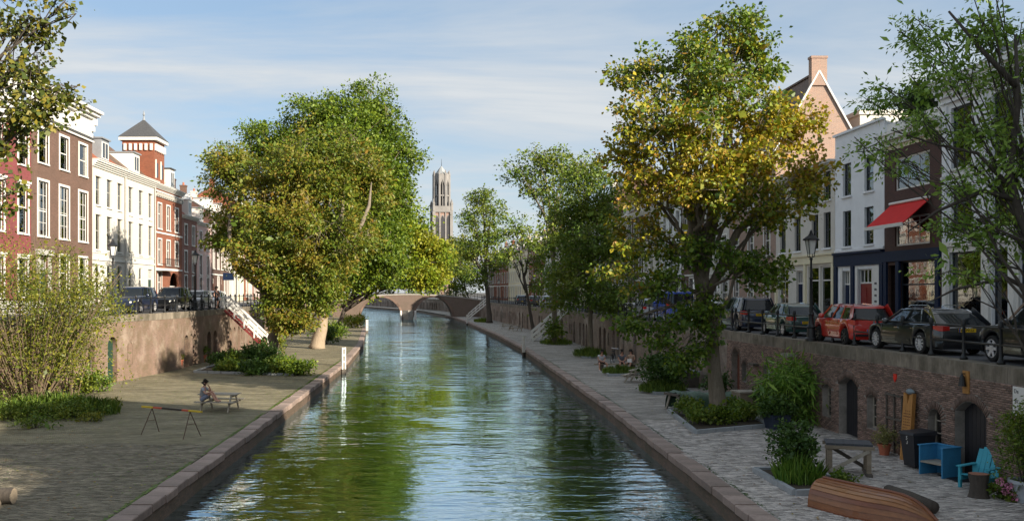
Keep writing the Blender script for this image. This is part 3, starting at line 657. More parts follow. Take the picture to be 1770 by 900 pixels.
def add_door(parent, xc, z, w, h, mat, panels=True, transom=0.0, frame=None, depth=0.15):
    b = MB(); b.box(-w / 2, w / 2, 0, 0.05, 0, h - transom)
    if panels:
        for sx in (-1, 1):
            for (a, c) in ((0.12, 0.42), (0.5, 0.92)): b.box(sx * w * .24 - w * .16, sx * w * .24 + w * .16, -0.02, 0.0, (h - transom) * a, (h - transom) * c)
    o = b.build('door', mat, parent); o.location = (xc, depth, z)
    MB().box(w * .36, w * .41, -0.05, 0, (h - transom) * .45, (h - transom) * .47 + .1).build('handle', chrome, o)
    if transom:
        f = MB(); f.box(-w / 2, w / 2, -0.01, 0.05, h - transom, h - transom + 0.08); f.box(-w / 2, w / 2, -0.01, .05, h - .06, h)
        for i in range(5): x = -w / 2 + w * i / 4; f.box(x - .03 if i else x, x + .03 if i < 4 else x, -0.005, .045, h - transom + .08, h - .06)
        f.build('transom_frame', frame or white, o); MB().box(-w / 2, w / 2, 0.02, 0.025, h - transom, h).build('pane', glass, o)
    return o
def house(label, p0, p1, z0, h, mat, ops, depth=9.0, roof=None, cornice=None, group=None, name='house', bands=(), plinth=None, cat='house'):
    """ops: list of dicts x0,x1,z0,z1 (above street) + style; roof: ('gable', rise, mat) | ('flat',) | ('hip', rise, mat); cornice: (mat, height, projection)"""
    loc, rz, W = frame_of(p0, p1, z0); root = thing(name, label, cat, loc, rz, group)
    b = MB(); holed_wall(b, W, -0.3, h, ops, 0.14)
    b.add([(0, 0, -.3), (0, depth, -.3), (0, depth, h), (0, 0, h)], [(0, 3, 2, 1)]); b.add([(W, 0, -.3), (W, depth, -.3), (W, depth, h), (W, 0, h)], [(0, 1, 2, 3)])
    b.add([(0, depth, -.3), (W, depth, -.3), (W, depth, h), (0, depth, h)], [(0, 3, 2, 1)])
    rt = roof[0] if roof else 'flat'
    if rt == 'gable':
        rr = roof[1]; b.add([(0, 0, h), (0, depth, h), (0, depth / 2, h + rr - 0.12)], [(0, 2, 1)]); b.add([(W, 0, h), (W, depth, h), (W, depth / 2, h + rr - 0.12)], [(0, 1, 2)])
    b.build('wall', mat, root)
    MB().box(0.05, W - .05, 0.9, 0.95, 0, h - .05).build('room_shade_board', dark_in, root)  # dark board in place of the shade inside the rooms
    if rt == 'gable':
        rr, rm = roof[1], roof[2]; g = MB(); t = 0.14; k = rr / (depth / 2); e = 0.15
        for s in (0, 1):
            ya, yb = (-e, depth / 2) if s == 0 else (depth + e, depth / 2); za = h - e * k
            v = [(-0.02, ya, za), (W + 0.02, ya, za), (W + 0.02, yb, h + rr), (-0.02, yb, h + rr)]; v += [(x, y, z - t) for x, y, z in v]
            g.add(v, [(0, 1, 2, 3), (7, 6, 5, 4), (0, 4, 5, 1), (1, 5, 6, 2), (2, 6, 7, 3), (3, 7, 4, 0)])
        rf = g.build('roof', rm, root)
        MB().box(-0.02, W + .02, depth / 2 - .12, depth / 2 + .12, h + rr - .03, h + rr + .1).build('ridge', rm, rf)
    elif rt == 'hip':
        rr, rm = roof[1], roof[2]; i = min(W, depth) * .35; g = MB()
        v = [(-.1, -.1, h), (W + .1, -.1, h), (W + .1, depth + .1, h), (-.1, depth + .1, h), (i, i, h + rr), (W - i, i, h + rr), (W - i, depth - i, h + rr), (i, depth - i, h + rr)]
        g.add(v, [(0, 1, 5, 4), (1, 2, 6, 5), (2, 3, 7, 6), (3, 0, 4, 7), (4, 5, 6, 7)]); g.build('roof', rm, root)
    else: MB().box(0, W, 0.02, depth, h - .25, h - .05).build('roof', lead, root)
    if cornice:
        cm, ch, cp = cornice; c = MB(); n = 4
        for i in range(n): c.box(-0.03, W + .03, -cp * (i + 1) / n, 0.05, h - ch + ch * i / n + (.002 if i else 0), h - ch + ch * (i + 1) / n)
        c.box(-0.05, W + .05, -cp - .06, 0.1, h, h + .06); c.build('cornice', cm, root)
    for (zb, hb, pb, mb) in bands: MB().box(-0.01, W + .01, -pb, 0.02, zb, zb + hb).build('string_course', mb, root)
    if plinth: MB().box(-.01, W + .01, -0.05, .02, -.3, plinth[0]).build('plinth', plinth[1], root)
    for o in ops:
        st = o['st']; xc = (o['x0'] + o['x1']) / 2; w, hh = o['x1'] - o['x0'], o['z1'] - o['z0']
        if o['k'] == 'door': add_door(root, xc, o['z0'], w, hh, **st)
        elif o['k'] == 'open': pass
        else: add_window(root, xc, o['z0'], w, hh, **st)
    return root
def row(n, W, z, h, w, st, m=0.0, xs=None, k='window'):
    xs = xs or [m + (W - 2 * m) * (i + .5) / n for i in range(n)]
    return [dict(k=k, x0=x - w / 2, x1=x + w / 2, z0=z, z1=z + h, st=dict(st)) for x in xs]
def dormer(parent, xc, y, z, w, h, d, wallm, roofm, nx=2, gable=False):
    b = MB(); b.box(xc - w / 2, xc + w / 2, y, y + d, z, z + h); o = b.build('dormer', wallm, parent)
    if gable: MB().prism([(xc - w / 2 - .12, z + h), (xc + w / 2 + .12, z + h), (xc, z + h + w * .55)], y - .1, y + d, 'y').build('dormer_roof', roofm, o)
    else: MB().box(xc - w / 2 - .1, xc + w / 2 + .1, y - .15, y + d, z + h, z + h + .1).build('dormer_roof', roofm, o)
    wm, pm = window_mesh(w * .8, h * .75, nx, 1, .07, .05, 0); wo = meshobj('dormer_window', wm, white, o, (xc, y - .045, z + h * .12))
    MB().box(xc - w * .38, xc + w * .38, y - .012, y - .006, z + h * .14, z + h * .85).build('dormer_pane', M('dark_dormer_glass', (0.03, 0.035, 0.04), 0.1, 0.1, spec=0.9), o)
    return o
def chimney(parent, x, y, z, w, d, h, mat):
    b = MB(); b.box(x - w / 2, x + w / 2, y - d / 2, y + d / 2, z, z + h); b.box(x - w / 2 - .06, x + w / 2 + .06, y - d / 2 - .06, y + d / 2 + .06, z + h - .15, z + h)
    o = b.build('chimney', mat, parent)
    for i in range(2): MB().lathe([(.1, 0), (.08, .35)], 8, (x - w * .2 + i * w * .4, y, z + h)).build('chimney_pot', terracotta, o)
    return o
LF = -26.5
def lp(ya, yb): return (interp(L_F, ya), ya), (interp(L_F, yb), yb)
def rp(ya, yb): return (interp(R_F, yb), yb), (interp(R_F, ya), ya)          # ya nearer than yb
S_white = dict(nx=1, nz=1, mid=0.5, sill=white, casing=(0.12, white))
# 1 rose painted house, far left
st = dict(frame=white, mid=0.55, casing=(0.2, white), sill=white, head=(white, 0.14, 0.16), curtains='sides')
ops = []
for x in (1.6, 4.6, 7.7, 10.9): ops += row(1, 12, 1.0, 2.4, 1.2, st, xs=[x]) + row(1, 12, 5.0, 3.0, 1.25, st, xs=[x]) + row(1, 12, 9.3, 2.5, 1.25, st, xs=[x])
h = house('rose painted brick house with white window surrounds at the left edge', *lp(47.2, 59.2), ZL, 13.0, brick_pinkpaint, ops, roof=('gable', 2.6, roof_slate), cornice=(white, 1.4, 0.55), plinth=(0.8, grey_trim))
dormer(h, 9.6, 0.6, 13.3, 1.6, 1.7, 2, white, lead); dormer(h, 3.4, 0.6, 13.3, 1.6, 1.7, 2, white, lead)
# 2 brown brick house with tall white entablature
W = 10.2; ops = []
for i, x in enumerate((1.75, 5.1, 8.45)):
    ops += row(1, W, 9.8, 2.25, 1.45, dict(mid=0.5, casing=(0.16, white), sill=white, curtains='red' if i else 'net', nx=1), xs=[x])
    ops += row(1, W, 5.0, 3.6, 1.55, dict(mid=0.46, nx=3, nz=4, casing=(0.16, white), sill=white, curtains='net'), xs=[x])
    if i != 0: ops += row(1, W, 0.9, 2.9, 1.45, dict(mid=0.6, casing=(0.16, white), sill=white, curtains='net'), xs=[x])
ops.append(dict(k='door', x0=1.1, x1=2.4, z0=0.1, z1=3.5, st=dict(mat=door_green, transom=.9)))
h = house('brown brick house with tall white entablature and red blinds', *lp(59.25, 59.25 + W), ZL, 12.9, brick_brown, ops, depth=10, roof=('gable', 2.4, roof_slate), plinth=(0.7, grey_trim))
b = MB(); b.box(-.02, W + .02, -.06, .3, 12.62, 14.2); b.box(-.04, W + .04, -.14, .3, 12.5, 12.62); b.box(-.1, W + .1, -.3, .3, 14.2, 14.4); b.box(-.2, W + .25, -.55, .3, 14.4, 14.62); b.box(-.25, W + .35, -.75, .35, 14.62, 14.82)
e = b.build('entablature', white, h)
for i in range(3): x = 1.75 + 3.35 * i; MB().box(x - 1.2, x + 1.2, -.085, -.062, 12.95, 13.9).build('panel', white, e)
for x in (0.25, 3.43, 6.78, W - .25):
    b = MB(); b.box(x - .13, x + .13, -.45, -.061, 13.75, 14.2); b.box(x - .1, x + .1, -.28, -.061, 13.3, 13.75); b.build('bracket', white, e)
dormer(h, 1.8, 1.0, 14.3, 1.5, 1.5, 2.5, white, lead)
# stone doorway on the brown house
b = MB(); b.box(0.75, 1.05, -.12, .05, 0, 3.75); b.box(2.45, 2.75, -.12, .05, 0, 3.75); b.box(.6, 2.9, -.25, .05, 3.75, 4.1); b.build('door_surround', grey_trim, h)
# 3, 4 white plastered pair
def white_house(label, ya, yb, fancy):
    W = yb - ya; ops = []
    for i in range(3):
        x = W * (i + .5) / 3 + (0.1 if fancy else -0.05)
        ops += row(1, W, 7.95, 2.15, 0.92, dict(mid=0.55, sill=white, frame=M('sash_grey', (0.32, 0.31, 0.27), .5, .05), curtains='net' if i == 1 else 'sides'), xs=[x])
        ops += row(1, W, 4.55, 2.65, 0.92, dict(mid=0.55, sill=white, frame=MATS['sash_grey'], curtains='sides'), xs=[x])
        if not (fancy and i == 2): ops += row(1, W, 0.95, 2.45, 0.95, dict(mid=0.6, sill=white, frame=white, curtains='net'), xs=[x])
        else: ops.append(dict(k='door', x0=x - .6, x1=x + .6, z0=0.1, z1=3.35, st=dict(mat=door_green, transom=.9)))
    h = house(label, *lp(ya, yb), ZL, 11.3, white_wall, ops, roof=('gable', 3.6, roof_red if not fancy else roof_brown), cornice=(white, 0.5, 0.45), bands=((3.75, .14, .08, white), (4.3, .08, .05, white)), plinth=(.6, grey_trim))
    for o in ops:                                       # raised plaster surrounds
        if o['z0'] > 4 and o['k'] == 'window':
            b = MB(); xc = (o['x0'] + o['x1']) / 2; ww = .62
            pts = [(xc - ww, o['z1'] + .02), (xc + ww, o['z1'] + .02), (xc + ww, o['z1'] + .16), (xc + ww * .5, o['z1'] + .3), (xc, o['z1'] + .34), (xc - ww * .5, o['z1'] + .3), (xc - ww, o['z1'] + .16)]
            b.prism(pts, -.07, .02, 'y'); b.build('window_arch', white_wall, h)
            if fancy and o['z0'] < 6:
                g = MB(); g.box(xc - .5, xc + .5, -.09, 0.02, o['z1'] + .5, o['z1'] + .72); g.lathe([(.0, -.1), (.16, -.06), (.2, 0)], 10, (xc, 0, o['z1'] + .62), 'y'); g.build('ornament', white, h)
    dormer(h, W * .5, 0.35, 11.55, 1.7, 1.75, 2.6, lead if not fancy else white, lead)
    b = MB(); b.tube([(W - .12, -.12, 0), (W - .12, -.12, 10.9)], .06, 6); b.build('downpipe', grey_trim, h)
    return h
white_house('white plastered house with grey dormer beside the brown brick house', 69.5, 76.5, False)
white_house('white plastered house with ornaments above its first floor windows', 76.5, 84.3, True)
# 5 red brick house with corner tower
W = 8.7; ops = []
for i, x in enumerate((1.5, 4.2, 6.9)):
    ops += row(1, W, 7.2, 2.3, 1.05, dict(mid=.6, casing=(.14, white), sill=white, curtains='sides'), xs=[x]) + row(1, W, 3.9, 2.3, 1.05, dict(mid=.6, casing=(.14, white), sill=white), xs=[x])
ops += row(1, W, 0.8, 2.4, 1.1, dict(mid=.6, casing=(.14, white)), xs=[1.5])
ops.append(op('open', 4.6, 7.4, 0, 3.2, 1.9, True)); ops[-1]['st'] = {}
h = house('red brick house with slate capped corner tower and white stone bands', *lp(84.35, 93.05), ZL, 11.2, brick_red, ops, depth=9, roof=('gable', 2.4, roof_brown), cornice=(white, .35, .4), bands=((3.4, .15, .06, white), (6.75, .15, .06, white), (10.1, .3, .1, grey_trim), (10.55, .12, .14, white)))
for i in range(14): x = .3 + i * .62; MB().box(x, x + .3, -.2, -.11, 10.2, 10.5).build('corbel', grey_trim, h)
tw = MB(); tw.box(.4, 3.4, .15, 3.1, 11.2, 15.2); t = tw.build('tower', brick_red, h)
for i in range(2):
    for k in range(2):
        x = 1.1 + i * 1.5; MB().box(x - .28, x + .28, .1, .148, 11.9, 13.2).build('tower_window', M('dark_tower_glass', (.03, .03, .035), .15, .1, spec=.8), h) if k == 0 else MB().box(x - .42, x - .3, .06, .149, 11.8, 13.5).build('tower_trim', white, h)
b = MB()
for i in range(6): x = .5 + i * .5; b.box(x, x + .22, -.06, .16, 14.3, 14.9); b.box(.24, .42, .3 + i * .48, .52 + i * .48, 14.3, 14.9)
b.build('tower_corbels', white, h)
MB().box(.15, 3.65, -.15, 3.35, 15.2, 15.5).build('tower_cornice', white, h)
MB().add([(.1, -.2, 15.5), (3.7, -.2, 15.5), (3.7, 3.4, 15.5), (.1, 3.4, 15.5), (1.9, 1.6, 17.4)], [(0, 1, 4), (1, 2, 4), (2, 3, 4), (3, 0, 4)]).build('tower_roof', roof_slate, h)
MB().lathe([(.14, 17.3), (.05, 17.7), (.12, 17.8), (.02, 18.2)], 8, (1.9, 1.6, 0)).build('finial', lead, h)
dormer(h, 6.4, .3, 11.3, 1.5, 2.0, 2.5, white, roof_slate, gable=False)
chimney(h, 7.9, 3, 12.6, .8, .8, 2.2, white_wall)
b = MB(); b.box(.4, 4.2, -.9, 0, 3.3, 3.5); bl = b.build('balcony', white, h)
b = MB(); b.tube([(.45, -.85, 4.4), (4.15, -.85, 4.4)], .03, 5)
for i in range(20): x = .45 + i * .195; b.tube([(x, -.85, 3.5), (x, -.85, 4.4)], .015, 4)
b.build('balcony_rail', black_iron, bl)
# gate in the round arch
b = MB()
for i in range(13): x = 4.7 + i * .22; b.tube([(x, .35, 0.05), (x, .35, 1.9)], .02, 4)
b.bar((4.6, .35, 1.9), (7.4, .35, 1.9), .05); b.build('gate', white, h)
# 6 mauve brick, 7 pale pink, 8+ beyond
S6 = dict(mid=.5, casing=(.13, white), sill=white, curtains='net')
W = 5.6; h = house('narrow mauve brick house with red tiled roof and small white gabled dormer', *lp(93.1, 98.7), ZL, 9.1, brick_mauve, row(2, W, 6.2, 2.0, .95, S6) + row(2, W, 3.4, 2.1, .95, S6) + row(2, W, .7, 2.3, .95, S6), roof=('gable', 3.0, roof_red), cornice=(white, .3, .35))
dormer(h, 3.6, .2, 9.3, 1.3, 1.6, 2.4, white, white, gable=True); chimney(h, 1.0, 4.2, 11.6, .7, .7, 1.3, brick_red)
W = 6.0; h = house('pale pink plastered house beyond the mauve brick house', *lp(98.75, 104.75), ZL, 8.8, pink_wall, row(2, W, 5.9, 2.0, .95, S6) + row(2, W, 3.2, 2.1, .95, S6) + row(2, W, .7, 2.2, .95, S6), roof=('gable', 2.8, roof_red), cornice=(white, .3, .35))
dormer(h, 3, .3, 9.0, 1.4, 1.5, 2.2, white, lead)
rngH = random.Random(77)
def generic(label, p0, p1, z0, mat, storeys, roofm, bays, group, shop=False, frame=None, gabled=True, rise=2.8):
    W = math.dist(p0, p1); fh = 3.25; h = .6 + fh * storeys; ops = []
    S = dict(mid=.55, casing=(.12, white), sill=white, frame=frame or white)
    for f in range(storeys):
        for i in range(bays):
            x = W * (i + .5) / bays; s = dict(S); s['curtains'] = rngH.choice(['net', 'sides', None, 'full', None])
            if f == 0 and i == 0: ops.append(dict(k='door', x0=x - .5, x1=x + .5, z0=.1, z1=3.0, st=dict(mat=rngH.choice([door_green, door_brown, navy]), transom=.7)))
            elif f == 0: ops += row(1, W, .7 if not shop else .4, 2.4 if not shop else 2.7, min(1.1 if not shop else 1.7, W / bays - .35), s, xs=[x])
            else: ops += row(1, W, .8 + fh * f, 2.2 - .2 * (f == storeys - 1), min(1.05, W / bays - .35), s, xs=[x])
    hs = house(label, p0, p1, z0, h, mat, ops, roof=('gable', rise, roofm) if gabled else ('flat',), cornice=(white, .4, .4), group=group, bands=((3.3, .14, .07, white),))
    if gabled and W > 5: dormer(hs, W / 2, .5, h + .3, 1.4, 1.5, 2.0, white, lead)
    if gabled: chimney(hs, .6, 4.5, h + rise - .5, .7, .7, 1.5, mat)
    return hs
GL = 'far left houses behind the trees'
ya = 104.8
for lab, w, m, s, rf, b in [('dark brick house with black shopfront beyond the pale pink house', 6.4, brick_dark, 3, roof_slate, 2), ('brown brick house behind the hanging shop sign', 6.8, brick_brown, 3, roof_red, 3), ('white house glimpsed below the chestnut limbs', 7.5, white_wall, 3, roof_red, 3), ('cream house behind the chestnut tree on the left', 7, cream_wall, 3, roof_brown, 3),
                      ('red brick house behind the big lime tree', 7.5, brick_red, 4, roof_slate, 3), ('white house behind the big lime tree', 7, white_wall, 3, roof_red, 3), ('mauve brick house behind the lime tree', 8, brick_mauve, 3, roof_red, 3), ('pale pink house behind the lime tree towards the far bridge', 8, pink_wall, 3, roof_brown, 3), ('brown brick house beyond the lime tree towards the far bridge', 9, brick_brown, 3, roof_red, 3)]:
    yb = ya + w * .97; generic(lab, *lp(ya, yb), ZL, m, s, rf, b, GL); ya = yb + .1
kk = 0
ORD = ['first', 'second', 'third', 'fourth', 'fifth', 'sixth', 'seventh', 'eighth', 'ninth', 'tenth']
while ya < 215:
    kk += 1; yb = ya + 8.6; generic(f'{ORD[kk - 1]} of the distant left bank houses past the lime tree houses', *lp(ya, yb), ZL, rngH.choice([brick_brown, white_wall, brick_red, cream_wall]), 3, roof_red, 3, 'distant left bank houses'); ya = yb + .1
# ---- right row
S_dark = dict(frame=M('dark_sash', (.02, .028, .04), .4, .1), mid=.6, depth=.12)
# big white house at the right edge
W = 11.6; ops = []
for i in range(4):
    x = 1.45 + i * 2.9
    ops += row(1, W, 7.15, 2.6, 1.5, dict(S_dark, nx=2, mid=.62, sill=white), xs=[x]) + row(1, W, 4.45, 1.95, 1.5, dict(S_dark, nx=2, mid=.62, sill=white, curtains='net' if i == 2 else None), xs=[x])
ops += row(1, W, .55, 3.05, 2.3, dict(S_dark, mid=0, casing=(.18, white)), xs=[1.75]) + row(1, W, .3, 3.3, 1.0, dict(S_dark, mid=.7), xs=[4.1]) + row(1, W, .55, 3.05, 2.0, dict(S_dark, mid=0, casing=(.18, white)), xs=[6.3]) + row(1, W, .55, 3.05, 2.2, dict(S_dark, mid=0, casing=(.18, white)), xs=[9.3])
h = house('large white plastered house with shop windows at the right edge', *rp(28.75, 40.35), 0, 10.9, cool_wall, ops, depth=10, roof=('gable', 3.2, roof_slate), cornice=(cool_wall, .9, .6), bands=((3.85, .2, .12, white), (6.75, .14, .08, white)))
for i in range(5): x = .12 + i * 2.84; MB().box(x, x + .35, -.08, .02, 4.1, 9.9).build('pilaster', cool_wall, h)
for x in (.2, 3.25, 4.85, 7.75): MB().box(x, x + .3, -.12, .02, 0, 3.8).build('shop_pillar', white, h)
# dark brick house with red awning
W = 5.05; ops = row(1, W, 6.75, 1.55, 3.1, dict(frame=white, nx=3, mid=0, t=.09, depth=.08, curtains='net'), xs=[2.55]) + row(1, W, 4.1, 1.35, 3.1, dict(frame=white, nx=3, mid=0, t=.09, depth=.08), xs=[2.55])
ops += row(1, W, .5, 2.85, 3.1, dict(S_dark, mid=.62, t=.06), xs=[2.95]); ops.append(dict(k='open', x0=.35, x1=1.15, z0=.1, z1=3.2, st={}))
h = house('dark brick house with a red awning and a roof terrace', *rp(40.4, 40.4 + W), 0, 9.3, brick_dark, ops, depth=9, roof=('flat',), bands=((3.38, .5, .12, navy),))
b = MB(); b.box(-.03, W + .03, -.12, .05, 8.95, 9.2); b.box(-.05, W + .05, -.35, .05, 9.2, 9.45); b.box(-.05, W + .05, -.42, .1, 9.45, 9.58); b.build('cornice', white, h)
MB().box(-.02, W + .02, -.02, .1, 8.75, 8.95).build('cornice_band', cream_wall, h); MB().box(.05, W - .05, .1, .25, 9.5, 10.1).build('parapet', white, h)
MB().box(1.3, 4.6, .3, .32, .6, 1.9).build('frosted_screen', M('frosted_film', (.42, .46, .47), .7, .08, 3), h)
for x in (.0, 1.2, 4.65): MB().box(x + .02, x + .32, -.1, .02, 0, 3.37).build('shop_pillar', navy, h)
MB().box(.36, 1.14, .5, .55, 0, 3.1).build('alcove_wall', M('alcove_tile', (.16, .16, .12), .8, .1), h)
aw = thing('awning', 'red fabric awning folded out over a dark brick house window', 'awning', h.location, h.rotation_euler.z)
red_cloth = M('red_awning_cloth', (.62, .02, .018), .85, .08, 2)
MB().add([(.75, -.06, 6.1), (4.25, -.06, 6.1), (4.25, -1.3, 5.0), (.75, -1.3, 5.0), (.75, -.06, 6.06), (4.25, -.06, 6.06), (4.25, -1.28, 4.97), (.75, -1.28, 4.97)], [(0, 3, 2, 1), (4, 5, 6, 7), (0, 4, 7, 3), (1, 2, 6, 5)]).build('cloth', red_cloth, aw)
MB().box(.72, 4.28, -1.36, -1.3, 4.86, 5.02).build('valance_bar', white, aw); MB().tube([(.74, -.12, 6.14), (4.26, -.12, 6.14)], .07, 8).build('roller', white, aw)
for x in (.85, 4.15): MB().tube([(x, -.06, 5.2), (x, -1.28, 4.93)], .025, 5).build('arm', chrome, aw)
# pale house with navy shop front and red door
W = 5.55; SD = dict(S_dark, nx=1, mid=.52, sill=cool_wall)
ops = row(1, W, 7.05, 1.75, .98, SD, xs=[1.45]) + row(1, W, 7.05, 1.75, .98, SD, xs=[3.95]) + row(1, W, 4.35, 1.9, .98, dict(SD), xs=[1.45]) + row(1, W, 4.35, 1.9, .98, dict(SD, curtains='ochre'), xs=[3.95])
ops.append(dict(k='door', x0=.95, x1=1.85, z0=.1, z1=3.05, st=dict(mat=navy, transom=.75))); ops.append(dict(k='door', x0=2.75, x1=4.35, z0=.1, z1=3.1, st=dict(mat=M('dark_red_door', (.2, .012, .012), .35, .1), transom=.75)))
h = house('pale plastered house with navy shopfront and dark red door', *rp(45.5, 45.5 + W), 0, 10.4, cool_wall, ops, depth=9, roof=('flat',), bands=((3.3, .62, .1, navy), (3.92, .1, .2, navy), (3.98 + .08, .12, .06, cool_wall)))
MB().box(-.04, W + .04, -.14, .1, 10.4, 10.52).build('roof_edge', cool_wall, h)
for x in (.02, 2.05, 5.2): MB().box(x, x + .33, -.1, .02, 0, 3.29).build('shop_pillar', navy, h)
for x0, x1 in ((.7, .95), (1.85, 2.05), (2.5, 2.75), (4.35, 5.15)): MB().box(x0, x1, -.04, .1, 0, 3.2).build('door_jamb', white, h)
nb = M('small_bells', (.1, .1, .1), .5)
for i in range(5): MB().box(4.65, 4.85, -.06, -.04, 1.1 + i * .3, 1.2 + i * .3).build('door_bell', nb, h)
# cream shop house
W = 8.9; ops = []
for x in (1.2, 3.6, 6.2, 7.9): ops += row(1, W, 4.4, 2.0, .95, dict(SD), xs=[x]) + row(1, W, 7.1, 1.6, .95, dict(SD), xs=[x])
ops += row(1, W, .5, 2.9, 1.5, dict(frame=white, mid=.72, nx=1, t=.09, curtains='full'), xs=[6.0]) + row(1, W, .5, 2.9, 1.5, dict(frame=white, mid=.72, nx=1, t=.09, curtains='full'), xs=[7.7]) + row(1, W, .5, 2.9, 1.6, dict(frame=white, mid=.72, nx=2), xs=[1.3])
ops.append(dict(k='door', x0=3.4, x1=4.4, z0=.1, z1=3.2, st=dict(mat=navy, transom=.8)))
h = house('cream and white house with yellow shop cornice below the tall gable', *rp(51.1, 60.0), 0, 9.2, white_wall, ops, depth=9, roof=('flat',), bands=((3.55, .45, .12, cream_wall), (4.0, .1, .2, cream_wall)), cornice=(white, .4, .35))
for x in (.02, 4.75, 8.6): MB().box(x, x + .28, -.1, .02, 0, 3.54).build('shop_pillar', cream_wall, h)
# tall house, gable wall towards the camera
W = 9.5; ops = []
for f in range(3): ops += row(3, W, .9 + 3.4 * f, 2.1, 1.05, dict(S6))
h = house('tall house with steep weathered brick gable and chimney above the cream house', *rp(60.05, 69.55), 0, 11.2, brick_gable, ops, depth=5.6, roof=('gable', 5.0, roof_brown), cornice=(white, .4, .3))
b = MB(); b.box(W - .38, W + .12, 2.3, 3.3, 15.3, 17.2); b.box(W - .42, W + .16, 2.25, 3.35, 17.05, 17.2); b.build('chimney', brick_gable, h)
for s in (-1, 1):
    g = MB(); a = Vector((W + .06, 2.8 + s * 2.95, 10.95)); c = Vector((W + .06, 2.8, 16.25)); g.bar(a, c, .16, .1); g.build('gable_coping', white, h)
b = MB(); b.box(4, 8.6, 5.9, 11, 0, 13.6); b.box(3.9, 8.7, 5.8, 11.1, 13.6, 13.9); b.build('rear_wing', white_wall, h)
GR = 'right bank houses behind the trees'
ya = 69.7
for lab, w, m, s, rf, b, g in [('white house behind the large yellow green tree', 6.5, white_wall, 3, roof_brown, 3, False), ('brown brick house left of the large yellow green tree trunk', 6.8, brick_brown, 3, roof_red, 3, True), ('pale grey house with white shop windows behind the bicycles', 7, cool_wall, 3, roof_slate, 3, False), ('white house lit behind the dark green slender tree', 7.5, white_wall, 3, roof_brown, 3, True),
                      ('dark brick house above the nearer right staircase', 6.5, brick_dark, 3, roof_brown, 3, True), ('white house with sash windows behind the tall sparse tree', 7, white_wall, 3, roof_brown, 3, True), ('brown house with steep brown roof behind the tall sparse tree', 7.5, brick_brown, 4, roof_brown, 3, True), ('pale house behind the slanting forked tree', 6.5, cool_wall, 3, roof_red, 2, True),
                      ('cream house with red tiled roof beyond the forked tree', 7.5, cream_wall, 3, roof_red, 2, True), ('dark brick cafe house with white cornice on the far right bank', 7.5, brick_dark, 3, roof_slate, 3, True), ('mauve brick house next to the cafe house', 7, brick_mauve, 3, roof_red, 3, True), ('white narrow house by the far right staircase', 7, white_wall, 3, roof_red, 2, True), ('grey plastered house near the far bridge on the right', 8, cool_wall, 3, roof_slate, 3, True)]:
    yb = ya + w * .97; hh = generic(lab, *rp(ya, yb), 0, m, s, rf, b, GR, shop=True, gabled=g, rise=3.4); ya = yb + .1
kk = 0
while ya < 225:
    kk += 1; yb = ya + 8.4; generic(f'{ORD[kk - 1]} of the distant right bank houses past the grey plastered house', *rp(ya, yb), 0, rngH.choice([brick_brown, white_wall, brick_red, cream_wall]), 3, roof_red, 3, 'distant right bank houses'); ya = yb + .1
# the row goes on past the camera; its tall houses are added for shade
def rp2(ya, yb): return (interp(R_F, yb), yb), (interp(R_F, ya), ya)
generic('brown brick house just outside the right edge', *rp2(21.5, 28.7), 0, brick_brown, 3, roof_slate, 3, None)
generic('white house outside the right edge', *rp2(7.3, 21.4), 0, white_wall, 3, roof_slate, 3, None, rise=2.2)
generic('tall brick house added unseen behind the camera on the right to shade the left wharf', *rp2(-2.0, 7.2), 0, brick_brown, 5, roof_slate, 4, None, rise=3.0)  # unseen; height and end wall set so its shadow covers the left wharf
generic('second tall brick house added unseen behind the camera on the right for its shade', *rp2(-18.0, -2.1), 0, brick_red, 4, roof_slate, 4, None, rise=3.0)  # unseen; height set for its shadow on the nearest left paving
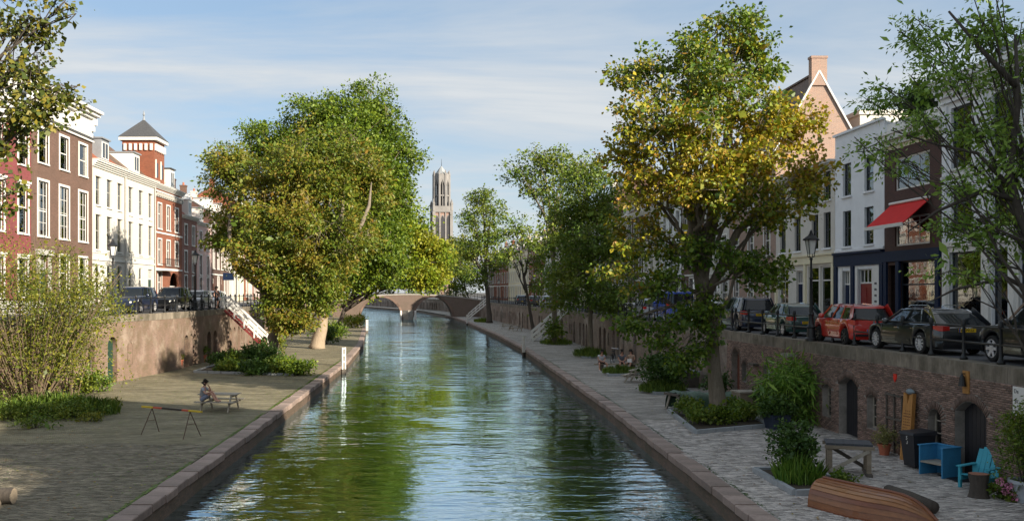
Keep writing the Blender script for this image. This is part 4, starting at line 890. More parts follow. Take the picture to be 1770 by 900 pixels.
# ------------------------------------------------------------------ far bridge, tower, stairs, railings, lamps, posts
def bridge():
    c = Vector((-7.8, 192)); root = thing('arched_bridge', 'brick bridge with two arches crossing the canal in the distance', 'bridge', (c.x, c.y, 0), R(4))
    X0, X1, D = -15.5, 19, 6.0
    def top(x): return 1.6 - 0.0055 * (x - 0.5) ** 2
    arches = [(-9.9, -1.15), (1.15, 9.4)]; spring, crown = -3.6, 0.85
    def soff(x):
        for a, b in arches:
            if a < x < b: u = (2 * x - a - b) / (b - a); return spring + (crown - spring) * (max(0, 1 - abs(u) ** 2.2)) ** .62
        return -6.0
    xs = sorted(set(list(np.linspace(X0, X1, 40)) + [q + e for a, b in arches for q in (a, b) for e in (-.001, .001)] + [a + (b - a) * (1 - math.cos(math.pi * i / 20)) / 2 for a, b in arches for i in range(21)]))
    b = MB()
    for x0, x1 in zip(xs, xs[1:]):
        za, zb = soff(x0 + 1e-4 if any(abs(x0 - a) < .0005 for a, _ in arches) else x0), soff(x1)
        for y, fl in ((0, False), (D, True)):
            f = [(x0, y, za), (x1, y, zb), (x1, y, top(x1) - .25), (x0, y, top(x0) - .25)]; b.add(f, [(3, 2, 1, 0) if fl else (0, 1, 2, 3)])
        b.add([(x0, 0, za), (x1, 0, zb), (x1, D, zb), (x0, D, za)], [(0, 3, 2, 1)])
    b.build('masonry', bridge_brick, root)
    for y in (-.08, D - .22):
        n = 22
        for i in range(n):
            xa, xb = X0 + (X1 - X0) * i / n, X0 + (X1 - X0) * (i + 1) / n - .02
            MB().add([(x, yy, top(x) + dz) for x in (xa, xb) for yy in (y, y + .3) for dz in (-.25, 0)], BOXF.tolist()).build('coping_stone', stone, root)
    b = MB()
    for i in range(30):
        xa, xb = X0 + (X1 - X0) * i / 30, X0 + (X1 - X0) * (i + 1) / 30; b.add([(xa, .2, top(xa) - .1), (xb, .2, top(xb) - .1), (xb, D - .2, top(xb) - .1), (xa, D - .2, top(xa) - .1)], [(0, 1, 2, 3)])
    b.build('deck', asphalt, root)
    for a, bb in arches:                               # arch rings of stone
        for i in range(16):
            u0, u1 = a + (bb - a) * (1 - math.cos(math.pi * i / 16)) / 2, a + (bb - a) * (1 - math.cos(math.pi * (i + 1) / 16)) / 2
            z0, z1 = soff(u0 + .002), soff(u1 - .002); mx = (a + bb) / 2; e = .4
            MB().add([(u0, -.06, z0), (u1, -.06, z1), (u1 + (u1 - mx) * .07, -.06, z1 + e), (u0 + (u0 - mx) * .07, -.06, z0 + e), (u0, .02, z0), (u1, .02, z1), (u1 + (u1 - mx) * .07, .02, z1 + e), (u0 + (u0 - mx) * .07, .02, z0 + e)],
                     [(0, 1, 2, 3), (0, 4, 5, 1), (1, 5, 6, 2), (2, 6, 7, 3), (3, 7, 4, 0)]).build('voussoir', arch_brick, root)
    MB().prism([(-1.1, -1.4), (1.1, -1.4), (.0, -2.3)][::-1], -6, -1.8, 'z').build('cutwater', stone, root)
    for x in (-1.5, 1.5): MB().lathe([(.22, -6), (.22, -2.0), (.12, -1.85)], 10, (x, -1.9, 0)).build('mooring_post', white, root)
    for y in (.05, D - .05):
        r = MB()
        xs2 = np.linspace(X0, X1, 24)
        for x in xs2: r.tube([(x, y, top(x) - .02), (x, y, top(x) + 1.05)], .04, 5)
        for hz in (.55, 1.0): r.tube([(x, y, top(x) + hz) for x in xs2], .025, 4)
        r.build('railing', black_iron, root)
    return root
bridge()
tower_stone = M('grey_tower_stone', (.24, .23, .22), .9, .25, .15, bump=.2); tower_brick = M('pale_tower_brick', (.30, .2, .165), .9, .15, .2)
dark_void = M('belfry_shadow', (.05, .05, .055), .9, .2, .2)
def dom():
    Y = 838.0; s = F / Y; X = (763 - CX) / s; root = thing('church_tower', 'grey gothic church tower with an open octagonal lantern on the skyline', 'tower', (X, Y, 0), R(8))
    Z = lambda y: CAMZ + (CY - y) / s
    zt, z1, z2, z3, w = Z(366), Z(306), Z(298), Z(292), 7.9
    def lancet(b, xc, w, z0, z1, y, d):
        pts = [(xc - w / 2, z0), (xc + w / 2, z0), (xc + w / 2, z1 - w), (xc + w * .3, z1 - w * .35), (xc, z1), (xc - w * .3, z1 - w * .35), (xc - w / 2, z1 - w)]; b.prism(pts, y, y + d, 'y')
    lo = MB(); lo.box(-w, w, -w, w, -1, zt); lo.build('lower_stage', tower_brick, root)
    b = MB()
    for sx in (-1, 1):
        for sy in (-1, 1): b.box(sx * w - 1.3, sx * w + 1.3, sy * w - 1.3, sy * w + 1.3, -1, zt - 1)
    for xx in (-2.6, 2.6): b.box(xx - .5, xx + .5, -w - .8, -w, -1, zt - 1); b.box(w, w + .8, xx - .5, xx + .5, -1, zt - 1)
    b.build('buttress', tower_stone, root)
    for i in range(3):
        q = MB(); lancet(q, -5.2 + i * 5.2, 3.0, zt - 44, zt - 4, -w - .25, .3); q.build('lancet_window', dark_void, root)
        q = MB(); lancet(q, -5.2 + i * 5.2, 3.9, zt - 44, zt - 3, -w - .12, .13); q.build('lancet_frame', tower_stone, root)
    b = MB(); b.box(-w - 1.2, w + 1.2, -w - 1.2, w + 1.2, zt - 1, zt + .4)
    b.box(-w - 1, w + 1, -w - 1, -w - .6, zt + .4, zt + 4.5)
    for sx in (-1, 1):
        b.box(sx * (w + .8) - .2, sx * (w + .8) + .2, -w - .5, w + 1, zt + .4, zt + 4.5)
        for sy in (-1, 1): b.lathe([(1.3, zt), (1.3, zt + 6), (1.6, zt + 6.2), (.1, zt + 11)], 6, (sx * (w + .3), sy * (w + .3), 0))
    b.build('gallery', tower_stone, root)
    ro = 7.3
    for k in range(8):                                 # open lantern: eight piers with arches between
        a = R(22.5 + 45 * k); a2 = R(22.5 + 45 * (k + 1)); p, q = Vector((math.cos(a), math.sin(a))) * ro, Vector((math.cos(a2), math.sin(a2))) * ro
        b = MB(); b.lathe([(1.25, zt), (1.1, z1 + 1), (1.3, z1 + 1.2), (.1, z1 + 6)], 6, (p.x, p.y, 0)); b.build('pier', tower_stone, root)
        m = (p + q) / 2; d = (q - p); L = d.length; t = MB(); ang = math.atan2(d.y, d.x)
        pts = [(-L / 2, z1 - 9), (-L * .33, z1 - 9), (-L * .2, z1 - 5.6), (0, z1 - 3.2), (L * .2, z1 - 5.6), (L * .33, z1 - 9), (L / 2, z1 - 9), (L / 2, z1), (0, z1 + 3.4), (-L / 2, z1)]
        t.prism(pts, -.5, .5, 'y'); t.box(-.25, .25, -.3, .3, zt, z1 - 4); t.box(-L / 2, L / 2, -.35, .35, zt, zt + 3); t.box(-L / 2, L / 2, -.3, .3, (zt + z1) / 2 - 2, (zt + z1) / 2 - 1)
        o = t.build('tracery', tower_stone, root); o.location = (m.x, m.y, 0); o.rotation_euler = (0, 0, ang)
    MB().lathe([(3.4, zt), (3.4, z1)], 8).build('stair_core', dark_void, root)
    MB().lathe([(ro - .2, z1), (ro * .75, z1 + 3), (ro * .42, z2 + 2.2), (.3, z3 + 2.5)], 8).build('spire', M('spire_lead', (.3, .32, .33), .8, .15, .2), root)
    MB().tube([(0, 0, z3 + 1), (0, 0, z3 + 9)], [.3, .1], 5).build('weather_vane', black_iron, root)
dom()
stair_red = M('red_stair_side', (.18, .03, .028), .6, .15, 3)
def stairs(label, top, dirx, zt, sidem, run=3.7, w=1.3):
    """straight wooden stair running from the quay wall top out over the wharf (dirx = +1 towards +X)"""
    root = thing('white_staircase', label, 'staircase', (top[0], top[1], ZW), 0 if dirx > 0 else math.pi); H = zt - ZW; n = 15; g = root
    for i in range(n):
        x = run * (i + .5) / n; z = H * (1 - (i + 1) / (n + 1)); MB().box(x - .14, x + .14, -w / 2 + .05, w / 2 - .05, z - .04, z).build('step', wood_grey if sidem is not stair_red else stair_red, root)
    for sy in (-1, 1):
        y = sy * w / 2; MB().bar((0, y, H - .1), (run, y, .05), .06, .17).build('stringer', sidem if sidem is stair_red else white, root)
        r = MB(); m = 5
        for i in range(m + 1): x = run * i / m; z = H * (1 - i / m); r.box(x - .05, x + .05, y - .05, y + .05, z, z + 1.02)
        rl = r.build('post_row', white, root)
        for k in (.5, 1.0): MB().bar((0, y, H + k), (run, y, k), .07, .15).build('handrail', white, root)
    return root
stairs('red sided staircase with white handrails on the left wharf', (-17.35, 73.3), 1, ZL, stair_red, 3.9)
stairs('white wooden staircase down to the wharf on the right', (12.75, 97), -1, 0, white)
stairs('far white wooden staircase near the bridge on the right', (8.0, 176), -1, 0, white)
stairs('tiny white staircase seen through the right bridge arch', (5.0, 207), -1, -1, white)
# iron railings on the quay walls
POSTM = None
def railing(label, poly, ya, yb, z, off, step, detail=True):
    global POSTM
    root = thing('quay_railing', label, 'railing', (interp(poly, ya), ya, z))
    ox, oyy = root.location.x, ya
    if POSTM is None:
        b = MB(); b.lathe([(.11, 0), (.11, .06), (.07, .1), (.05, .18), (.042, .9), (.065, .95), (.07, 1.05), (.055, 1.12), (.01, 1.16)], 8); POSTM = b.mesh('post', True); POSTM.materials.append(black_iron)
    y = ya; pts = []
    while y <= yb + .01:
        x = interp(poly, y) + off; pts.append((x - ox, y - oyy))
        o = bpy.data.objects.new('post', POSTM); COL.objects.link(o); o.parent = root; o.location = (x - ox, y - oyy, 0); y += step
    for hz in (.5, .95): MB().tube([(px, py, hz) for px, py in pts], .03, 5).build('rail', black_iron, root)
    return root
railing('black iron railing in front of the parked estate car', R_W, 17.5, 45.8, 0.0, .25, 1.75)
railing('black iron railing with bicycles behind the seated people', R_W, 46, 95.5, 0.0, .25, 2.0)
railing('black iron railing between the two right hand staircases', R_W, 98.5, 174, 0.0, .25, 2.2)
railing('far black railing on the right beyond the far staircase', R_W, 178, 192, 0, .25, 2.2)
railing('black iron railing above the pink quay wall on the left', L_W, 17.5, 72.3, ZL, -.25, 2.0)
railing('black iron railing behind the chestnut tree on the left', L_W, 75, 190, ZL, -.25, 2.2)
# street lamps
def lamp(loc, label):
    root = thing('street_lamp', label, 'street lamp', loc, 0, 'black quay lamps')
    MB().lathe([(.22, 0), (.22, .1), (.17, .16), (.15, .5), (.19, .55), (.13, .62), (.1, .7), (.085, 1.0), (.11, 1.05), (.07, 1.1), (.055, 2.4), (.075, 2.45), (.045, 2.5), (.04, 3.15), (.07, 3.2), (.03, 3.26)], 12).build('pole', black_iron, root, smooth=True, auto=True)
    b = MB()
    for k in range(4):
        a = R(45 + 90 * k); b.tube([(0, 0, 3.24), (math.cos(a) * .14, math.sin(a) * .14, 3.3), (math.cos(a) * .13, math.sin(a) * .13, 3.4)], .014, 5); b.tube([(math.cos(a) * .14, math.sin(a) * .14, 3.4), (math.cos(a) * .24, math.sin(a) * .24, 3.95)], .014, 5)
    b.build('lantern_frame', black_iron, root)
    MB().lathe([(.125, 3.4), (.225, 3.94)], 6).build('lantern_glass', lamp_glass, root)
    MB().lathe([(.33, 3.93), (.33, 3.97), (.22, 4.05), (.12, 4.12), (.07, 4.2), (.05, 4.28), (.01, 4.34)], 6).build('lantern_cap', black_iron, root)
    return root
l0 = lamp((14.3, 36.2, 0), 'black lamp post on the quay wall beside the green car')
for loc, lab in [((-17.85, 66, ZL), 'black street lamp behind the left parked cars in front of the mauve house'), ((-18.9, 52.6, ZL), 'black street lamp rising behind the big shrub on the left'), ((12.1, 126, 0), 'black street lamp in front of the far right houses'), ((9.4, 163, 0), 'far black street lamp before the dark brick cafe house'), ((13.25, 86, 0), 'black street lamp among the bicycles on the right')]:
    copy_tree(l0, None, loc, 0.3, lab)
# white mooring frames on the water edge
def white_post(loc, label, rz):
    root = thing('mooring_frame', label, 'post', loc, rz, 'white mooring frames'); h = 1.3
    for x in (-.13, .13): MB().box(x - .06, x + .06, -.06, .06, -.6, h).build('upright', white, root)
    for z in (h - .12, h * .55, .25): MB().box(-.07, .07, -.03, .03, z, z + .1).build('crosspiece', white, root)
    MB().box(-.2, .2, -.065, .065, -.58, -.2).build('weathered_foot', wood_dark, root)
    return root
w0 = white_post((interp(L_K, 64) + .12, 64, ZW), 'white mooring frame on the left kerb edge', .9)
copy_tree(w0, None, (interp(R_K, 82) - .1, 82, ZW), .8, 'white mooring frame on the right kerb before the nearer staircase')
copy_tree(w0, None, (interp(R_K, 158) - .1, 158, ZW), .8, 'white mooring frame near the far right staircase')
copy_tree(w0, None, (interp(L_K, 128) + .1, 128, ZW), .8, 'white mooring frame beyond the bend of the left kerb')
# ------------------------------------------------------------------ trees and plants
def leaves_mesh(name, C, n_dir, L, Wd, rng, droop=0.3, flat=0.0):
    """one folded kite per leaf. C centres (n,3), n_dir preferred outward directions"""
    n = len(C); d = rng.normal(0, 1, (n, 3)) + n_dir * 0.9; d[:, 2] -= droop; d /= np.linalg.norm(d, axis=1)[:, None] + 1e-9
    r = rng.normal(0, 1, (n, 3)); r[:, 2] += flat; s = np.cross(d, r); s /= np.linalg.norm(s, axis=1)[:, None] + 1e-9; nn = np.cross(s, d)
    z = np.exp(rng.normal(-.08, .33, n))[:, None]; ll = L * z * rng.uniform(.85, 1.15, n)[:, None]; ww = Wd * z * rng.uniform(.8, 1.2, n)[:, None]
    v = np.stack([C, C + d * ll * .45 + s * ww * .5 + nn * ww * .12, C + d * ll, C + d * ll * .45 - s * ww * .5 + nn * ww * .12], 1).reshape(-1, 3)
    f = np.arange(4 * n).reshape(-1, 4); return np_mesh(name, v, f)
def bez(a, b, c, n):
    return [a * ((1 - t) ** 2) + b * (2 * t * (1 - t)) + c * (t * t) for t in [i / n for i in range(n + 1)]]
def tree(name, label, base, fork, r0, lobes, leaf, bark, seed, nclus=500, per=55, lsize=(.16, .11), csig=.42, cat='tree', group=None, droop=.3, limbs_visible=1.0, extra_trunks=(), shell=2.4, sub=7, twr=.012):
    """base/fork: points; lobes: list of (centre, (rx, ry, rz), weight)"""
    rng = np.random.default_rng(seed); rr = random.Random(seed); base = Vector(base); fork = Vector(fork); o0 = base
    root = thing(name, label, cat, base, 0, group); wood = MB()
    n = 7; wob = [Vector((rr.gauss(0, r0 * .18), rr.gauss(0, r0 * .18), 0)) for _ in range(n + 1)]; wob[0] = Vector()
    tr = [base.lerp(fork, i / n) + wob[i] for i in range(n + 1)]
    rad = [r0 * (1.55 if i == 0 else (1.12 if i == 1 else 1 - .35 * i / n)) for i in range(n + 1)]
    tr.insert(1, base.lerp(fork, .045)); rad.insert(1, r0 * 1.22)
    wood.tube([p - o0 for p in tr], rad, 10)
    for et in extra_trunks: wood.tube([Vector(p) - o0 for p in et[0]], et[1], 8)
    C_all, D_all = [], []
    tw = sum(l[2] for l in lobes)
    for (c, rd, wt) in lobes:
        c = Vector(c); rd = Vector(rd); start = tr[rr.choice([-1, -1, -2, -3])]
        if c.z < fork.z + .3: start = tr[rr.choice([-2, -3, -4])]
        ctrl = start.lerp(c, .45) + Vector((rr.gauss(0, .4), rr.gauss(0, .4), rr.uniform(-.2, .9))); end = c + Vector((0, 0, rd.z * .45))
        limb = bez(start, ctrl, end, 8); Lr = r0 * (.26 + .34 * math.sqrt(wt / tw * len(lobes))) * limbs_visible; Lr = min(Lr, r0 * .7)
        limb = [p + Vector((rr.gauss(0, .07), rr.gauss(0, .07), rr.gauss(0, .05))) * (1 if 0 < i < 8 else 0) for i, p in enumerate(limb)]
        wood.tube([p - o0 for p in limb], [max(.012, Lr * (1 - .82 * i / 8)) for i in range(9)], 7)
        nodes = [(p, max(.02, Lr * (1 - .82 * i / 8))) for i, p in enumerate(limb) if i >= 3]
        for k in range(sub):
            p, pr = nodes[rr.randrange(min(6, len(nodes)))]; v = Vector((rr.gauss(0, 1), rr.gauss(0, 1), rr.gauss(.25, .8))); v.normalize()
            e = c + Vector((v.x * rd.x, v.y * rd.y, v.z * rd.z)) * rr.uniform(.6, .85); m = p.lerp(e, .5) + Vector((rr.gauss(0, .25), rr.gauss(0, .25), rr.uniform(0, .35)))
            br = bez(p, m, e, 5); r1 = min(pr * .6, .07 + .03 * rr.random()); wood.tube([q - o0 for q in br], [max(.012, r1 * (1 - .8 * i / 5)) for i in range(6)], 5, False)
            nodes += [(q, max(.015, r1 * (1 - .8 * i / 5))) for i, q in enumerate(br) if i > 1]
        npos = np.array([tuple(q[0]) for q in nodes])
        k = max(6, int(nclus * wt / tw)); v = rng.normal(0, 1, (k, 3)); v /= np.linalg.norm(v, axis=1)[:, None]; u = rng.random(k) ** (1 / shell)
        lump = 1 + .22 * np.sin(v[:, 0] * 5 + seed) * np.cos(v[:, 1] * 4.3 + seed * 2) + .15 * np.sin(v[:, 2] * 7 + v[:, 0] * 3)
        cc = np.array(tuple(c)) + v * u[:, None] * lump[:, None] * np.array(tuple(rd))
        for i in range(k):
            j = int(np.argmin(((npos - cc[i]) ** 2).sum(1))); p = nodes[j][0]; e = Vector(cc[i]); m = p.lerp(e, .55) + Vector((rr.gauss(0, .12), rr.gauss(0, .12), rr.uniform(-.05, .2)))
            wood.tube([p - o0, m - o0, e - o0], [min(nodes[j][1], twr * 1.7), twr, twr * .4], 3, False)
        m_ = rng.poisson(per, k); m_ = np.maximum(m_, 4); idx = np.repeat(np.arange(k), m_); off = rng.normal(0, csig, (len(idx), 3)) * np.array([1, 1, .62])
        C_all.append(cc[idx] + off); D_all.append(v[idx] * .6 + off / (csig * 1.6))
    wood.build('trunk', bark, root, smooth=True)
    C_all, D_all = np.concatenate(C_all) - np.array(tuple(o0)), np.concatenate(D_all)
    obj('crown', leaves_mesh('crown', C_all, D_all, lsize[0], lsize[1], rng, droop), leaf, root)
    return root
def px_lobe(x, y, Y, rx, ry, rdepth=None, w=1.0):
    """a crown lobe seen at photo pixel (x, y) at depth Y, radii in photo pixels"""
    s = F / Y; return (((x - CX) / s, Y, CAMZ + (CY - y) / s), (rx / s, (rdepth if rdepth else rx / s), ry / s), w)
def pz(x, y, Y): s = F / Y; return Vector(((x - CX) / s, Y, CAMZ + (CY - y) / s))
# --- chestnut on the left wharf (tall bare limbs, browning leaves)
B = P(472, 634, ZW)
lob = [px_lobe(395, 300, B.y + 3, 42, 62, w=1.0), px_lobe(395, 395, B.y + 2, 42, 50, w=.7), px_lobe(455, 330, B.y, 55, 75, w=1.1), px_lobe(525, 290, B.y - 1, 62, 65, w=1.2), px_lobe(600, 300, B.y, 58, 70, w=1.1), px_lobe(640, 335, B.y + 1, 38, 62, w=.7), px_lobe(500, 400, B.y - 2, 85, 62, w=1.4), px_lobe(585, 410, B.y - 2, 70, 60, w=1.1),
       px_lobe(450, 448, B.y - 1.5, 56, 40, w=.8), px_lobe(520, 478, B.y - 2.2, 72, 40, w=.9), px_lobe(488, 535, B.y - 2, 34, 40, w=.5), px_lobe(500, 545, B.y - 2.5, 36, 36, w=.5), px_lobe(560, 500, B.y - 1, 45, 42, w=.6)]
def limb(pts, r): return ([pz(*p) for p in pts], r)
yb = B.y - 1.6
ex = [limb([(470, 560, B.y), (455, 500, yb + 1), (405, 460, yb + 1), (396, 400, yb + 1.5), (400, 345, yb + 3)], [.36, .28, .2, .14, .05]), limb([(475, 555, B.y), (500, 480, yb), (524, 410, yb - .5), (530, 340, yb), (534, 280, yb + 1)], [.36, .25, .18, .13, .04]),
      limb([(478, 550, B.y), (545, 480, yb), (580, 430, yb - .5), (592, 365, yb), (596, 310, yb + 1)], [.34, .25, .19, .13, .04]), limb([(480, 540, B.y), (560, 460, yb), (620, 400, yb), (638, 355, yb + .5), (642, 315, yb + 1.2)], [.3, .22, .17, .12, .04])]
tree('chestnut_tree', 'browning chestnut with thick upright limbs on the left wharf', B, pz(474, 545, B.y), .42, lob, leaf_chest, bark_grey, 11, nclus=980, per=95, lsize=(.2, .105), csig=.33, extra_trunks=ex, droop=.5)
# --- big lime behind
B2 = P(548, 602, ZW); Y2 = B2.y
lob = [px_lobe(630, 205, Y2, 60, 62, w=1.2), px_lobe(560, 215, Y2, 62, 55, w=1.1), px_lobe(490, 260, Y2, 52, 55, w=.9), px_lobe(672, 270, Y2, 50, 62, w=1.1), px_lobe(610, 280, Y2 - 3, 85, 75, w=1.8), px_lobe(530, 300, Y2, 70, 70, w=1.2), px_lobe(670, 350, Y2 - 1, 50, 62, w=1.2), px_lobe(630, 410, Y2 - 3, 72, 62, w=1.5), px_lobe(560, 400, Y2 - 1, 75, 70, w=1.2), px_lobe(650, 455, Y2 - 2, 62, 42, w=1.0), px_lobe(580, 470, Y2 - 2, 62, 45, w=.9), px_lobe(455, 250, Y2 + 1, 38, 40, w=.5)]
tree('lime_tree', 'tall dense green lime tree with a pale leaning trunk', B2, pz(572, 480, Y2), .55, lob, leaf_lime, bark_pale, 12, nclus=1300, per=100, lsize=(.21, .16), csig=.46)
# --- bright green tree leaning over the canal before the bridge
Y3 = 124; B3 = Vector((-14.6, Y3, ZW))
lob = [px_lobe(655, 440, Y3, 55, 45, w=1.0), px_lobe(705, 410, Y3, 55, 45, w=1.2), px_lobe(745, 440, Y3, 38, 45, w=1.0), px_lobe(690, 465, Y3 - 2, 60, 32, w=1.0), px_lobe(625, 480, Y3 - 1, 45, 30, w=.7), px_lobe(740, 478, Y3, 32, 22, w=.5), px_lobe(690, 380, Y3, 38, 30, w=.6), px_lobe(610, 440, Y3, 42, 42, w=.6)]
tree('plane_tree', 'bright green tree leaning over the canal before the bridge', B3, pz(600, 525, Y3), .36, lob, leaf_bright, bark_dark, 13, nclus=620, per=55, lsize=(.32, .25), csig=.55, extra_trunks=[limb([(590, 530, Y3), (625, 510, Y3), (660, 493, Y3), (690, 470, Y3)], [.28, .24, .2, .1])])
Y4 = 215
tree('yellow_tree', 'small yellowing tree beyond the far bridge', (2.5, 214, -.1), pz(786, 470, Y4), .25, [px_lobe(785, 430, Y4, 26, 22), px_lobe(765, 455, Y4, 30, 25), px_lobe(800, 455, Y4, 22, 26)], leaf_bush, bark_dark, 14, nclus=150, per=40, lsize=(.4, .3), csig=.6)
far = [('far tree with a rounded crown on the left beyond the bridge', -24, 225, 640, 470, 34), ('far tree closing the canal view behind the left arch', -16, 262, 690, 478, 30), ('far green tree on the left bank next to the bridge', -27, 185, 560, 470, 45), ('low far tree behind the right arch of the bridge', 0, 258, 735, 485, 26)]
for i, (lab, x, Y, px, py, r) in enumerate(far):
    tree('far_tree', lab, (x, Y, 0), pz(px, py + 12, Y), .3, [px_lobe(px, py, Y, r, r * .8), px_lobe(px - r * .6, py + 8, Y, r * .6, r * .6), px_lobe(px + r * .6, py + 8, Y, r * .6, r * .6)], leaf_far, bark_dark, 60 + i, nclus=150, per=40, lsize=(.4, .3), csig=.6, group='far trees around the bridge')
# --- large yellow green tree on the right wharf
B5 = Vector((11.0, 37.1, ZW)); Y5 = 37.1
lob = [px_lobe(1265, 50, Y5 + 1, 62, 45, w=.8), px_lobe(1190, 90, Y5, 55, 45, w=.7), px_lobe(1300, 110, Y5 + 1, 52, 45, w=.8), px_lobe(1100, 130, Y5 + .5, 55, 42, w=.6), px_lobe(1220, 150, Y5 - .5, 80, 55, w=1.2), px_lobe(1120, 205, Y5 - 1, 70, 55, w=1.0), px_lobe(1290, 200, Y5 - 1, 85, 55, w=1.2), px_lobe(1200, 240, Y5 - 2, 85, 60, w=1.4),
       px_lobe(1375, 225, Y5, 55, 52, w=.8), px_lobe(1085, 270, Y5 - .5, 48, 45, w=.6), px_lobe(1300, 285, Y5 - 1.6, 85, 50, w=1.1), px_lobe(1140, 320, Y5 - 1, 75, 50, w=.9), px_lobe(1230, 330, Y5 - 2, 80, 45, w=1.0), px_lobe(1400, 315, Y5, 52, 45, w=.7), px_lobe(1330, 370, Y5 - 1, 75, 42, w=.7), px_lobe(1110, 405, Y5, 62, 45, w=.6), px_lobe(1200, 430, Y5 - .8, 75, 42, w=.65), px_lobe(1290, 450, Y5 - 1, 65, 36, w=.45), px_lobe(1140, 490, Y5 - 1, 58, 38, w=.5), px_lobe(1215, 535, Y5 - .6, 45, 40, w=.5), px_lobe(1150, 575, Y5 - .8, 42, 34, w=.4), px_lobe(1095, 560, Y5 - .6, 36, 30, w=.25), px_lobe(1185, 620, Y5 - .7, 30, 26, w=.25), px_lobe(1320, 480, Y5 - .6, 50, 30, w=.3), px_lobe(1218, 600, Y5 - .5, 20, 24, w=.14), px_lobe(1060, 470, Y5, 42, 34, w=.25)]
ex = [limb([(1218, 560, Y5), (1205, 440, Y5), (1190, 330, Y5), (1185, 230, Y5)], [.26, .22, .18, .1]), limb([(1218, 520, Y5), (1275, 400, Y5 - .5), (1340, 340, Y5 - .5), (1390, 290, Y5)], [.2, .16, .13, .06]), limb([(1215, 480, Y5), (1238, 360, Y5 + .4), (1262, 200, Y5 + .6), (1268, 80, Y5 + .8)], [.22, .18, .14, .06])]
tree('maple_tree', 'large yellow and green maple standing in a kerbed bed on the right wharf', B5, pz(1208, 430, Y5), .3, lob, leaf_maple, bark_grey, 15, nclus=1050, per=42, lsize=(.15, .115), csig=.2, extra_trunks=ex, limbs_visible=.55, droop=.6, shell=1.9, sub=8, twr=.01)
# --- ash at the right edge, trunk outside the frame
B6 = Vector((13.2, 20.2, ZW)); Y6 = 21.5
lob = [px_lobe(1700, 60, Y6, 75, 50, w=1.0), px_lobe(1590, 60, Y6 + 1, 55, 42, w=.55), px_lobe(1760, 140, Y6, 75, 60, w=1.0), px_lobe(1630, 130, Y6, 62, 40, w=.6), px_lobe(1530, 170, Y6 + 1.5, 52, 36, w=.4), px_lobe(1600, 215, Y6 + .5, 62, 34, w=.45), px_lobe(1700, 230, Y6, 70, 45, w=.7), px_lobe(1510, 250, Y6 + 1.5, 48, 28, w=.25), px_lobe(1560, 290, Y6 + .5, 50, 24, w=.16), px_lobe(1690, 320, Y6, 62, 40, w=.5), px_lobe(1760, 290, Y6 - .5, 55, 50, w=.6),
       px_lobe(1650, 395, Y6 + .5, 52, 30, w=.28), px_lobe(1690, 400, Y6, 55, 40, w=.45), px_lobe(1760, 400, Y6, 50, 48, w=.5), px_lobe(1660, 462, Y6, 60, 22, w=.2), px_lobe(1850, 60, Y6, 80, 70, w=.6), px_lobe(1860, 220, Y6, 70, 70, w=.5), px_lobe(1720, -50, Y6, 80, 50, w=.5)]
ex = [limb([(1820, 560, 20.6), (1800, 460, 20.8), (1762, 370, 21), (1745, 300, 21), (1760, 180, 21), (1755, 60, 21)], [.14, .12, .1, .08, .06, .03]), limb([(1815, 520, 20.6), (1740, 480, 21), (1650, 500, 21.5), (1610, 520, 21.6)], [.07, .05, .03, .012]), limb([(1752, 330, 21), (1690, 265, 21.2), (1620, 250, 21.6), (1540, 225, 22)], [.06, .04, .028, .014]), limb([(1757, 150, 21), (1700, 90, 21.2), (1640, 20, 21.6)], [.07, .05, .025]), limb([(1756, 345, 21), (1700, 330, 21.2), (1620, 365, 21.6), (1570, 400, 22)], [.07, .05, .035, .015])]
tree('ash_tree', 'ash tree reaching in from the right edge with feathery green leaves', B6, pz(1830, 470, 20.6), .22, lob, leaf_ash, bark_dark, 16, nclus=430, per=30, lsize=(.13, .05), csig=.16, extra_trunks=ex, droop=.5, shell=1.7, sub=7, twr=.006, limbs_visible=.36)
# --- slender trees on the right wharf
def wtree(name, label, bx, by, Ytop, lobes, r0, fork, leaf, bark, seed, **k):
    B = P(bx, by, ZW); return tree(name, label, B, pz(fork[0], fork[1], B.y), r0, [px_lobe(x, y, B.y + dY, rx, ry, w=w) for (x, y, dY, rx, ry, w) in lobes], leaf, bark, seed, **k)
wtree('slender_tree', 'dark green tree with a straight pale trunk near the seated people', 1021, 614.7, 0, [(1010, 300, 0, 45, 36, .7), (1040, 350, 0, 50, 45, 1), (985, 370, 0, 42, 40, .8), (1015, 420, -1, 58, 42, 1), (1060, 430, 0, 42, 45, .7), (990, 470, -1, 48, 38, .8), (1035, 500, -1, 50, 36, .7), (975, 520, -1, 32, 26, .35), (1065, 520, 0, 32, 30, .4)], .2, (1019, 440), leaf_far, bark_grey, 21, nclus=540, per=62, lsize=(.18, .13), csig=.4, droop=.5)
wtree('tall_sparse_tree', 'tall sparse tree with ivy round its foot by the nearer right staircase', 958.7, 595, 0, [(940, 275, 0, 45, 26, .6), (900, 300, 0, 35, 24, .4), (975, 300, 0, 36, 34, .6), (930, 330, 0, 40, 26, .4), (970, 360, 0, 36, 34, .6), (950, 420, 0, 36, 32, .4), (985, 430, -1, 32, 42, .6), (960, 480, -1, 28, 28, .3), (957, 570, -.5, 9, 20, .35)], .26, (955, 400), leaf_far, bark_grey, 22, nclus=320, per=32, lsize=(.24, .16), csig=.38, shell=1.8)
wtree('forked_tree', 'slanting forked tree on the far right wharf', 924, 582.7, 0, [(890, 395, 0, 26, 24, .6), (915, 420, 0, 26, 22, .5), (880, 440, 0, 20, 22, .4), (930, 450, 0, 24, 30, .6), (925, 495, 0, 16, 14, .25)], .2, (906, 478), leaf_far, bark_dark, 23, nclus=120, per=28, lsize=(.26, .18), csig=.4, shell=1.8)
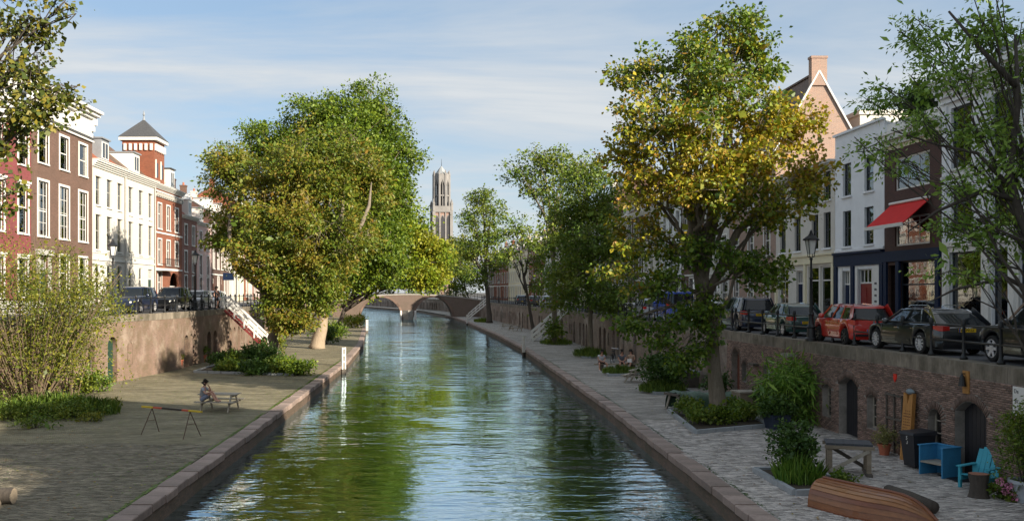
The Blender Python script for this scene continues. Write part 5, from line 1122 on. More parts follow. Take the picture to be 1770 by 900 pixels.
wtree('thick_wharf_tree', 'thick dark trunked tree beside the far right staircase', 846, 558, 0, [(830, 340, 0, 24, 22, .6), (850, 370, 0, 26, 24, .7), (815, 380, 0, 22, 24, .6), (845, 410, 0, 28, 24, .8), (815, 430, 0, 28, 26, .8), (855, 450, 0, 24, 24, .6), (825, 475, 0, 26, 22, .6)], .42, (838, 460), leaf_far, bark_dark, 24, nclus=300, per=38, lsize=(.32, .22), csig=.5)
wtree('bridge_tree', 'small leaning tree close to the right end of the far bridge', 826, 545, 0, [(790, 440, 0, 26, 24, .8), (775, 470, 0, 24, 22, .7), (805, 480, 0, 24, 22, .8), (785, 500, 0, 28, 14, .5)], .2, (803, 500), leaf_far, bark_dark, 25, nclus=190, per=40, lsize=(.34, .24), csig=.5)
# --- tree hanging in at the top left, trunk outside the frame
Y8 = 19.0
lob = [px_lobe(30, 130, Y8, 62, 42, w=1.0), px_lobe(70, 60, Y8, 42, 42, w=.35), px_lobe(20, 40, Y8, 50, 45, w=.5), px_lobe(55, 190, Y8, 52, 32, w=.9), px_lobe(105, 165, Y8, 32, 24, w=.35), px_lobe(20, 250, Y8, 42, 40, w=.5), px_lobe(10, 330, Y8, 36, 45, w=.3), px_lobe(-90, 120, Y8, 90, 110, w=1.6), px_lobe(-110, 300, Y8, 80, 100, w=1.1), px_lobe(110, 15, Y8, 28, 24, w=.15)]
tree('poplar_tree', 'poplar hanging in from the top left corner', (-11.4, 18.6, ZW), pz(-140, 330, Y8), .26, lob, leaf_left, bark_dark, 26, nclus=270, per=20, lsize=(.095, .085), csig=.14, droop=.7, shell=1.8, sub=7, twr=.006, limbs_visible=.4, extra_trunks=[limb([(-140, 380, Y8), (-60, 250, Y8), (20, 120, Y8), (80, 40, Y8)], [.08, .05, .03, .01])])
tree('dapple_tree', 'sparse unseen tree added on the right wharf to dapple the left wharf', (11.6, 7.5, ZW), (11.8, 7.5, 3.0), .25, [((11.6, 8, 7), (3, 3, 2.2), 1), ((9.8, 9.5, 8.5), (2.2, 2.2, 1.8), 1), ((13.2, 6, 9), (2.4, 2.4, 2), 1), ((11.4, 7, 11), (2.4, 2.4, 1.8), 1)], leaf_far, bark_dark, 27, nclus=260, per=30, lsize=(.18, .13), csig=.3, shell=1.8)  # added out of view to throw dappled shade on the left wharf
# ------------------------------------------------------------------ shrubs and beds
def shrub(name, label, c, r, h, leaf, seed, n=1500, stems=14, lsize=(.09, .06), spread=1.0, cat='shrub', group=None, droop=.1, base=.0, rad=.012, csig=.09, ncl=None, top=.5):
    rng = np.random.default_rng(seed); rr = random.Random(seed); c = Vector(c); root = thing(name, label, cat, c, 0, group); w = MB(); pts = []
    for i in range(stems):
        a = rr.uniform(0, 6.283); q = math.sqrt(rr.random()); e = Vector((math.cos(a) * r * q * spread, math.sin(a) * r * q * spread, h * rr.uniform(.65, 1.05) * (1.1 - .35 * q))); b0 = Vector((math.cos(a) * r * .15 * q, math.sin(a) * r * .15 * q, base))
        m = b0.lerp(e, .5) + Vector((rr.gauss(0, .06) * r, rr.gauss(0, .06) * r, h * .08)); br = bez(b0, m, e, 6); w.tube(br, [rad * (1 - .7 * k / 6) for k in range(7)], 4, False); pts += br[2:]
    w.build('stems', bark_dark if name != 'multi_stem_shrub' else M('brown_stems', (.13, .095, .06), .9, .3, 6), root)
    k = ncl or max(20, n // 18); v = rng.normal(0, 1, (k, 3)); v /= np.linalg.norm(v, axis=1)[:, None]; v[:, 2] = np.abs(v[:, 2]) * 1.0 - .15; u = rng.random(k) ** .42
    cc = np.stack([v[:, 0] * u * r, v[:, 1] * u * r, h * top + v[:, 2] * u * h * (1 - top)], -1); lo = rng.random(k) < .4; cc[lo, 2] *= rng.random(lo.sum()) * .9 + .1
    pa = np.array([tuple(p) for p in pts]); half = k // 2; cc[:half] = pa[rng.integers(0, len(pa), half)] + rng.normal(0, .06, (half, 3)) * r
    idx = rng.integers(0, k, n); off = rng.normal(0, csig * max(r, .5), (n, 3)); C = cc[idx] + off; C[:, 2] = np.maximum(C[:, 2], .02)
    obj('foliage', leaves_mesh('foliage', C, off / .2 + v[idx] * .3, lsize[0], lsize[1], rng, droop), leaf, root); return root
def tuft(name, label, c, rx, ry, h, leaf, seed, n=400, cat='plant', group=None, wid=.018, kind=None, rot=0.0):
    """blades of grass or weeds over an elliptical patch"""
    rng = np.random.default_rng(seed); a = rng.uniform(0, 6.283, n); q = np.sqrt(rng.random(n)); x, y = np.cos(a) * q * rx, np.sin(a) * q * ry; hh = h * rng.uniform(.4, 1.1, n) * (1.1 - .5 * q); la = rng.uniform(0, 6.283, n); ln = rng.uniform(.1, .55, n) * hh
    b = np.stack([x, y, np.zeros(n)], -1); m = b + np.stack([np.cos(la) * ln * .4, np.sin(la) * ln * .4, hh * .6], -1); t = b + np.stack([np.cos(la) * ln, np.sin(la) * ln, hh], -1); s = np.stack([-np.sin(la), np.cos(la), np.zeros(n)], -1) * wid
    v = np.stack([b - s * .6, b + s * .6, m + s, t, m - s], 1).reshape(-1, 3); f = np.arange(5 * n).reshape(-1, 5); o = obj(name, np_mesh(name, v, f), leaf); o.location = c; o.rotation_euler = (0, 0, rot); return tag(o, label, cat, group, kind)
# big multi-stemmed shrub, left
sb = P(52, 696, ZW)
shrub('multi_stem_shrub', 'big yellow green shrub of many bare stems in front of the left quay wall', sb, 4.3, 7.9, leaf_bush, 41, n=20000, stems=56, lsize=(.12, .06), spread=1.0, rad=.035, csig=.06, ncl=520, top=.6)
shrub('multi_stem_shrub', 'smaller yellow green stemmed shrub right of the big one', P(122, 682, ZW), 3.0, 6.2, leaf_bush, 42, n=10000, stems=16, lsize=(.12, .06), spread=.9, rad=.04, csig=.085, ncl=330, top=.6)
shrub('leafy_shrub', 'low green shrub at the foot of the pink quay wall', P(160, 678, ZW), 1.1, 1.0, leaf_far, 43, n=2400, lsize=(.12, .08))
tuft('tall_grass', 'tall grass and weeds round the big left shrub', P(95, 715, ZW), 2.7, 1.6, .95, leaf_grass, 44, 2600, 'grass', kind='stuff')
shrub('weed_clump', 'leafy weeds spilling on the paving at the left edge', P(25, 725, ZW), 1.2, .6, leaf_far, 45, n=1500, cat='plant')
for i, (wx, wy, wr, wh, lab) in enumerate([(185, 705, .7, .4, 'low weeds creeping onto the paving right of the shrub bed'), (60, 740, .9, .45, 'weeds at the front of the left shrub bed'), (160, 728, .6, .3, 'small weed patch before the left shrub bed'), (10, 700, 1.0, .9, 'tall weeds beside the timber beam')]): shrub('weed_clump', lab, P(wx, wy, ZW), wr, wh, leaf_far if i % 2 else leaf_bush, 180 + i, n=700, cat='plant', lsize=(.09, .05))
shrub('weed_clump', 'leafy weeds right of the big left shrub', P(120, 722, ZW), 1.5, .7, leaf_far, 46, n=2200, cat='plant')
# bed under the chestnut
bedspots = [(388, 632, 1.1, 1.0, leaf_dark, 'dark shrub beside the foot of the red staircase'), (418, 634, 1.2, 1.1, leaf_far, 'tall green shrub before the red staircase'), (450, 640, 1.4, 1.9, leaf_dark, 'dense dark shrub left of the chestnut trunk'), (400, 644, 1.0, .8, leaf_far, 'low shrub at the front left of the chestnut bed'), (440, 648, 1.0, .9, leaf_dark, 'low dark shrub at the front of the chestnut bed'), (484, 646, 1.2, 1.1, leaf_far, 'low leafy plant below the chestnut trunk'), (512, 648, 1.1, .95, leaf_lime, 'bright green plant at the right end of the chestnut bed'), (470, 612, 1.2, 1.9, leaf_chest, 'brown tinged shrub behind the chestnut bed')]
for i, (x, y, r, h, lf, lab) in enumerate(bedspots): shrub('bed_shrub', lab, P(x, y, ZW), r, h, lf, 100 + i, n=int(2300 * r * (1 + h * .3)), lsize=(.14, .09), group='shrubs in the chestnut bed')
shrub('leafy_shrub', 'green bushes on the left bank before the bridge', P(570, 585, ZW), 2.2, 1.6, leaf_lime, 120, n=3500, lsize=(.2, .14)); shrub('leafy_shrub', 'feathery plant on the bend of the left wharf', P(612, 566, ZW), 2.0, 2.0, leaf_bright, 121, n=2500, lsize=(.22, .12)); shrub('leafy_shrub', 'dark bush behind the pale leaning trunk', P(565, 594, ZW), 1.2, 1.9, leaf_dark, 122, n=2500, lsize=(.16, .1))
# right wharf beds
def bed(label, pts, z, mat=None, h=.16, w=.14):
    root = thing('planting_bed', label, 'planting bed', (pts[0][0], pts[0][1], z)); o = Vector((pts[0][0], pts[0][1])); q = [Vector(p) - o for p in pts]
    MB().add([(p.x, p.y, h * .6) for p in q], [tuple(range(len(q)))]).build('soil', soil, root)
    for i in range(len(q)):
        a, b = q[i], q[(i + 1) % len(q)]; L = (b - a).length; n = max(1, round(L / .95))
        for k in range(n):
            s, e = a.lerp(b, k / n + .004), a.lerp(b, (k + 1) / n - .004); MB().bar((s.x, s.y, h / 2), (e.x, e.y, h / 2), w, h).build('edging_stone', mat or M('bluish_edging', (.30, .32, .33), .8, .15, 6, bump=.2), root)
    return root
bed('stone edged bed round the maple trunk', [(9.0, 33.3), (12.2, 34.9), (12.5, 39.2), (9.5, 39.4)], ZW)
bed('stone edged bed behind the upturned boat', [(8.75, 23.2), (10.5, 23.5), (10.4, 26.3), (8.75, 26.2)], ZW)
bed('kerbed bed of low plants under the chestnut', [(-15.9, 58.6), (-9.4, 56.6), (-9.2, 61), (-10, 67), (-15.9, 67.5)], ZW)
bed('small grassy bed in front of the three seated people', [(9.9, 56.2), (12.2, 56.6), (12.2, 58.4), (10.1, 58.6)], ZW)
bed('small bed with a dense shrub beside the right picnic table', [(10.4, 46.0), (12.4, 46.4), (12.4, 49.6), (10.6, 49.4)], ZW)
bed('weedy bed round the straight pale trunk', [(10.6, 71.4), (12.4, 71.8), (12.4, 76), (10.7, 75.6)], ZW)
for i, (x, y, r, h, lf, lab) in enumerate([(9.8, 35.2, .75, .75, leaf_far, 'leafy plant at the left corner of the maple bed'), (10.6, 35.4, .6, .7, leaf_lime, 'bright plant in front of the maple trunk'), (11.6, 36.2, .75, .8, leaf_far, 'leafy plant right of the maple trunk'), (10.0, 37.8, .7, .8, leaf_far, 'low plant behind the left corner of the maple bed'), (11.9, 37.8, .6, .7, leaf_lime, 'light green plant at the right of the maple bed')]):
    shrub('bed_plant', lab, (x, y, ZW + .1), r, h, lf, 140 + i, n=1500, lsize=(.1, .07), cat='plant', group='plants in the maple bed')
shrub('leafy_shrub', 'dark leafy shrub in the bed behind the upturned boat', (9.45, 25.2, ZW + .1), .72, 1.5, leaf_dark, 150, n=3600, lsize=(.085, .062), top=.6, stems=18)
tuft('grass_clump', 'long bladed green grass under the shrub behind the boat', (9.35, 24.5, ZW + .1), .6, .5, .8, leaf_bamboo, 151, 520, 'plant', wid=.016)
shrub('flower_clump', 'low plants with blue flowers under the work table', (10.35, 24.0, ZW + .1), .35, .4, leaf_far, 152, n=500, cat='plant')
shrub('leafy_shrub', 'dense shrub beside the right picnic table', (11.2, 47.6, ZW + .1), 1.25, 2.0, leaf_dark, 153, n=5200, lsize=(.13, .09), stems=20)
tuft('grass_clump', 'grassy weeds under the shrub beside the picnic table', (11.0, 46.9, ZW + .1), 1.2, .9, .7, leaf_grass, 154, 800, 'grass')
tuft('grass_clump', 'grass in the bed before the three seated people', (10.9, 57.3, ZW + .1), 1.2, .9, .6, leaf_grass, 155, 900, 'grass')
tuft('grass_clump', 'grass round the straight pale trunk', (11.4, 73, ZW + .1), 1.3, 2.0, .8, leaf_grass, 156, 900, 'grass'); tuft('grass_clump', 'grass strip by the foot of the nearer right staircase', (11, 92, ZW), 1.6, 3, .7, leaf_grass, 157, 900, 'grass')
tuft('grass_clump', 'low grass near the far right staircase', (6.5, 160, ZW), 1.6, 4, .8, leaf_lime, 158, 900, 'grass', wid=.03)
shrub('bamboo', 'tall arching bamboo against the dark quay wall', (13.35, 35.9, ZW), 1.25, 2.75, leaf_bamboo, 159, n=3800, stems=46, lsize=(.32, .05), spread=1.0, rad=.014, csig=.12, droop=.9, top=.55, cat='bamboo')
for i, (x, y, r, h, lab) in enumerate([(12.35, 34.5, .65, .75, 'dark bush growing in the navy planter'), (12.7, 43.0, .8, .9, 'dark rounded bush beside the tarpaulin pile'), (13.1, 37.6, .6, .9, 'dark bush between bamboo and wooden box')]): shrub('leafy_shrub', lab, (x, y, ZW + .45), r, h, leaf_dark, 165 + i, n=2200, lsize=(.1, .07))
shrub('leafy_shrub', 'tall bush in a pale pot at the right edge', (14.1, 22.5, ZW + .45), .8, 2.0, leaf_far, 170, n=6000, lsize=(.075, .035), stems=26, csig=.1)
hyd = shrub('flowering_hydrangea', 'hydrangea with pink flower heads beside the tree stump', (13.75, 22.75, ZW), .38, .55, leaf_far, 171, n=700, lsize=(.1, .075), cat='plant')
shrub('roof_bush', 'round clipped bush on the roof terrace of the dark brick house', (22.6, 43.0, 9.7), 1.35, 2.1, leaf_dark, 172, n=7000, lsize=(.13, .09), csig=.13)
# leaves lying on the wharves and moss in the kerb joint
def litter(name, label, pts, leaf, seed, L=.09):
    rng = np.random.default_rng(seed); n = len(pts); C = np.array(pts); a = rng.uniform(0, 6.283, n); d = np.stack([np.cos(a), np.sin(a), rng.normal(.05, .12, n)], -1) * (L * rng.uniform(.5, 1.2, n))[:, None]; s = np.stack([-np.sin(a), np.cos(a), rng.normal(0, .15, n)], -1) * (L * .35 * rng.uniform(.6, 1.2, n))[:, None]
    v = np.stack([C - d * .5, C + s, C + d * .5, C - s], 1).reshape(-1, 3); v[:, 2] = np.maximum(v[:, 2], C[0, 2] - .003); o = obj(name, np_mesh(name, v, np.arange(4 * n).reshape(-1, 4)), leaf); return tag(o, label, 'leaves', kind='stuff')
rg = np.random.default_rng(9)
y = rg.uniform(20, 66, 1500); x = rg.uniform(-18, -7.6, 1500); litter('fallen_leaves', 'fallen leaves scattered over the left wharf', np.stack([x, y, np.full(1500, ZW + .035)], -1), fallen, 1)
y = rg.uniform(20, 60, 700); x = rg.uniform(7.8, 13.6, 700); litter('fallen_leaves', 'fallen leaves scattered over the right wharf', np.stack([x, y, np.full(700, ZW + .035)], -1), fallen, 2)
x, y = moss(L_K, -1, '', 7); litter('moss_line', 'green moss in the joint behind the left kerb', np.stack([x, y, np.full(len(x), ZW + .03)], -1), leaf_grass, 3, .1)
x, y = moss(R_K, 1, '', 8); k = len(x) // 3; litter('moss_line', 'mossy joint behind the right kerb', np.stack([x[:k], y[:k], np.full(k, ZW + .03)], -1), leaf_dark, 4, .07)
n = 5000; x = rg.uniform(-17.5, -7.7, n); y = rg.uniform(20, 64, n); m = np.sin(x * 1.3) + np.cos(y * .7) + rg.normal(0, .6, n) > .3; litter('paving_moss', 'tiny weeds and moss between the left wharf pavers', np.stack([x[m], y[m], np.full(m.sum(), ZW + .032)], -1), leaf_grass, 5, .075)
# ------------------------------------------------------------------ vehicles (local x forward, origin at ground centre)
car_glass = M('car_glass', (.012, .015, .017), .05, .05, spec=.5); trim_black = M('black_trim', (.02, .02, .022), .5, .1)
def wheel(parent, x, y, r, spokes, rimm, side):
    b = MB(); w = .1; b.lathe([(r * .7, -w), (r * .9, -w), (r, -w * .7), (r, w * .7), (r * .9, w), (r * .7, w)], 24, (0, 0, 0), 'y', False)
    t = b.build('wheel', rubber, parent, smooth=True, auto=True); t.location = (x, y, r)
    rm = MB(); yo = side * w; rm.lathe([(r * .74, yo * .2), (r * .74, yo * .95), (r * .66, yo * 1.0), (r * .64, yo * .55)], 24, (0, 0, 0), 'y', False); rm.lathe([(.001, yo * .9), (r * .16, yo * .9), (r * .17, yo * .6)], 12, (0, 0, 0), 'y', False)
    for k in range(spokes):
        a = 2 * math.pi * k / spokes; rm.bar((math.cos(a) * r * .1, yo * .82, math.sin(a) * r * .1), (math.cos(a) * r * .67, yo * .94, math.sin(a) * r * .67), r * (.24 if spokes < 7 else .1), .025, up=(0, 1, 0))
    rm.build('rim', rimm, t)
    d = MB(); d.lathe([(.001, yo * .35), (r * .62, yo * .35)], 16, (0, 0, 0), 'y', False); d.build('brake_disc', trim_black, t)
def car(name, label, loc, rz, paintm, spec, plate=None, rimm=None, spokes=5, group='cars parked on the right quay', badge=None, chrome_line=False, rails=False):
    L, Wd, H, belt = spec['L'], spec['W'], spec['H'], spec['belt']; r = spec.get('r', .32); hw = Wd / 2; root = thing(name, label, 'van' if name == 'parked_van' else 'car', loc, rz, group)
    xr, xf = -L / 2, L / 2; xwr, xwf = xr + spec['ro'], xf - spec['fo']; cowl, nose = spec['cowl'], spec.get('nose', .72); gc = .2
    def ztop(x):
        if x > cowl: t = (x - cowl) / (xf - cowl); return belt + (nose - belt) * t ** 1.6 - .13 * max(0, (t - .82) / .18) ** 2
        t = (x - xr) / .3
        return belt - (.1 * (1 - t) ** 2 if t < 1 else 0)
    def wid(x):
        t = min((x - xr) / .35, (xf - x) / .6, 1); return hw * (.80 + .2 * math.sin(max(0, t) * math.pi / 2))
    xs = sorted(set([xr, xr + .03, xr + .09, xr + .2, xf - .03, xf - .1, xf - .22] + list(np.linspace(xr + .3, xf - .35, 40)) + [q + e for q in (xwr, xwf) for e in (-r - .075, -r - .07, r + .07, r + .075)]))
    rows = []
    for x in xs:
        zb = gc + (.14 if x < xr + .02 or x > xf - .02 else 0); zt = ztop(x) - (.08 if x < xr + .02 or x > xf - .02 else 0); za = zb
        for q in (xwr, xwf):
            if abs(x - q) < r + .071: za = max(za, r + math.sqrt(max(0, (r + .07) ** 2 - (x - q) ** 2)))
        w = wid(x); md = (za + zt) / 2
        pr = [(0, za), (w * .9, za), (w * .975, za + min(.06, (zt - za) * .2)), (w, za + (zt - za) * .4), (w * 1.0, za + (zt - za) * .62), (w * .975, zt - (zt - za) * .14), (w * .93, zt - .02), (w * .8, zt + .005), (0, zt + .025)]
        rows.append([(x, -y, z) for y, z in pr[::-1]] + [(x, y, z) for y, z in pr[1:-1]])
    n = len(rows[0]); b = MB(); b.v = [p for rw in rows for p in rw]
    for i in range(len(rows) - 1):
        for j in range(n): a, c = i * n + j, i * n + (j + 1) % n; b.f.append((a, a + n, c + n, c))
    b.f.append(tuple(range(n))); b.f.append(tuple(reversed(range((len(rows) - 1) * n, len(rows) * n))))
    body = b.build('body', paintm, root, smooth=True, auto=True)
    # greenhouse
    g0r, g0f, g1r, g1f = spec['g']; wb, wt = hw * .9, hw * spec.get('tumble', .7)
    def ring(t, grow=0.0):
        e = t; xa, xb = g0r + (g1r - g0r) * e, g0f + (g1f - g0f) * (e ** .92); w = wb + (wt - wb) * e; z = belt - .01 + (H - belt + .01) * t; rc = .22; xa -= grow; xb += grow; w += grow; pts = []; xm, hl_ = (xa + xb) / 2 + .15, (xb - xa) / 2; sag = spec.get('sag', .07)
        for cxs, cys, a0 in ((xb - rc, w - rc, 0), (xa + rc, w - rc, 90), (xa + rc, -w + rc, 180), (xb - rc, -w + rc, 270)):
            for k in range(6): a = R(a0 + 90 * k / 5); xq = cxs + rc * math.cos(a); pts.append((xq, cys + rc * math.sin(a), z - sag * t * min(1.3, abs((xq - xm) / hl_)) ** 2))
        return pts
    def loft(ts, grow, cap):
        q = MB(); m = 24; rs = [ring(t, grow) for t in ts]; q.v = [p for rr_ in rs for p in rr_]
        for i in range(len(ts) - 1):
            for j in range(m): a, c = i * m + j, i * m + (j + 1) % m; q.f.append((a, c, c + m, a + m))
        if cap:
            last = rs[-1]; k0 = len(q.v) - m; cx = sum(p[0] for p in last) / m; prev = k0
            for sc, dz in ((.88, .025), (.6, .045)):
                k1 = len(q.v); q.v += [((p[0] - cx) * sc + cx, p[1] * sc, p[2] + dz) for p in last]
                for j in range(m): q.f.append((prev + j, prev + (j + 1) % m, k1 + (j + 1) % m, k1 + j))
                prev = k1
            q.f.append(tuple(range(prev, prev + m)))
        return q
    loft([0, .3, .6, .9], 0, False).build('windows', car_glass, root, smooth=True, auto=True); loft([.86, .95, 1.0], .012, True).build('roof', paintm, root, smooth=True, auto=True)
    def gp(xq, side, t):
        w = wb + (wt - wb) * t; return Vector((xq, side * (w + .004), belt - .01 + (H - belt + .01) * t))
    pl = spec.get('pillars', (.34, .68))
    for sd in (-1, 1):
        def xi(u, t): xa, xb = g0r + (g1r - g0r) * t, g0f + (g1f - g0f) * (t ** .92); return xa + (xb - xa) * u
        for u, wdt in ((.97, .07), (.03, spec.get('cp', .16))) + tuple((p, .07) for p in pl):
            q = MB(); q.bar(gp(xi(u, 0), sd, 0), gp(xi(u, .5), sd, .5), wdt, .02, up=(0, sd, 0)); q.bar(gp(xi(u, .49), sd, .49), gp(xi(u, .92), sd, .92), wdt, .02, up=(0, sd, 0)); q.build('pillar', paintm, root)
        if chrome_line: MB().tube([gp(xi(u, t), sd, t) + Vector((0, sd * .012, 0)) for u, t in ((.99, .02), (.98, .5), (.95, .84), (.6, .9), (.2, .88), (.06, .55), (.03, .03), (.5, .03), (.99, .02))], .012, 4).build('window_trim', chrome, root)
        if rails: MB().tube([(xi(.12, 1), sd * (wt - .1), H + .01), (xi(.2, 1), sd * (wt - .1), H + .06), (xi(.8, 1), sd * (wt - .1), H + .06), (xi(.9, 1), sd * (wt - .1), H + .01)], .018, 5).build('roof_rail', chrome, root)
        m = MB(); m.lathe([(.01, -.1), (.08, -.08), (.1, 0), (.08, .09), (.01, .1)], 8, (cowl - .45, sd * (hw + .09), belt + .06), 'y'); m.build('mirror', paintm, root, smooth=True)
        for xh in ((g0r + g0f) / 2 - .35, (g0r + g0f) / 2 + .65): MB().box(xh - .1, xh + .1, sd * (wid(xh) * .985) - .025, sd * (wid(xh) * .985) + .025, belt - .14, belt - .11).build('door_handle', paintm if not chrome_line else chrome, root)
        s = MB()
        for xh in (xwr + r + .25, (xwr + xwf) / 2 + .05, xwf - r - .12): s.bar((xh, sd * (wid(xh) * 1.001), gc + .12), (xh, sd * (wid(xh) * .98), belt - .05), .012, .008, up=(0, sd, 0))
        s.build('door_seam', trim_black, root)
        hl = MB(); hl.add([(xf - .42, sd * (wid(xf - .42) * .97 + .006), nose - .02), (xf - .1, sd * (wid(xf - .1) * .985 + .006), nose - .1), (xf - .1, sd * (wid(xf - .1) * .99 + .006), nose - .22), (xf - .38, sd * (wid(xf - .38) * .99 + .006), nose - .14), (xf + .01, sd * hw * .5, nose - .14), (xf + .01, sd * hw * .5, nose - .24)], [(0, 1, 2, 3), (1, 4, 5, 2)]); hl.build('headlight', lamp_glass, root)
        tz0, tz1 = spec.get('tail', (belt - .28, belt - .08)); tw = spec.get('tailw', .2)
        MB().add([(xr + .24, sd * (wid(xr + .24) + .006), tz1 - .01), (xr + .24, sd * (wid(xr + .24) + .006), tz0 + .05), (xr + .07, sd * (wid(xr + .07) + .01), tz0), (xr + .07, sd * (wid(xr + .07) + .01), tz1), (xr - .012, sd * (hw * .8), tz0), (xr - .012, sd * hw * .8, tz1), (xr - .016, sd * (hw * .8 - tw), tz0 + .02), (xr - .016, sd * (hw * .8 - tw), tz1 - .02)], [(0, 1, 2, 3), (3, 2, 4, 5), (5, 4, 6, 7)]).build('tail_light', tail_red, root)
        for xw in (xwr, xwf): wheel(root, xw, sd * (hw - .115), r, spokes, rimm or alu, sd)
    MB().box(xr - .03, xr + .02, -hw * .78, hw * .78, gc + .12, gc + .2).build('bumper_strip', trim_black, root); MB().box(xf - .02, xf + .012, -hw * .5, hw * .5, .34, .5).build('grille', trim_black, root)
    MB().box(xr + .25, xf - .3, -hw * .75, hw * .75, gc - .02, gc + .02).build('underbody', trim_black, root)
    if plate:
        pz_ = spec.get('pz', belt - .3); p = MB().box(xr - .035, xr - .02, -.26, .26, pz_ - .055, pz_ + .055).build('licence_plate', plate_yellow, root); text(plate, .1, ink, p, (xr - .037, 0, pz_), (R(90), 0, R(-90)))
        MB().box(xr - .0365, xr - .022, .215, .258, pz_ - .053, pz_ + .053).build('country_strip', M('plate_blue', (.01, .05, .35), .5), p)
    if badge == 'rings':
        q = MB()
        for k in range(4): q.tube([(xr - .02, -.12 + k * .08 + .05 * math.cos(R(a)), belt - .1 + .05 * math.sin(R(a))) for a in range(0, 361, 30)], .007, 4, False)
        q.build('badge', chrome, root)
    elif badge: MB().add([(xr - .025, 0, belt - .06), (xr - .025, .045, belt - .12), (xr - .025, 0, belt - .18), (xr - .025, -.045, belt - .12), (xr - .01, 0, belt - .12)], [(0, 1, 4), (1, 2, 4), (2, 3, 4), (3, 0, 4), (3, 2, 1, 0)]).build('badge', chrome, root)
    return root
ESTATE = dict(L=4.72, W=1.82, H=1.43, belt=.9, ro=1.02, fo=.9, cowl=1.0, nose=.72, sag=.1, g=(-2.26, 1.1, -1.5, .1), pillars=(.28, .6), r=.335, tail=(.74, .9), pz=.76)
HATCH = dict(L=3.62, W=1.66, H=1.47, belt=.95, ro=.6, fo=.68, cowl=.98, nose=.78, g=(-1.76, 1.05, -1.5, .3), pillars=(.33, .62), r=.3, cp=.3, tail=(.72, .9), tailw=.12, pz=.52)
SMALL = dict(L=3.75, W=1.63, H=1.42, belt=.9, ro=.66, fo=.7, cowl=.85, nose=.74, g=(-1.78, .9, -1.25, .15), pillars=(.3, .6), r=.29, tail=(.68, .86), pz=.6)
SUV = dict(L=4.5, W=1.83, H=1.68, belt=1.05, ro=.85, fo=.85, cowl=.95, nose=.88, g=(-2.16, 1.0, -1.9, .3), pillars=(.3, .62), r=.36, tail=(.8, 1.0), pz=.8)
VAN = dict(L=4.7, W=1.85, H=2.0, belt=1.15, ro=.85, fo=.8, cowl=1.25, nose=.95, g=(-2.3, 1.3, -2.2, .7), pillars=(.33, .66), r=.33, tumble=.82, tail=(.9, 1.2), pz=.8)
P_red, P_black, P_green, P_silver, P_blue, P_navy, P_white = paint('red_car_paint', (.52, .025, .015)), paint('black_car_paint', (.008, .009, .011)), paint('dark_green_car_paint', (.015, .07, .06)), paint('silver_car_paint', (.42, .43, .44)), paint('blue_van_paint', (.02, .07, .42)), paint('dark_blue_car_paint', (.012, .02, .05)), paint('white_car_paint', (.7, .7, .68))
up = R(90)
car('parked_car', 'red hatchback parked between the green car and the black estate car', (15.35, 35.0, 0), up, P_red, HATCH, '14-LRP-1', trim_black, 6, badge='diamond')
car('parked_car', 'black estate car with silver roof rails parked on the right quay', (15.55, 30.05, 0), up + .02, P_black, ESTATE, '8-XPV-53', None, 10, badge='rings', chrome_line=True, rails=True)
car('parked_car', 'black car cut off by the right edge of the picture', (15.9, 24.05, 0), up, P_black, SUV, None, None, 6)
car('parked_car', 'dark green small car beside the lamp post', (15.5, 41.6, 0), up, P_green, SMALL, '59-GT-8', None, 6)
car('parked_car', 'dark blue car parked beyond the small green car', (15.4, 47.6, 0), up, P_navy, SUV, '7-KFT-2', None, 5)
car('parked_car', 'silver car half hidden behind the maple trunk', (15.1, 54.0, 0), up, P_silver, SMALL, '3-XHR-6', None, 6)
car('parked_van', 'bright blue van parked behind the maple tree', (14.95, 61.0, 0), up, P_blue, VAN, '6-VBK-4', None, 5)
car('parked_car', 'pale car parked beyond the blue van', (14.7, 67.0, 0), up, P_silver, HATCH, '1-ZPK-9', None, 6)
for i, (Y, p, lab) in enumerate([(112, P_navy, 'dark car parked just beyond the nearer right staircase'), (122, P_silver, 'silver car parked far along the right quay'), (133, P_black, 'black car parked far along the right quay'), (146, P_navy, 'small dark car parked by the far lamp post')]):
    car('parked_car', lab, (interp(R_W, Y) + 1.6, Y, 0), up + .06, p, (SMALL, HATCH)[i % 2], '2-KLM-%d' % i, None, 5)
dn = R(-90); GLc = 'cars parked on the left quay'
car('parked_car', 'leftmost dark car on the left quay in front of the white houses', (-20.0, 59.5, ZL), dn, P_navy, SUV, None, None, 5, GLc)
car('parked_car', 'second dark car on the left quay beside the lamp post', (-19.3, 65.4, ZL), dn, P_black, SUV, None, None, 5, GLc)
car('parked_car', 'silver car on the left quay near the red staircase', (-19.2, 71.5, ZL), dn, P_silver, HATCH, None, None, 5, GLc)
car('parked_car', 'pale car beyond the red staircase on the left quay', (-19.4, 77.5, ZL), dn, P_white, SMALL, None, None, 5, GLc)
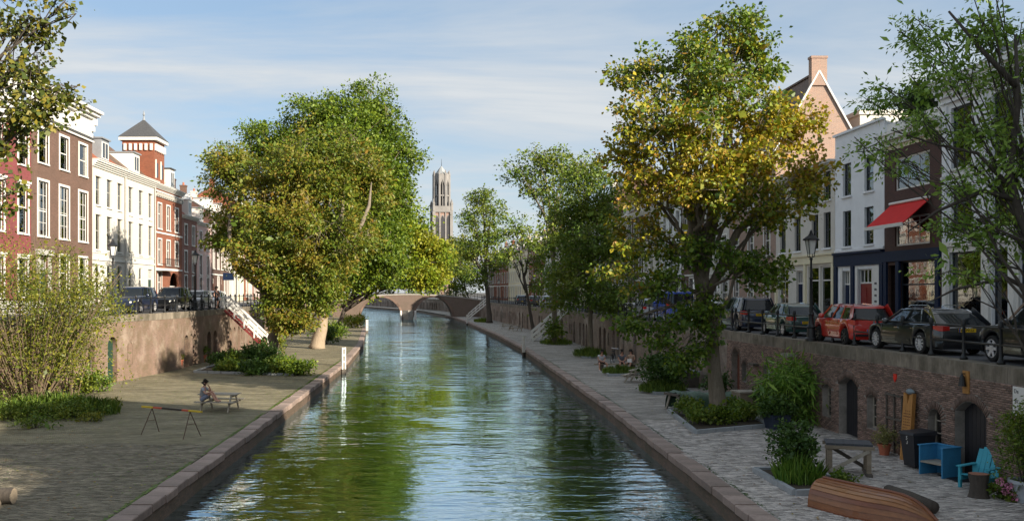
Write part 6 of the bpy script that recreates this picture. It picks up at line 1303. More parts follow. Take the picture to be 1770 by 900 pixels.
# ------------------------------------------------------------------ bicycles
def bicycle(label, loc, rz, group='bicycles leaning on the right quay railing', tilt=.1):
    root = thing('bicycle', label, 'bicycle', loc, rz, group); root.rotation_euler = (tilt, 0, rz)
    for x in (-.53, .53):
        b = MB(); b.tube([(x + .33 * math.cos(R(a)), 0, .345 + .33 * math.sin(R(a))) for a in range(0, 361, 24)], .018, 5, False)
        w = b.build('wheel', rubber, root); s = MB()
        for k in range(8): a = R(45 * k); s.tube([(x, 0, .345), (x + .32 * math.cos(a), 0, .345 + .32 * math.sin(a))], .004, 3, False)
        s.build('spokes', chrome, w)
    f = MB(); bb, st, hd, sb_ = (-.08, 0, .3), (-.2, 0, .82), (.38, 0, .86), (-.53, 0, .345)
    for a, c in ((bb, st), (bb, hd), (st, hd), (sb_, bb), (sb_, st), (hd, (.53, 0, .345)), (hd, (.34, 0, 1.05))): f.tube([a, c], .018, 5)
    f.build('frame', black_iron, root)
    MB().tube([(.2, -.28, 1.05), (.33, -.24, 1.08), (.34, 0, 1.06), (.33, .24, 1.08), (.2, .28, 1.05)], .014, 5).build('handlebar', chrome, root); MB().lathe([(.03, -.0), (.1, .02), (.09, .06), (.02, .08)], 8, (-.22, 0, .88)).build('saddle', trim_black, root)
    MB().box(-.78, -.32, -.06, .06, .7, .72).build('carrier', black_iron, root)
    return root
b0 = bicycle('bicycle standing on the wharf behind the seated people', (12.0, 66.5, ZW), 1.2)
b0['group'] = 'bicycles leaning about the quay'
rb = random.Random(4); Y = 70.0; k = 0
ords = ['first', 'second', 'third', 'fourth', 'fifth', 'sixth', 'seventh', 'eighth', 'ninth', 'tenth', 'eleventh', 'twelfth', 'thirteenth', 'fourteenth']
while Y < 94:
    copy_tree(b0, None, (interp(R_W, Y) + rb.uniform(.75, .95), Y, 0), rb.uniform(1.3, 1.8), f'{ords[k]} bicycle from the pale car in the row leaning on the right railing'); Y += rb.uniform(1.6, 2.0); k += 1
for k, Y in enumerate((103, 105.4, 108)): copy_tree(b0, None, (interp(R_W, Y) + .8, Y, 0), 1.6, f'{ords[k]} bicycle beyond the nearer right staircase')
for k, Y in enumerate((57.2, 62.6, 67.8, 69.6)): copy_tree(b0, None, (interp(L_W, Y) - .8, Y, ZL), 1.6, f'{ords[k]} bicycle from the left on the left quay railing')
# ------------------------------------------------------------------ things on the wharves
def picnic(label, loc, rz, mat):
    root = thing('picnic_table', label, 'picnic table', loc, rz, 'picnic tables')
    for i in range(5): y = -.32 + i * .16; MB().box(-.85, .85, y - .07, y + .07, .71, .75).build('top_plank', mat, root)
    for s in (-1, 1):
        for k in range(2): y = s * (.62 + k * .15); MB().box(-.85, .85, y - .07, y + .07, .42, .46).build('bench_plank', mat, root)
    for x in (-.6, .6):
        b = MB(); b.bar((x, -.28, .71), (x, -.72, 0), .09, .05, up=(1, 0, 0)); b.build('leg', mat, root); b = MB(); b.bar((x, .28, .71), (x, .72, 0), .09, .05, up=(1, 0, 0)); b.build('leg', mat, root)
        MB().box(x + .028, x + .07, -.78, .78, .33, .42).build('bench_bearer', mat, root); MB().box(x + .028, x + .07, -.36, .36, .62, .71).build('top_bearer', mat, root)
    return root
PT = Vector((-9.75, 40.0, ZW)); pr = R(-6)
p0 = picnic('weathered picnic table with a man on its bench', PT, pr, wood_pale)
copy_tree(p0, None, (11.0, 52.4, ZW), R(62), 'empty picnic table beside the dense shrub on the right wharf')
copy_tree(p0, None, (9.2, 122, ZW), R(20), 'far grey picnic table on the right wharf'); copy_tree(p0, None, (8.6, 129, ZW), R(10), 'farthest picnic table on the right wharf')
# trestle barrier
def trestle():
    a, b = P(255, 748, ZW), P(337, 757, ZW); d = b - a; root = thing('trestle_barrier', 'low trestle with a red and yellow striped bar on thin legs', 'trestle', a, math.atan2(d.y, d.x)); L = d.length; h = .95
    cols = [M('trestle_yellow', (.6, .42, .03), .6, .1), M('trestle_red', (.5, .09, .05), .6, .1), M('trestle_black', (.03, .025, .02), .6, .2), M('trestle_red', (.5, .09, .05)), M('trestle_yellow', (.6, .42, .03))]
    fr = [-.12, .13, .32, .74, .88, 1.14]
    for i in range(5): MB().box(L * fr[i], L * fr[i + 1] - .004, -.035, .035, h - .03, h + .03).build('bar_section', cols[i], root)
    rust = M('rusty_steel', (.09, .05, .035), .8, .4, 8)
    for x in (L * .1, L * .9):
        for s in (-1, 1): MB().tube([(x, 0, h - .03), (x + (.1 if x > .5 else -.1), s * .42, 0)], .016, 5).build('leg', rust, root)
        MB().tube([(x + (.05 if x > .5 else -.05), -.2, .48), (x + (.05 if x > .5 else -.05), .2, .48)], .012, 5).build('brace', rust, root)
trestle()
def log(label, a, b, r):
    root = thing('cut_log', label, 'log', a, 0, 'logs at the left edge'); v = Vector(b) - Vector(a); n = 14; pts = [v * (i / 6) + Vector((0, random.Random(i).gauss(0, .01), 0)) for i in range(7)]
    m = MB(); m.tube(pts, [r * q for q in (1, 1.03, .98, 1.02, .97, 1, .98)], n, False); m.build('bark', bark_dark, root, smooth=True)
    d = v.normalized(); c = MB(); c.tube([v - d * .01, v + d * .004], r * .96, n); c.build('cut_end', wood_grey, root); c = MB(); c.tube([-d * .004, d * .01], r * .96, n); c.build('cut_end', wood_pale, root)
log('front log lying at the bottom left corner', (-11.8, 21.6, ZW + .17), (-10.35, 21.35, ZW + .17), .17); log('rear log lying at the bottom left corner', (-12.6, 22.3, ZW + .2), (-10.4, 22.3, ZW + .2), .2)
b = thing('timber_beam', 'yellow timber beam lying under the big left shrub', 'beam', P(5, 718, ZW) + Vector((0, 0, .1)), .2); MB().box(-1.4, .8, -.11, .11, -.1, .1).build('beam', wood_orange, b)
b = thing('timber_beam', 'second timber beam behind the first under the shrub', 'beam', P(70, 704, ZW) + Vector((0, 0, .1)), .15); MB().box(-1, 1, -.1, .1, -.1, .1).build('beam', wood_orange, b)
def pot(label, loc, r, h, mat, name='flower_pot'):
    root = thing(name, label, 'pot', loc); MB().lathe([(r * .7, 0), (r * .95, h * .85), (r * 1.06, h * .85), (r * 1.06, h), (r * .92, h), (r * .88, h * .85), (.001, h * .85)], 16, (0, 0, 0), 'z', False).build('shell', mat, root, smooth=True, auto=True); MB().lathe([(.001, h * .86), (r * .9, h * .86)], 12, (0, 0, 0), 'z', False).build('soil', soil, root); return root
q = P(308, 637, ZW); pot('large terracotta pot against the shaded left wall', q, .34, .62, terracotta); shrub('pot_plant', 'wilting plant in the large terracotta pot', q + Vector((0, 0, .55)), .4, .55, leaf_chest, 201, n=700, cat='plant')
q = P(350, 626, ZW); pot('terracotta pot beside the foot of the left stairs', q, .3, .55, terracotta); shrub('pot_plant', 'green plant in the terracotta pot beside the left stairs', q + Vector((0, 0, .5)), .5, .8, leaf_far, 202, n=900, cat='plant')
q = Vector((13.75, 29.0, ZW)); pot('terracotta pot with pale dry grass by the right wall', q, .19, .36, terracotta); shrub('pot_plant', 'pale dry grassy plant in the terracotta pot by the right wall', q + Vector((0, 0, .3)), .4, .6, leaf_mat('dry_herb', [(.2, .2, .07), (.28, .26, .1), (.16, .19, .06)]), 203, n=1500, lsize=(.06, .025), cat='plant', stems=24, rad=.006)
q = Vector((14.1, 22.5, ZW)); pot('pale zinc pot at the right edge', q, .36, .55, M('pale_zinc', (.42, .45, .48), .5, .1))
pnk = M('hydrangea_pink', (.62, .24, .36), .8, .25, 20, island=.2)
for i, (dx, dy, z) in enumerate([(-.22, -.16, .5), (-.05, -.26, .42), (-.26, .02, .32), (.12, -.22, .3), (-.12, -.2, .26), (.05, -.3, .14)]):
    rngp = np.random.default_rng(i); v = rngp.normal(0, 1, (70, 3)); v /= np.linalg.norm(v, axis=1)[:, None]
    o = obj('flower_head', leaves_mesh('flower_head', v * .07, v, .04, .04, rngp, 0), pnk, hyd); o.location = (dx, dy, z)
# upturned rowing boat
def boat():
    a = Vector((9.1, 22.3)); bw = Vector((10.55, 19.85)); d = bw - a; L = d.length; root = thing('rowing_boat', 'upturned varnished wooden rowing boat on the right wharf', 'boat', (a.x, a.y, ZW), math.atan2(d.y, d.x))
    N = 7; ns = 18
    cols = [M('boat_plank_%d' % k, c, .3, .28, 3, bump=.25, stretch=(.6, 5, 5), coat=.25, dirt=.25, dirtcol=(.08, .04, .025)) for k, c in enumerate([(.24, .085, .03), (.31, .125, .034), (.27, .10, .03), (.29, .12, .04), (.21, .07, .028)])]
    def sec(u, q):                                      # u along, q 0 (gunwale, on the ground) .. 1 (keel)
        beam = .66 * (1 - max(0, (u - .35) / .65) ** 2.3) * (.80 + .2 * min(1, u / .35)); dep = (.62 - .05 * u) * (1 - .75 * max(0, (u - .62) / .38) ** 2.6); ang = q * math.pi / 2; y = beam * math.cos(ang) ** .8 if q < 1 else 0; return y, .02 + dep * math.sin(ang) ** .85 + .03 * u * u
    for s in (-1, 1):
        for k in range(N):
            b = MB(); vs = []
            q0, q1 = k / N, (k + 1.12) / N
            for i in range(ns + 1):
                u = i / ns; y0, z0 = sec(u, q0); y1, z1 = sec(u, min(1, q1)); o = .022
                vs += [(u * L, s * (y0 + o), z0), (u * L, s * y1, z1 - .0), (u * L, s * max(0, y0 - .012), z0)]
            fs = []
            for i in range(ns):
                a_, c_ = i * 3, i * 3 + 3; f1 = (a_, c_, c_ + 1, a_ + 1); f2 = (a_, a_ + 2, c_ + 2, c_); fs += [f1 if s < 0 else f1[::-1], f2 if s < 0 else f2[::-1]]
            b.add(vs, fs); b.build('plank', cols[(k * 2 + (s > 0)) % 5], root, smooth=False)
    b = MB(); b.tube([(u * L, 0, sec(u, 1)[1] + .015) for u in np.linspace(0, 1, 12)], .035, 6); b.build('keel', cols[4], root)
    pts = [(sec(0, q / 8)[0], sec(0, q / 8)[1]) for q in range(9)]; poly = [(y, z) for y, z in pts] + [(-y, z) for y, z in pts[-2::-1]]
    MB().prism(poly, -.03, .01, 'x').build('transom', cols[0], root)
    for s in (-1, 1): MB().tube([(u * L, s * (sec(u, 0)[0] + .02), .03) for u in np.linspace(0, 1, 14)], .028, 5).build('gunwale', cols[4], root)
boat()
t = thing('old_log', 'dark mossy log lying behind the upturned boat', 'log', (11.15, 22.2, ZW)); MB().tube([(-.05, 1.0, .15), (0, 0, .16), (.05, -.95, .17)], [.14, .17, .15], 10).build('bark', bark_dark, t, smooth=True)
# work table
def worktable():
    root = thing('work_table', 'dark weathered work table with crossed braces on the right wharf', 'table', (11.35, 26.1, ZW), R(-18))
    for i in range(5): x = -.6 + i * .24; MB().box(x, x + .234, -.42, .42, .84, .9).build('top_board', M('slate_table_top', (.06, .065, .075), .6, .3, 6), root)
    MB().box(-.64, .64, -.44, -.4, .74, .84).build('apron', wood_grey, root); MB().box(-.64, .64, .4, .44, .74, .84).build('apron', wood_grey, root)
    for x in (-.5, .5):
        for y in (-.34, .34): MB().box(x - .06, x + .06, y - .06, y + .06, .0 if x < 0 else .08, .83).build('leg', wood_grey, root)
    MB().box(.42, .58, -.55, .55, 0, .09).build('foot', wood_dark, root)
    MB().bar((-.5, -.42, .12), (.5, -.42, .72), .1, .04, up=(0, 1, 0)).build('brace', wood_pale, root); MB().bar((-.5, .42, .72), (.5, .42, .12), .1, .04, up=(0, 1, 0)).build('brace', wood_dark, root)
worktable()
# wooden board with carved text lines
def board():
    root = thing('carved_board', 'tall orange wooden board with a notched top leaning by the wall', 'board', (13.95, 28.05, ZW), R(-78)); root.rotation_euler = (R(-4), 0, R(-78))
    MB().prism([(-.2, 0), (.2, 0), (.2, 2.05), (.07, 2.0), (0, 1.72), (-.08, 2.02), (-.2, 2.05)], -.06, .06, 'y').build('slab', wood_orange, root)
    burnt = M('burnt_lettering', (.16, .07, .03), .8, .2)
    for i in range(13):
        z = 1.5 - i * .085
        for k in range(4): x = -.15 + k * .08; MB().box(x, x + .055 + .015 * ((i * 7 + k * 3) % 3 - 1), -.0635, -.0602, z, z + .028).build('carved_line', burnt, root) if (i + k) % 9 else None
    f = MB(); f.lathe([(.02, -.16), (.08, -.08), (.1, .03), (.06, .12), (.02, .2)], 8, (0, 0, 2.1), 'x'); f.build('carved_fish', M('grey_fish', (.2, .24, .26), .6, .3, 12), root, smooth=True)
board()
# wheelie bin
def bin_():
    root = thing('wheelie_bin', 'black wheelie bin with a white number by the wall', 'bin', (13.75, 26.95, ZW), R(-80)); pl = M('bin_plastic', (.022, .024, .03), .5, .2, 6)
    b = MB(); b.add([(-.24, -.27, .06), (.24, -.27, .06), (.24, .27, .06), (-.24, .27, .06), (-.3, -.36, .98), (.3, -.36, .98), (.3, .36, .98), (-.3, .36, .98)], [(3, 2, 1, 0), (0, 1, 5, 4), (1, 2, 6, 5), (2, 3, 7, 6), (3, 0, 4, 7), (4, 5, 6, 7)]); b.build('body', pl, root)
    MB().add([(-.33, -.4, .98), (.33, -.4, .98), (.33, .42, .98), (-.33, .42, .98), (-.3, -.36, 1.05), (.3, -.36, 1.05), (.3, .38, 1.1), (-.3, .38, 1.1)], [(3, 2, 1, 0), (0, 1, 5, 4), (1, 2, 6, 5), (2, 3, 7, 6), (3, 0, 4, 7), (4, 5, 6, 7)]).build('lid', pl, root)
    MB().tube([(-.28, .46, .98), (.28, .46, .98)], .02, 6).build('handle', pl, root)
    for x in (-.26, .26): MB().lathe([(.03, -.03), (.1, -.03), (.1, .03), (.03, .03)], 12, (x, .3, .1), 'x').build('wheel', rubber, root)
    text('3', .15, white, root, (0, -.345, .75), (R(84), 0, 0)); text('5', .15, white, root, (0, -.36, .88), (R(84), 0, 0))
bin_()
blue_paint = M('blue_wood_paint', (.045, .24, .45), .6, .15, 4, dirt=.15, dirtcol=(.1, .2, .28)); teal_paint = M('turquoise_wood_paint', (.05, .36, .46), .6, .15, 4, dirt=.15, dirtcol=(.1, .25, .3))
def box_seat():
    root = thing('box_chair', 'square blue painted wooden box chair by the wall', 'chair', (13.75, 25.75, ZW), R(-68))
    MB().box(-.38, -.34, -.35, .35, 0, .82).build('side_panel', blue_paint, root); MB().box(.34, .38, -.35, .35, 0, .82).build('side_panel', blue_paint, root); MB().box(-.339, .339, .3, .34, 0, .82).build('back_panel', blue_paint, root)
    MB().box(-.338, .338, -.34, .299, .36, .4).build('seat', wood_pale, root)
    for x in (-.36, .36): MB().box(x - .05, x + .05, -.37, .37, .822, .85).build('arm_board', blue_paint, root)
    MB().box(-.308, .308, .28, .36, .822, .85).build('back_cap', blue_paint, root)
box_seat()
def garden_chair():
    root = thing('garden_chair', 'turquoise wooden garden chair beside the cellar door', 'chair', (13.95, 24.1, ZW), R(-58))
    for i in range(5): x = -.26 + i * .13; MB().bar((x, .2, .3), (x, .52, .95 + .06 * (2 - abs(i - 2))), .115, .025, up=(0, -1, .5)).build('back_slat', teal_paint, root)
    for i in range(5): y = -.34 + i * .13; MB().box(-.31, .31, y - .058, y + .058, .36 - i * .02, .385 - i * .02).build('seat_slat', teal_paint, root)
    for s in (-1, 1):
        MB().box(s * .33 - .025, s * .33 + .025, -.4, .38, .22, .345).build('side_rail', teal_paint, root); MB().box(s * .36 - .07, s * .36 + .07, -.42, .42, .56, .585).build('arm_rest', teal_paint, root)
        MB().box(s * .36 - .03, s * .36 + .03, -.39, -.3, 0, .558).build('leg', teal_paint, root); MB().box(s * .36 - .03, s * .36 + .03, .3, .38, 0, .558).build('leg', teal_paint, root)
garden_chair()
t = thing('tree_stump', 'short tree stump beside the turquoise chair', 'stump', (13.25, 23.0, ZW)); m = MB(); m.tube([(0, 0, 0), (0, 0, .1), (.01, 0, .35), (0, .01, .6)], [.26, .22, .2, .24], 14, False); m.build('bark', bark_dark, t, smooth=True); MB().lathe([(.001, .602), (.235, .6)], 14, (0, 0, 0), 'z', False).build('cut_top', M('red_cut_wood', (.3, .13, .08), .7, .25, 9), t)
b = thing('door_mat', 'dark mat before the near cellar door', 'mat', (14.0, 25.3, ZW + .022)); MB().box(-.3, .3, -.5, .5, 0, .015).build('mat', trim_black, b)
# wall pieces (their places follow the wall face at X = 14.45)
def on_wall(Y, z): return Vector((float(np.interp(Y, [17, 46], [14.45, 14.0])) - .03, Y, z))
t = thing('red_shield', 'small red shield fixed on the dark quay wall', 'sign', on_wall(29.3, -.8), R(-90)); MB().prism([(-.09, .12), (-.09, -.02), (0, -.14), (.09, -.02), (.09, .12)][::-1], -.015, .03, 'y').build('shield', M('bright_red', (.75, .03, .015), .5, .05), t)
t = thing('wall_plaque', 'orange wooden plaque with a black bell above the near cellar door', 'plaque', on_wall(25.4, -.55), R(-90)); MB().box(-.15, .15, -.02, .03, -.32, .3).build('plank', wood_orange, t); MB().lathe([(.11, -.24), (.08, -.1), (.06, .02), (.02, .08)], 10, (-.02, -.1, .12)).build('bell', black_iron, t); MB().bar((-.02, -.01, .22), (-.02, -.12, .22), .03).build('bracket', black_iron, t)
t = thing('white_sign', 'white notice board at the right edge of the wall', 'sign', on_wall(22.9, -.82), R(-90)); MB().box(-.45, .45, -.02, .025, -.36, .36).build('panel', white, t)
for i, s in enumerate(('De', 'va', 'zo')): text(s, .15, ink, t, (-.3, -.023, .24 - i * .24), (R(90), 0, 0))
t = thing('paper_notice', 'orange paper notice on the near cellar door', 'notice', (14.66, 24.85, -1.5), R(-90)); MB().box(-.16, .16, -.01, .004, -.22, .22).build('paper', M('orange_paper', (.55, .25, .08), .8, .1), t)
# lattice trellis behind the board
t = thing('wood_trellis', 'dark wooden frame leaning on the wall behind the carved board', 'trellis', (14.2, 29.3, ZW), R(-90))
for x in (-.5, 0, .5): MB().box(x - .025, x + .025, -.02, .02, 0, 1.9).build('upright', wood_dark, t)
for z in (.4, 1.1, 1.85): MB().box(-.52, .52, -.045, -.021, z - .03, z + .03).build('crossbar', wood_dark, t)
t = thing('wall_spout', 'grey stone spout jutting from the right quay wall', 'spout', on_wall(37.4, -.62), R(-90)); MB().box(-.14, .14, -.5, .05, -.1, .06).build('spout', stone, t)
t = thing('wall_spout', 'small dark bracket jutting from the right wall near the red door', 'spout', on_wall(41.8, -1.35), R(-90)); MB().box(-.3, .3, -.25, .05, -.05, .05).build('bracket', wood_dark, t)
# tarpaulin pile
def tarp():
    root = thing('tarpaulin_pile', 'long pile covered by a dull green tarpaulin behind the maple', 'tarpaulin', (9.9, 40.2, ZW), R(24)); L = 3.3; n, m = 26, 12; v, f = [], []; rng = np.random.default_rng(8)
    for i in range(n + 1):
        u = i / n; hh = .78 * (1 - .25 * u) + .05 * math.sin(u * 21) + .03 * math.sin(u * 47)
        for j in range(m + 1):
            a = math.pi * j / m; y = -math.cos(a) * (.62 + .04 * math.sin(u * 30 + j)) ; z = hh * math.sin(a) ** .6 * (1 + .05 * math.sin(u * 40 + j * 1.7)) if 0 < j < m else .02 + .08 * abs(math.sin(u * 25)); v.append((u * L, y, z + rng.normal(0, .012)))
    for i in range(n):
        for j in range(m): k = i * (m + 1) + j; f.append((k, k + 1, k + m + 2, k + m + 1))
    obj('sheet', np_mesh('sheet', v, f, True), M('green_tarpaulin', (.06, .115, .075), .55, .25, 4, bump=.4), root)
    for y in (-.42, .42): MB().bar((-.06, y, 0), (.04, y * .6, .7), .12, .08).build('trestle_leg', wood_pale, root)
    MB().bar((-.08, -.5, .68), (-.08, .5, .68), .12, .1).build('end_beam', wood_dark, root)
tarp()
def crate(label, loc, rz, w, d, h, mat, lidm):
    root = thing('storage_box', label, 'box', loc, rz, 'storage boxes on the right wharf')
    for i in range(5): z = h * i / 5; MB().box(-w / 2, w / 2, -d / 2, d / 2, z + .004, z + h / 5 - .004).build('board', mat, root)
    MB().box(-w / 2 - .04, w / 2 + .04, -d / 2 - .04, d / 2 + .04, h, h + .06).build('lid', lidm, root)
crate('weathered wooden box with a flat lid near the white framed window', (13.35, 40.9, ZW), R(8), 1.1, .9, .7, wood_grey, wood_pale); crate('grey lidded storage box behind the dense shrub', (12.75, 49.8, ZW), R(8), 1.5, 1.0, .85, wood_dark, lead)
t = thing('planter', 'navy square planter with a dark bush by the maple bed', 'planter', (12.35, 34.5, ZW), R(10)); nv = M('navy_planter', (.025, .035, .06), .5, .15)
MB().add([(-.3, -.3, 0), (.3, -.3, 0), (.3, .3, 0), (-.3, .3, 0), (-.38, -.38, .58), (.38, -.38, .58), (.38, .38, .58), (-.38, .38, .58), (-.34, -.34, .58), (.34, -.34, .58), (.34, .34, .58), (-.34, .34, .58), (-.34, -.34, .5), (.34, -.34, .5), (.34, .34, .5), (-.34, .34, .5)], [(0, 1, 5, 4), (1, 2, 6, 5), (2, 3, 7, 6), (3, 0, 4, 7), (4, 5, 9, 8), (5, 6, 10, 9), (6, 7, 11, 10), (7, 4, 8, 11), (8, 9, 13, 12), (9, 10, 14, 13), (10, 11, 15, 14), (11, 8, 12, 15)]).build('shell', nv, t); MB().add([(-.34, -.34, .5), (.34, -.34, .5), (.34, .34, .5), (-.34, .34, .5)], [(0, 1, 2, 3)]).build('soil', soil, t)
for lab, loc in (('black tub of the dark rounded bush beside the tarpaulin', (12.7, 43.0, ZW)), ('black tub of the bush between bamboo and wooden box', (13.1, 37.6, ZW))): pot(lab, loc, .34, .5, trim_black, 'plant_tub')
# bench of the three people
t = thing('plank_bench', 'low plank bench carrying the three seated people', 'bench', (10.9, 60.6, ZW), R(2)); MB().box(-1.15, 1.75, -.2, .2, .38, .44).build('plank', wood_grey, t)
for x in (-.7, .4, 1.4): MB().tube([(x, 0, 0), (x, 0, .375)], .16, 10).build('log_leg', wood_dark, t)
# hanging shop sign, left street
t = thing('hanging_sign', 'dark hanging shop sign on a black post on the left street', 'sign', (-19.0, 80.5, ZL)); MB().tube([(.8, 0, 0), (.8, 0, 3.3)], .05, 6).build('post', black_iron, t); MB().tube([(.8, 0, 3.2), (-.3, 0, 3.2)], .03, 5).build('arm', black_iron, t); MB().box(-.35, .6, -.03, .03, 2.35, 3.0).build('panel', navy, t)
# ------------------------------------------------------------------ people
skin_m = M('skin', (.50, .27, .19), .55, .08, 6); hair_m = M('dark_hair', (.02, .014, .01), .6, .3, 20)
def skinned(name, verts, edges, radii, mat, parent, root_i=0, sub=1):
    me = bpy.data.meshes.new(name); me.from_pydata([tuple(v) for v in verts], edges, []); me.update(); o = obj(name, me, mat, parent)
    md = o.modifiers.new('skin', 'SKIN'); md.use_smooth_shade = True; sk = me.skin_vertices[0].data
    for i, r in enumerate(radii): sk[i].radius = (r, r) if not hasattr(r, '__len__') else r; sk[i].use_root = (i == root_i)
    s = o.modifiers.new('subdivision', 'SUBSURF'); s.levels = sub; s.render_levels = sub; return o
def person(label, loc, rz, pose, top, bottom, hair='short', shoes=None, extra=None, female=False):
    """pose: joint dictionary, metres, local frame faces -Y; pelvis height included"""
    root = thing('person', label, 'person', loc, rz); J = {k: Vector(v) for k, v in pose.items()}
    V, E, Rr, ix = [], [], [], {}
    def add(k, p, r, par=None):
        ix[k] = len(V); V.append(p); Rr.append(r)
        if par: E.append((ix[par], ix[k]))
    pel, ch, nk, hd = J['pelvis'], J['chest'], J['neck'], J['head']
    add('pelvis', pel, (.15, .11)); add('waist', pel.lerp(ch, .45), (.125, .095), 'pelvis'); add('chest', ch, (.15, .1), 'waist'); add('neck', nk, .055, 'chest'); add('jaw', nk.lerp(hd, .55) + Vector((0, -.015, 0)), .062, 'neck'); add('head', hd, .092, 'jaw'); add('crown', hd + (hd - nk).normalized() * .075, .07, 'head')
    for s in 'lr':
        add('sh' + s, J['sh' + s], .058, 'chest'); add('el' + s, J['el' + s], .042, 'sh' + s); add('wr' + s, J['wr' + s], .029, 'el' + s)
        d = (J['ha' + s] - J['wr' + s]).normalized(); add('pa' + s, J['wr' + s] + d * .06, (.036, .02), 'wr' + s)
        sd = d.cross(Vector((0, 0, 1))); sd = sd.normalized() if sd.length > .05 else Vector((1, 0, 0))
        for k in range(4):
            b = J['wr' + s] + d * .095 + sd * (.03 - .02 * k); add(f'f{k}a' + s, b, .0095, 'pa' + s); add(f'f{k}b' + s, b + d * (.045, .052, .05, .038)[k] + Vector((0, 0, -.022)), .008, f'f{k}a' + s)
        tb = J['wr' + s] + d * .035 + sd * .038; add('ta' + s, tb, .011, 'pa' + s); add('tb' + s, tb + d * .04 + sd * .02, .009, 'ta' + s)
        add('hi' + s, J['hi' + s], .095, 'pelvis'); add('kn' + s, J['kn' + s], .06, 'hi' + s); add('an' + s, J['an' + s], .04, 'kn' + s); add('ca' + s, J['kn' + s].lerp(J['an' + s], .3), .056) if False else None
        add('to' + s, J['to' + s], .034, 'an' + s)
    skinned('body', V, E, Rr, skin_m, root)
    # clothes follow the body a little larger
    V2, E2, R2 = [pel.lerp(ch, .12), pel.lerp(ch, .5), ch, ch.lerp(nk, .55)], [(0, 1), (1, 2), (2, 3)], [(.165, .125), (.145, .115), (.172, .12), (.09, .08)]
    for s in 'lr': k = len(V2); V2 += [J['sh' + s], J['sh' + s].lerp(J['el' + s], .55)]; E2 += [(2, k), (k, k + 1)]; R2 += [.075, .062]
    skinned('shirt', V2, E2, R2, top, root)
    V3, E3, R3 = [pel + (ch - pel) * .1, pel], [(0, 1)], [(.165, .125), (.17, .13)]
    for s in 'lr': k = len(V3); V3 += [J['hi' + s], J['hi' + s].lerp(J['kn' + s], .8)]; E3 += [(1, k), (k, k + 1)]; R3 += [.112, .085]
    skinned('shorts', V3, E3, R3, bottom, root)
    up_ = (hd - nk).normalized(); hv = [hd + up_ * .03 + Vector((0, .02, 0)), hd + up_ * .075 + Vector((0, .0, 0)), hd + Vector((0, .055, -.02))]; hr = [.1, .085, .085]; he = [(0, 1), (0, 2)]
    if hair == 'long': hv += [hd + Vector((.03, .08, -.14)), hd + Vector((.03, .08, -.27))]; hr += [.085, .05]; he += [(2, 3), (3, 4)]
    skinned('hair', hv, he, hr, hair_m, root)
    f = MB(); fo = Vector((0, -1, 0)); c = hd + fo * .085
    f.lathe([(.002, -.012), (.012, -.006), (.014, .012)], 6, tuple(c + Vector((0, -.008, -.025))), 'y'); f.build('nose', skin_m, root, smooth=True)
    e = MB()
    for sx in (-.034, .034): e.box(c.x + sx - .02, c.x + sx + .02, c.y - .004, c.y + .012, c.z + .0, c.z + .02)
    e.build('eyes' if not (extra and 'glasses' in extra) else 'sunglasses', ink, root); MB().box(c.x - .024, c.x + .024, c.y - .001, c.y + .01, c.z - .062, c.z - .052).build('mouth', M('lips', (.35, .1, .09), .6), root)
    for sx in (-1, 1): MB().lathe([(.002, -.012), (.022, 0), (.002, .012)], 6, (hd.x + sx * .093, hd.y + .01, hd.z - .01), 'x').build('ear', skin_m, root)
    if shoes:
        for s in 'lr': skinned('shoe', [J['an' + s] + Vector((0, .03, -.04)), J['to' + s]], [(0, 1)], [.048, .042], shoes, root)
    return root
def sit(seat, lean=.15, arm='knees', spread=.1, feet=.0):
    p = (0, .05, seat + .1); ch = (0, .05 - lean * .6, seat + .48); nk = (0, .04 - lean * .9, seat + .62); hd = (0, .0 - lean * .9, seat + .78)
    d = dict(pelvis=p, chest=ch, neck=nk, head=hd)
    for s, k in (('l', 1), ('r', -1)):
        d['sh' + s] = (k * .19, ch[1], seat + .54); d['hi' + s] = (k * .1, 0, seat + .09); d['kn' + s] = (k * (.1 + spread), -.42, seat + .06 + feet); d['an' + s] = (k * (.1 + spread), -.44, .09); d['to' + s] = (k * (.12 + spread), -.6, .045)
        if arm == 'knees': d['el' + s] = (k * .25, -.12, seat + .3); d['wr' + s] = (k * .08, -.4, seat + .2); d['ha' + s] = (k * .03, -.5, seat + .17)
        elif arm == 'lap': d['el' + s] = (k * .27, .0, seat + .28); d['wr' + s] = (k * .12, -.24, seat + .24); d['ha' + s] = (k * .05, -.33, seat + .23)
    return d
cl = lambda n, c: M(n, c, .85, .12, 8, bump=.1)
person('young man in pale grey t-shirt sitting at the left end of the plank bench', (10.15, 60.5, ZW), R(12), sit(.44, .25, spread=.16), cl('pale_tee', (.55, .57, .6)), cl('black_shorts', (.03, .03, .035)), shoes=white)
person('woman in dark grey top sitting in the middle of the plank bench', (11.55, 60.6, ZW), R(-8), sit(.44, .2, spread=.03), cl('charcoal_top', (.11, .12, .14)), cl('plum_skirt', (.06, .03, .06)), hair='long', female=True)
person('woman with long curly hair and a white bag on her lap', (12.15, 60.6, ZW), R(-35), sit(.44, .05, 'lap', spread=.03), cl('beige_top', (.4, .28, .2)), cl('patterned_skirt', (.3, .28, .28)), hair='long', female=True)
t = thing('white_bag', 'white bag held on the lap of the woman with curly hair', 'bag', (12.0, 60.32, ZW + .55), R(-35)); MB().prism([(-.17, 0), (.17, 0), (.15, .2), (.05, .24), (-.13, .21)], -.06, .06, 'y').build('bag', white, t)
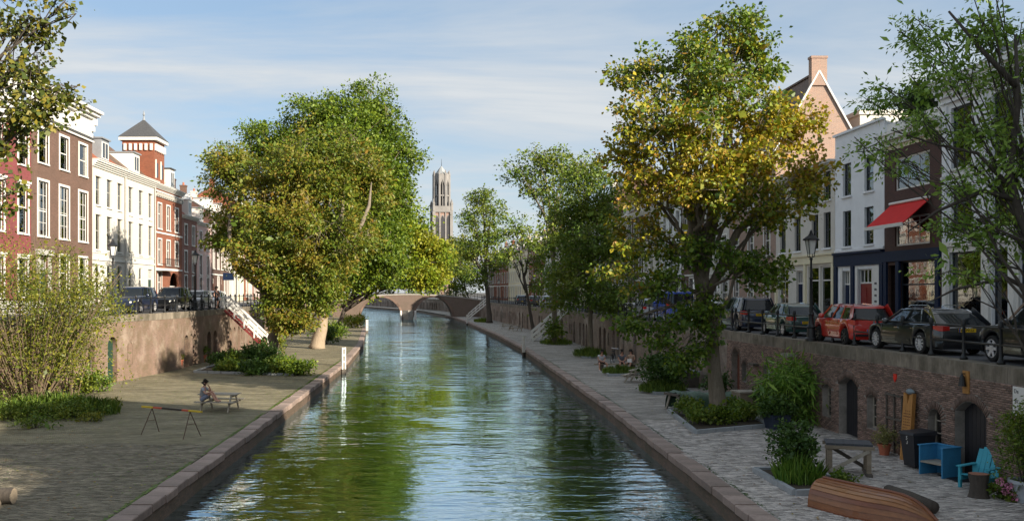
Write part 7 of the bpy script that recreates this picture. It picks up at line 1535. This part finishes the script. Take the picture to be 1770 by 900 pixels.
# man on the left picnic bench, knees drawn up, feet on the bench, facing along +X
sp = dict(pelvis=(0, .1, .57), chest=(0, .04, .95), neck=(0, -.02, 1.1), head=(0, -.06, 1.26))
for s, k in (('l', 1), ('r', -1)): sp.update({'sh' + s: (k * .19, .0, 1.02), 'hi' + s: (k * .1, .05, .56), 'kn' + s: (k * .1, -.34, .86), 'an' + s: (k * .09, -.55, .52), 'to' + s: (k * .1, -.72, .49)})
sp.update(elr=(-.24, -.16, .82), wrr=(-.1, -.37, .9), har=(-.02, -.42, .92), ell=(.22, -.24, .86), wrl=(.07, -.2, 1.1), hal=(.02, -.17, 1.17))
bx = Matrix.Rotation(pr, 4, 'Z') @ Vector((-.45, -.69, 0))
person('man in grey t-shirt and sunglasses sitting with drawn up knees on the picnic bench', (PT.x + bx.x, PT.y + bx.y, ZW), R(84), sp, cl('grey_tee', (.33, .34, .37)), cl('blue_grey_shorts', (.2, .22, .3)), extra='glasses')
stand = dict(pelvis=(0, 0, .95), chest=(0, 0, 1.3), neck=(0, 0, 1.47), head=(0, 0, 1.63))
for s, k in (('l', 1), ('r', -1)): stand.update({'sh' + s: (k * .19, 0, 1.4), 'el' + s: (k * .27, .02, 1.12), 'wr' + s: (k * .28, -.1, .87), 'ha' + s: (k * .28, -.13, .78), 'hi' + s: (k * .1, 0, .92), 'kn' + s: (k * .11, -.03 * k, .5), 'an' + s: (k * .11, .05 * k, .09), 'to' + s: (k * .12, -.13 + .05 * k, .04)})
person('person in a pink top standing behind the shrubs at the foot of the red staircase', (-13.6, 69.6, ZW), R(40), stand, cl('pink_top', (.62, .16, .2)), cl('dark_trousers', (.05, .05, .06)))
person('person in a pale top walking on the wharf under the right bridge arch', (1.6, 199.5, ZW), R(0), stand, cl('pale_blue_top', (.5, .55, .66)), cl('dark_jeans', (.05, .06, .1)))
person('pedestrian in a pink shirt on the right street behind the sparse tree', (16.6, 118, 0), R(20), stand, cl('pink_shirt', (.6, .25, .3)), cl('grey_jeans', (.12, .12, .14)))
person('pedestrian in dark clothes at the top of the red staircase', (-18.2, 73.6, ZL), R(60), stand, cl('black_jacket', (.03, .03, .035)), cl('black_jeans', (.03, .03, .04)), hair='long')
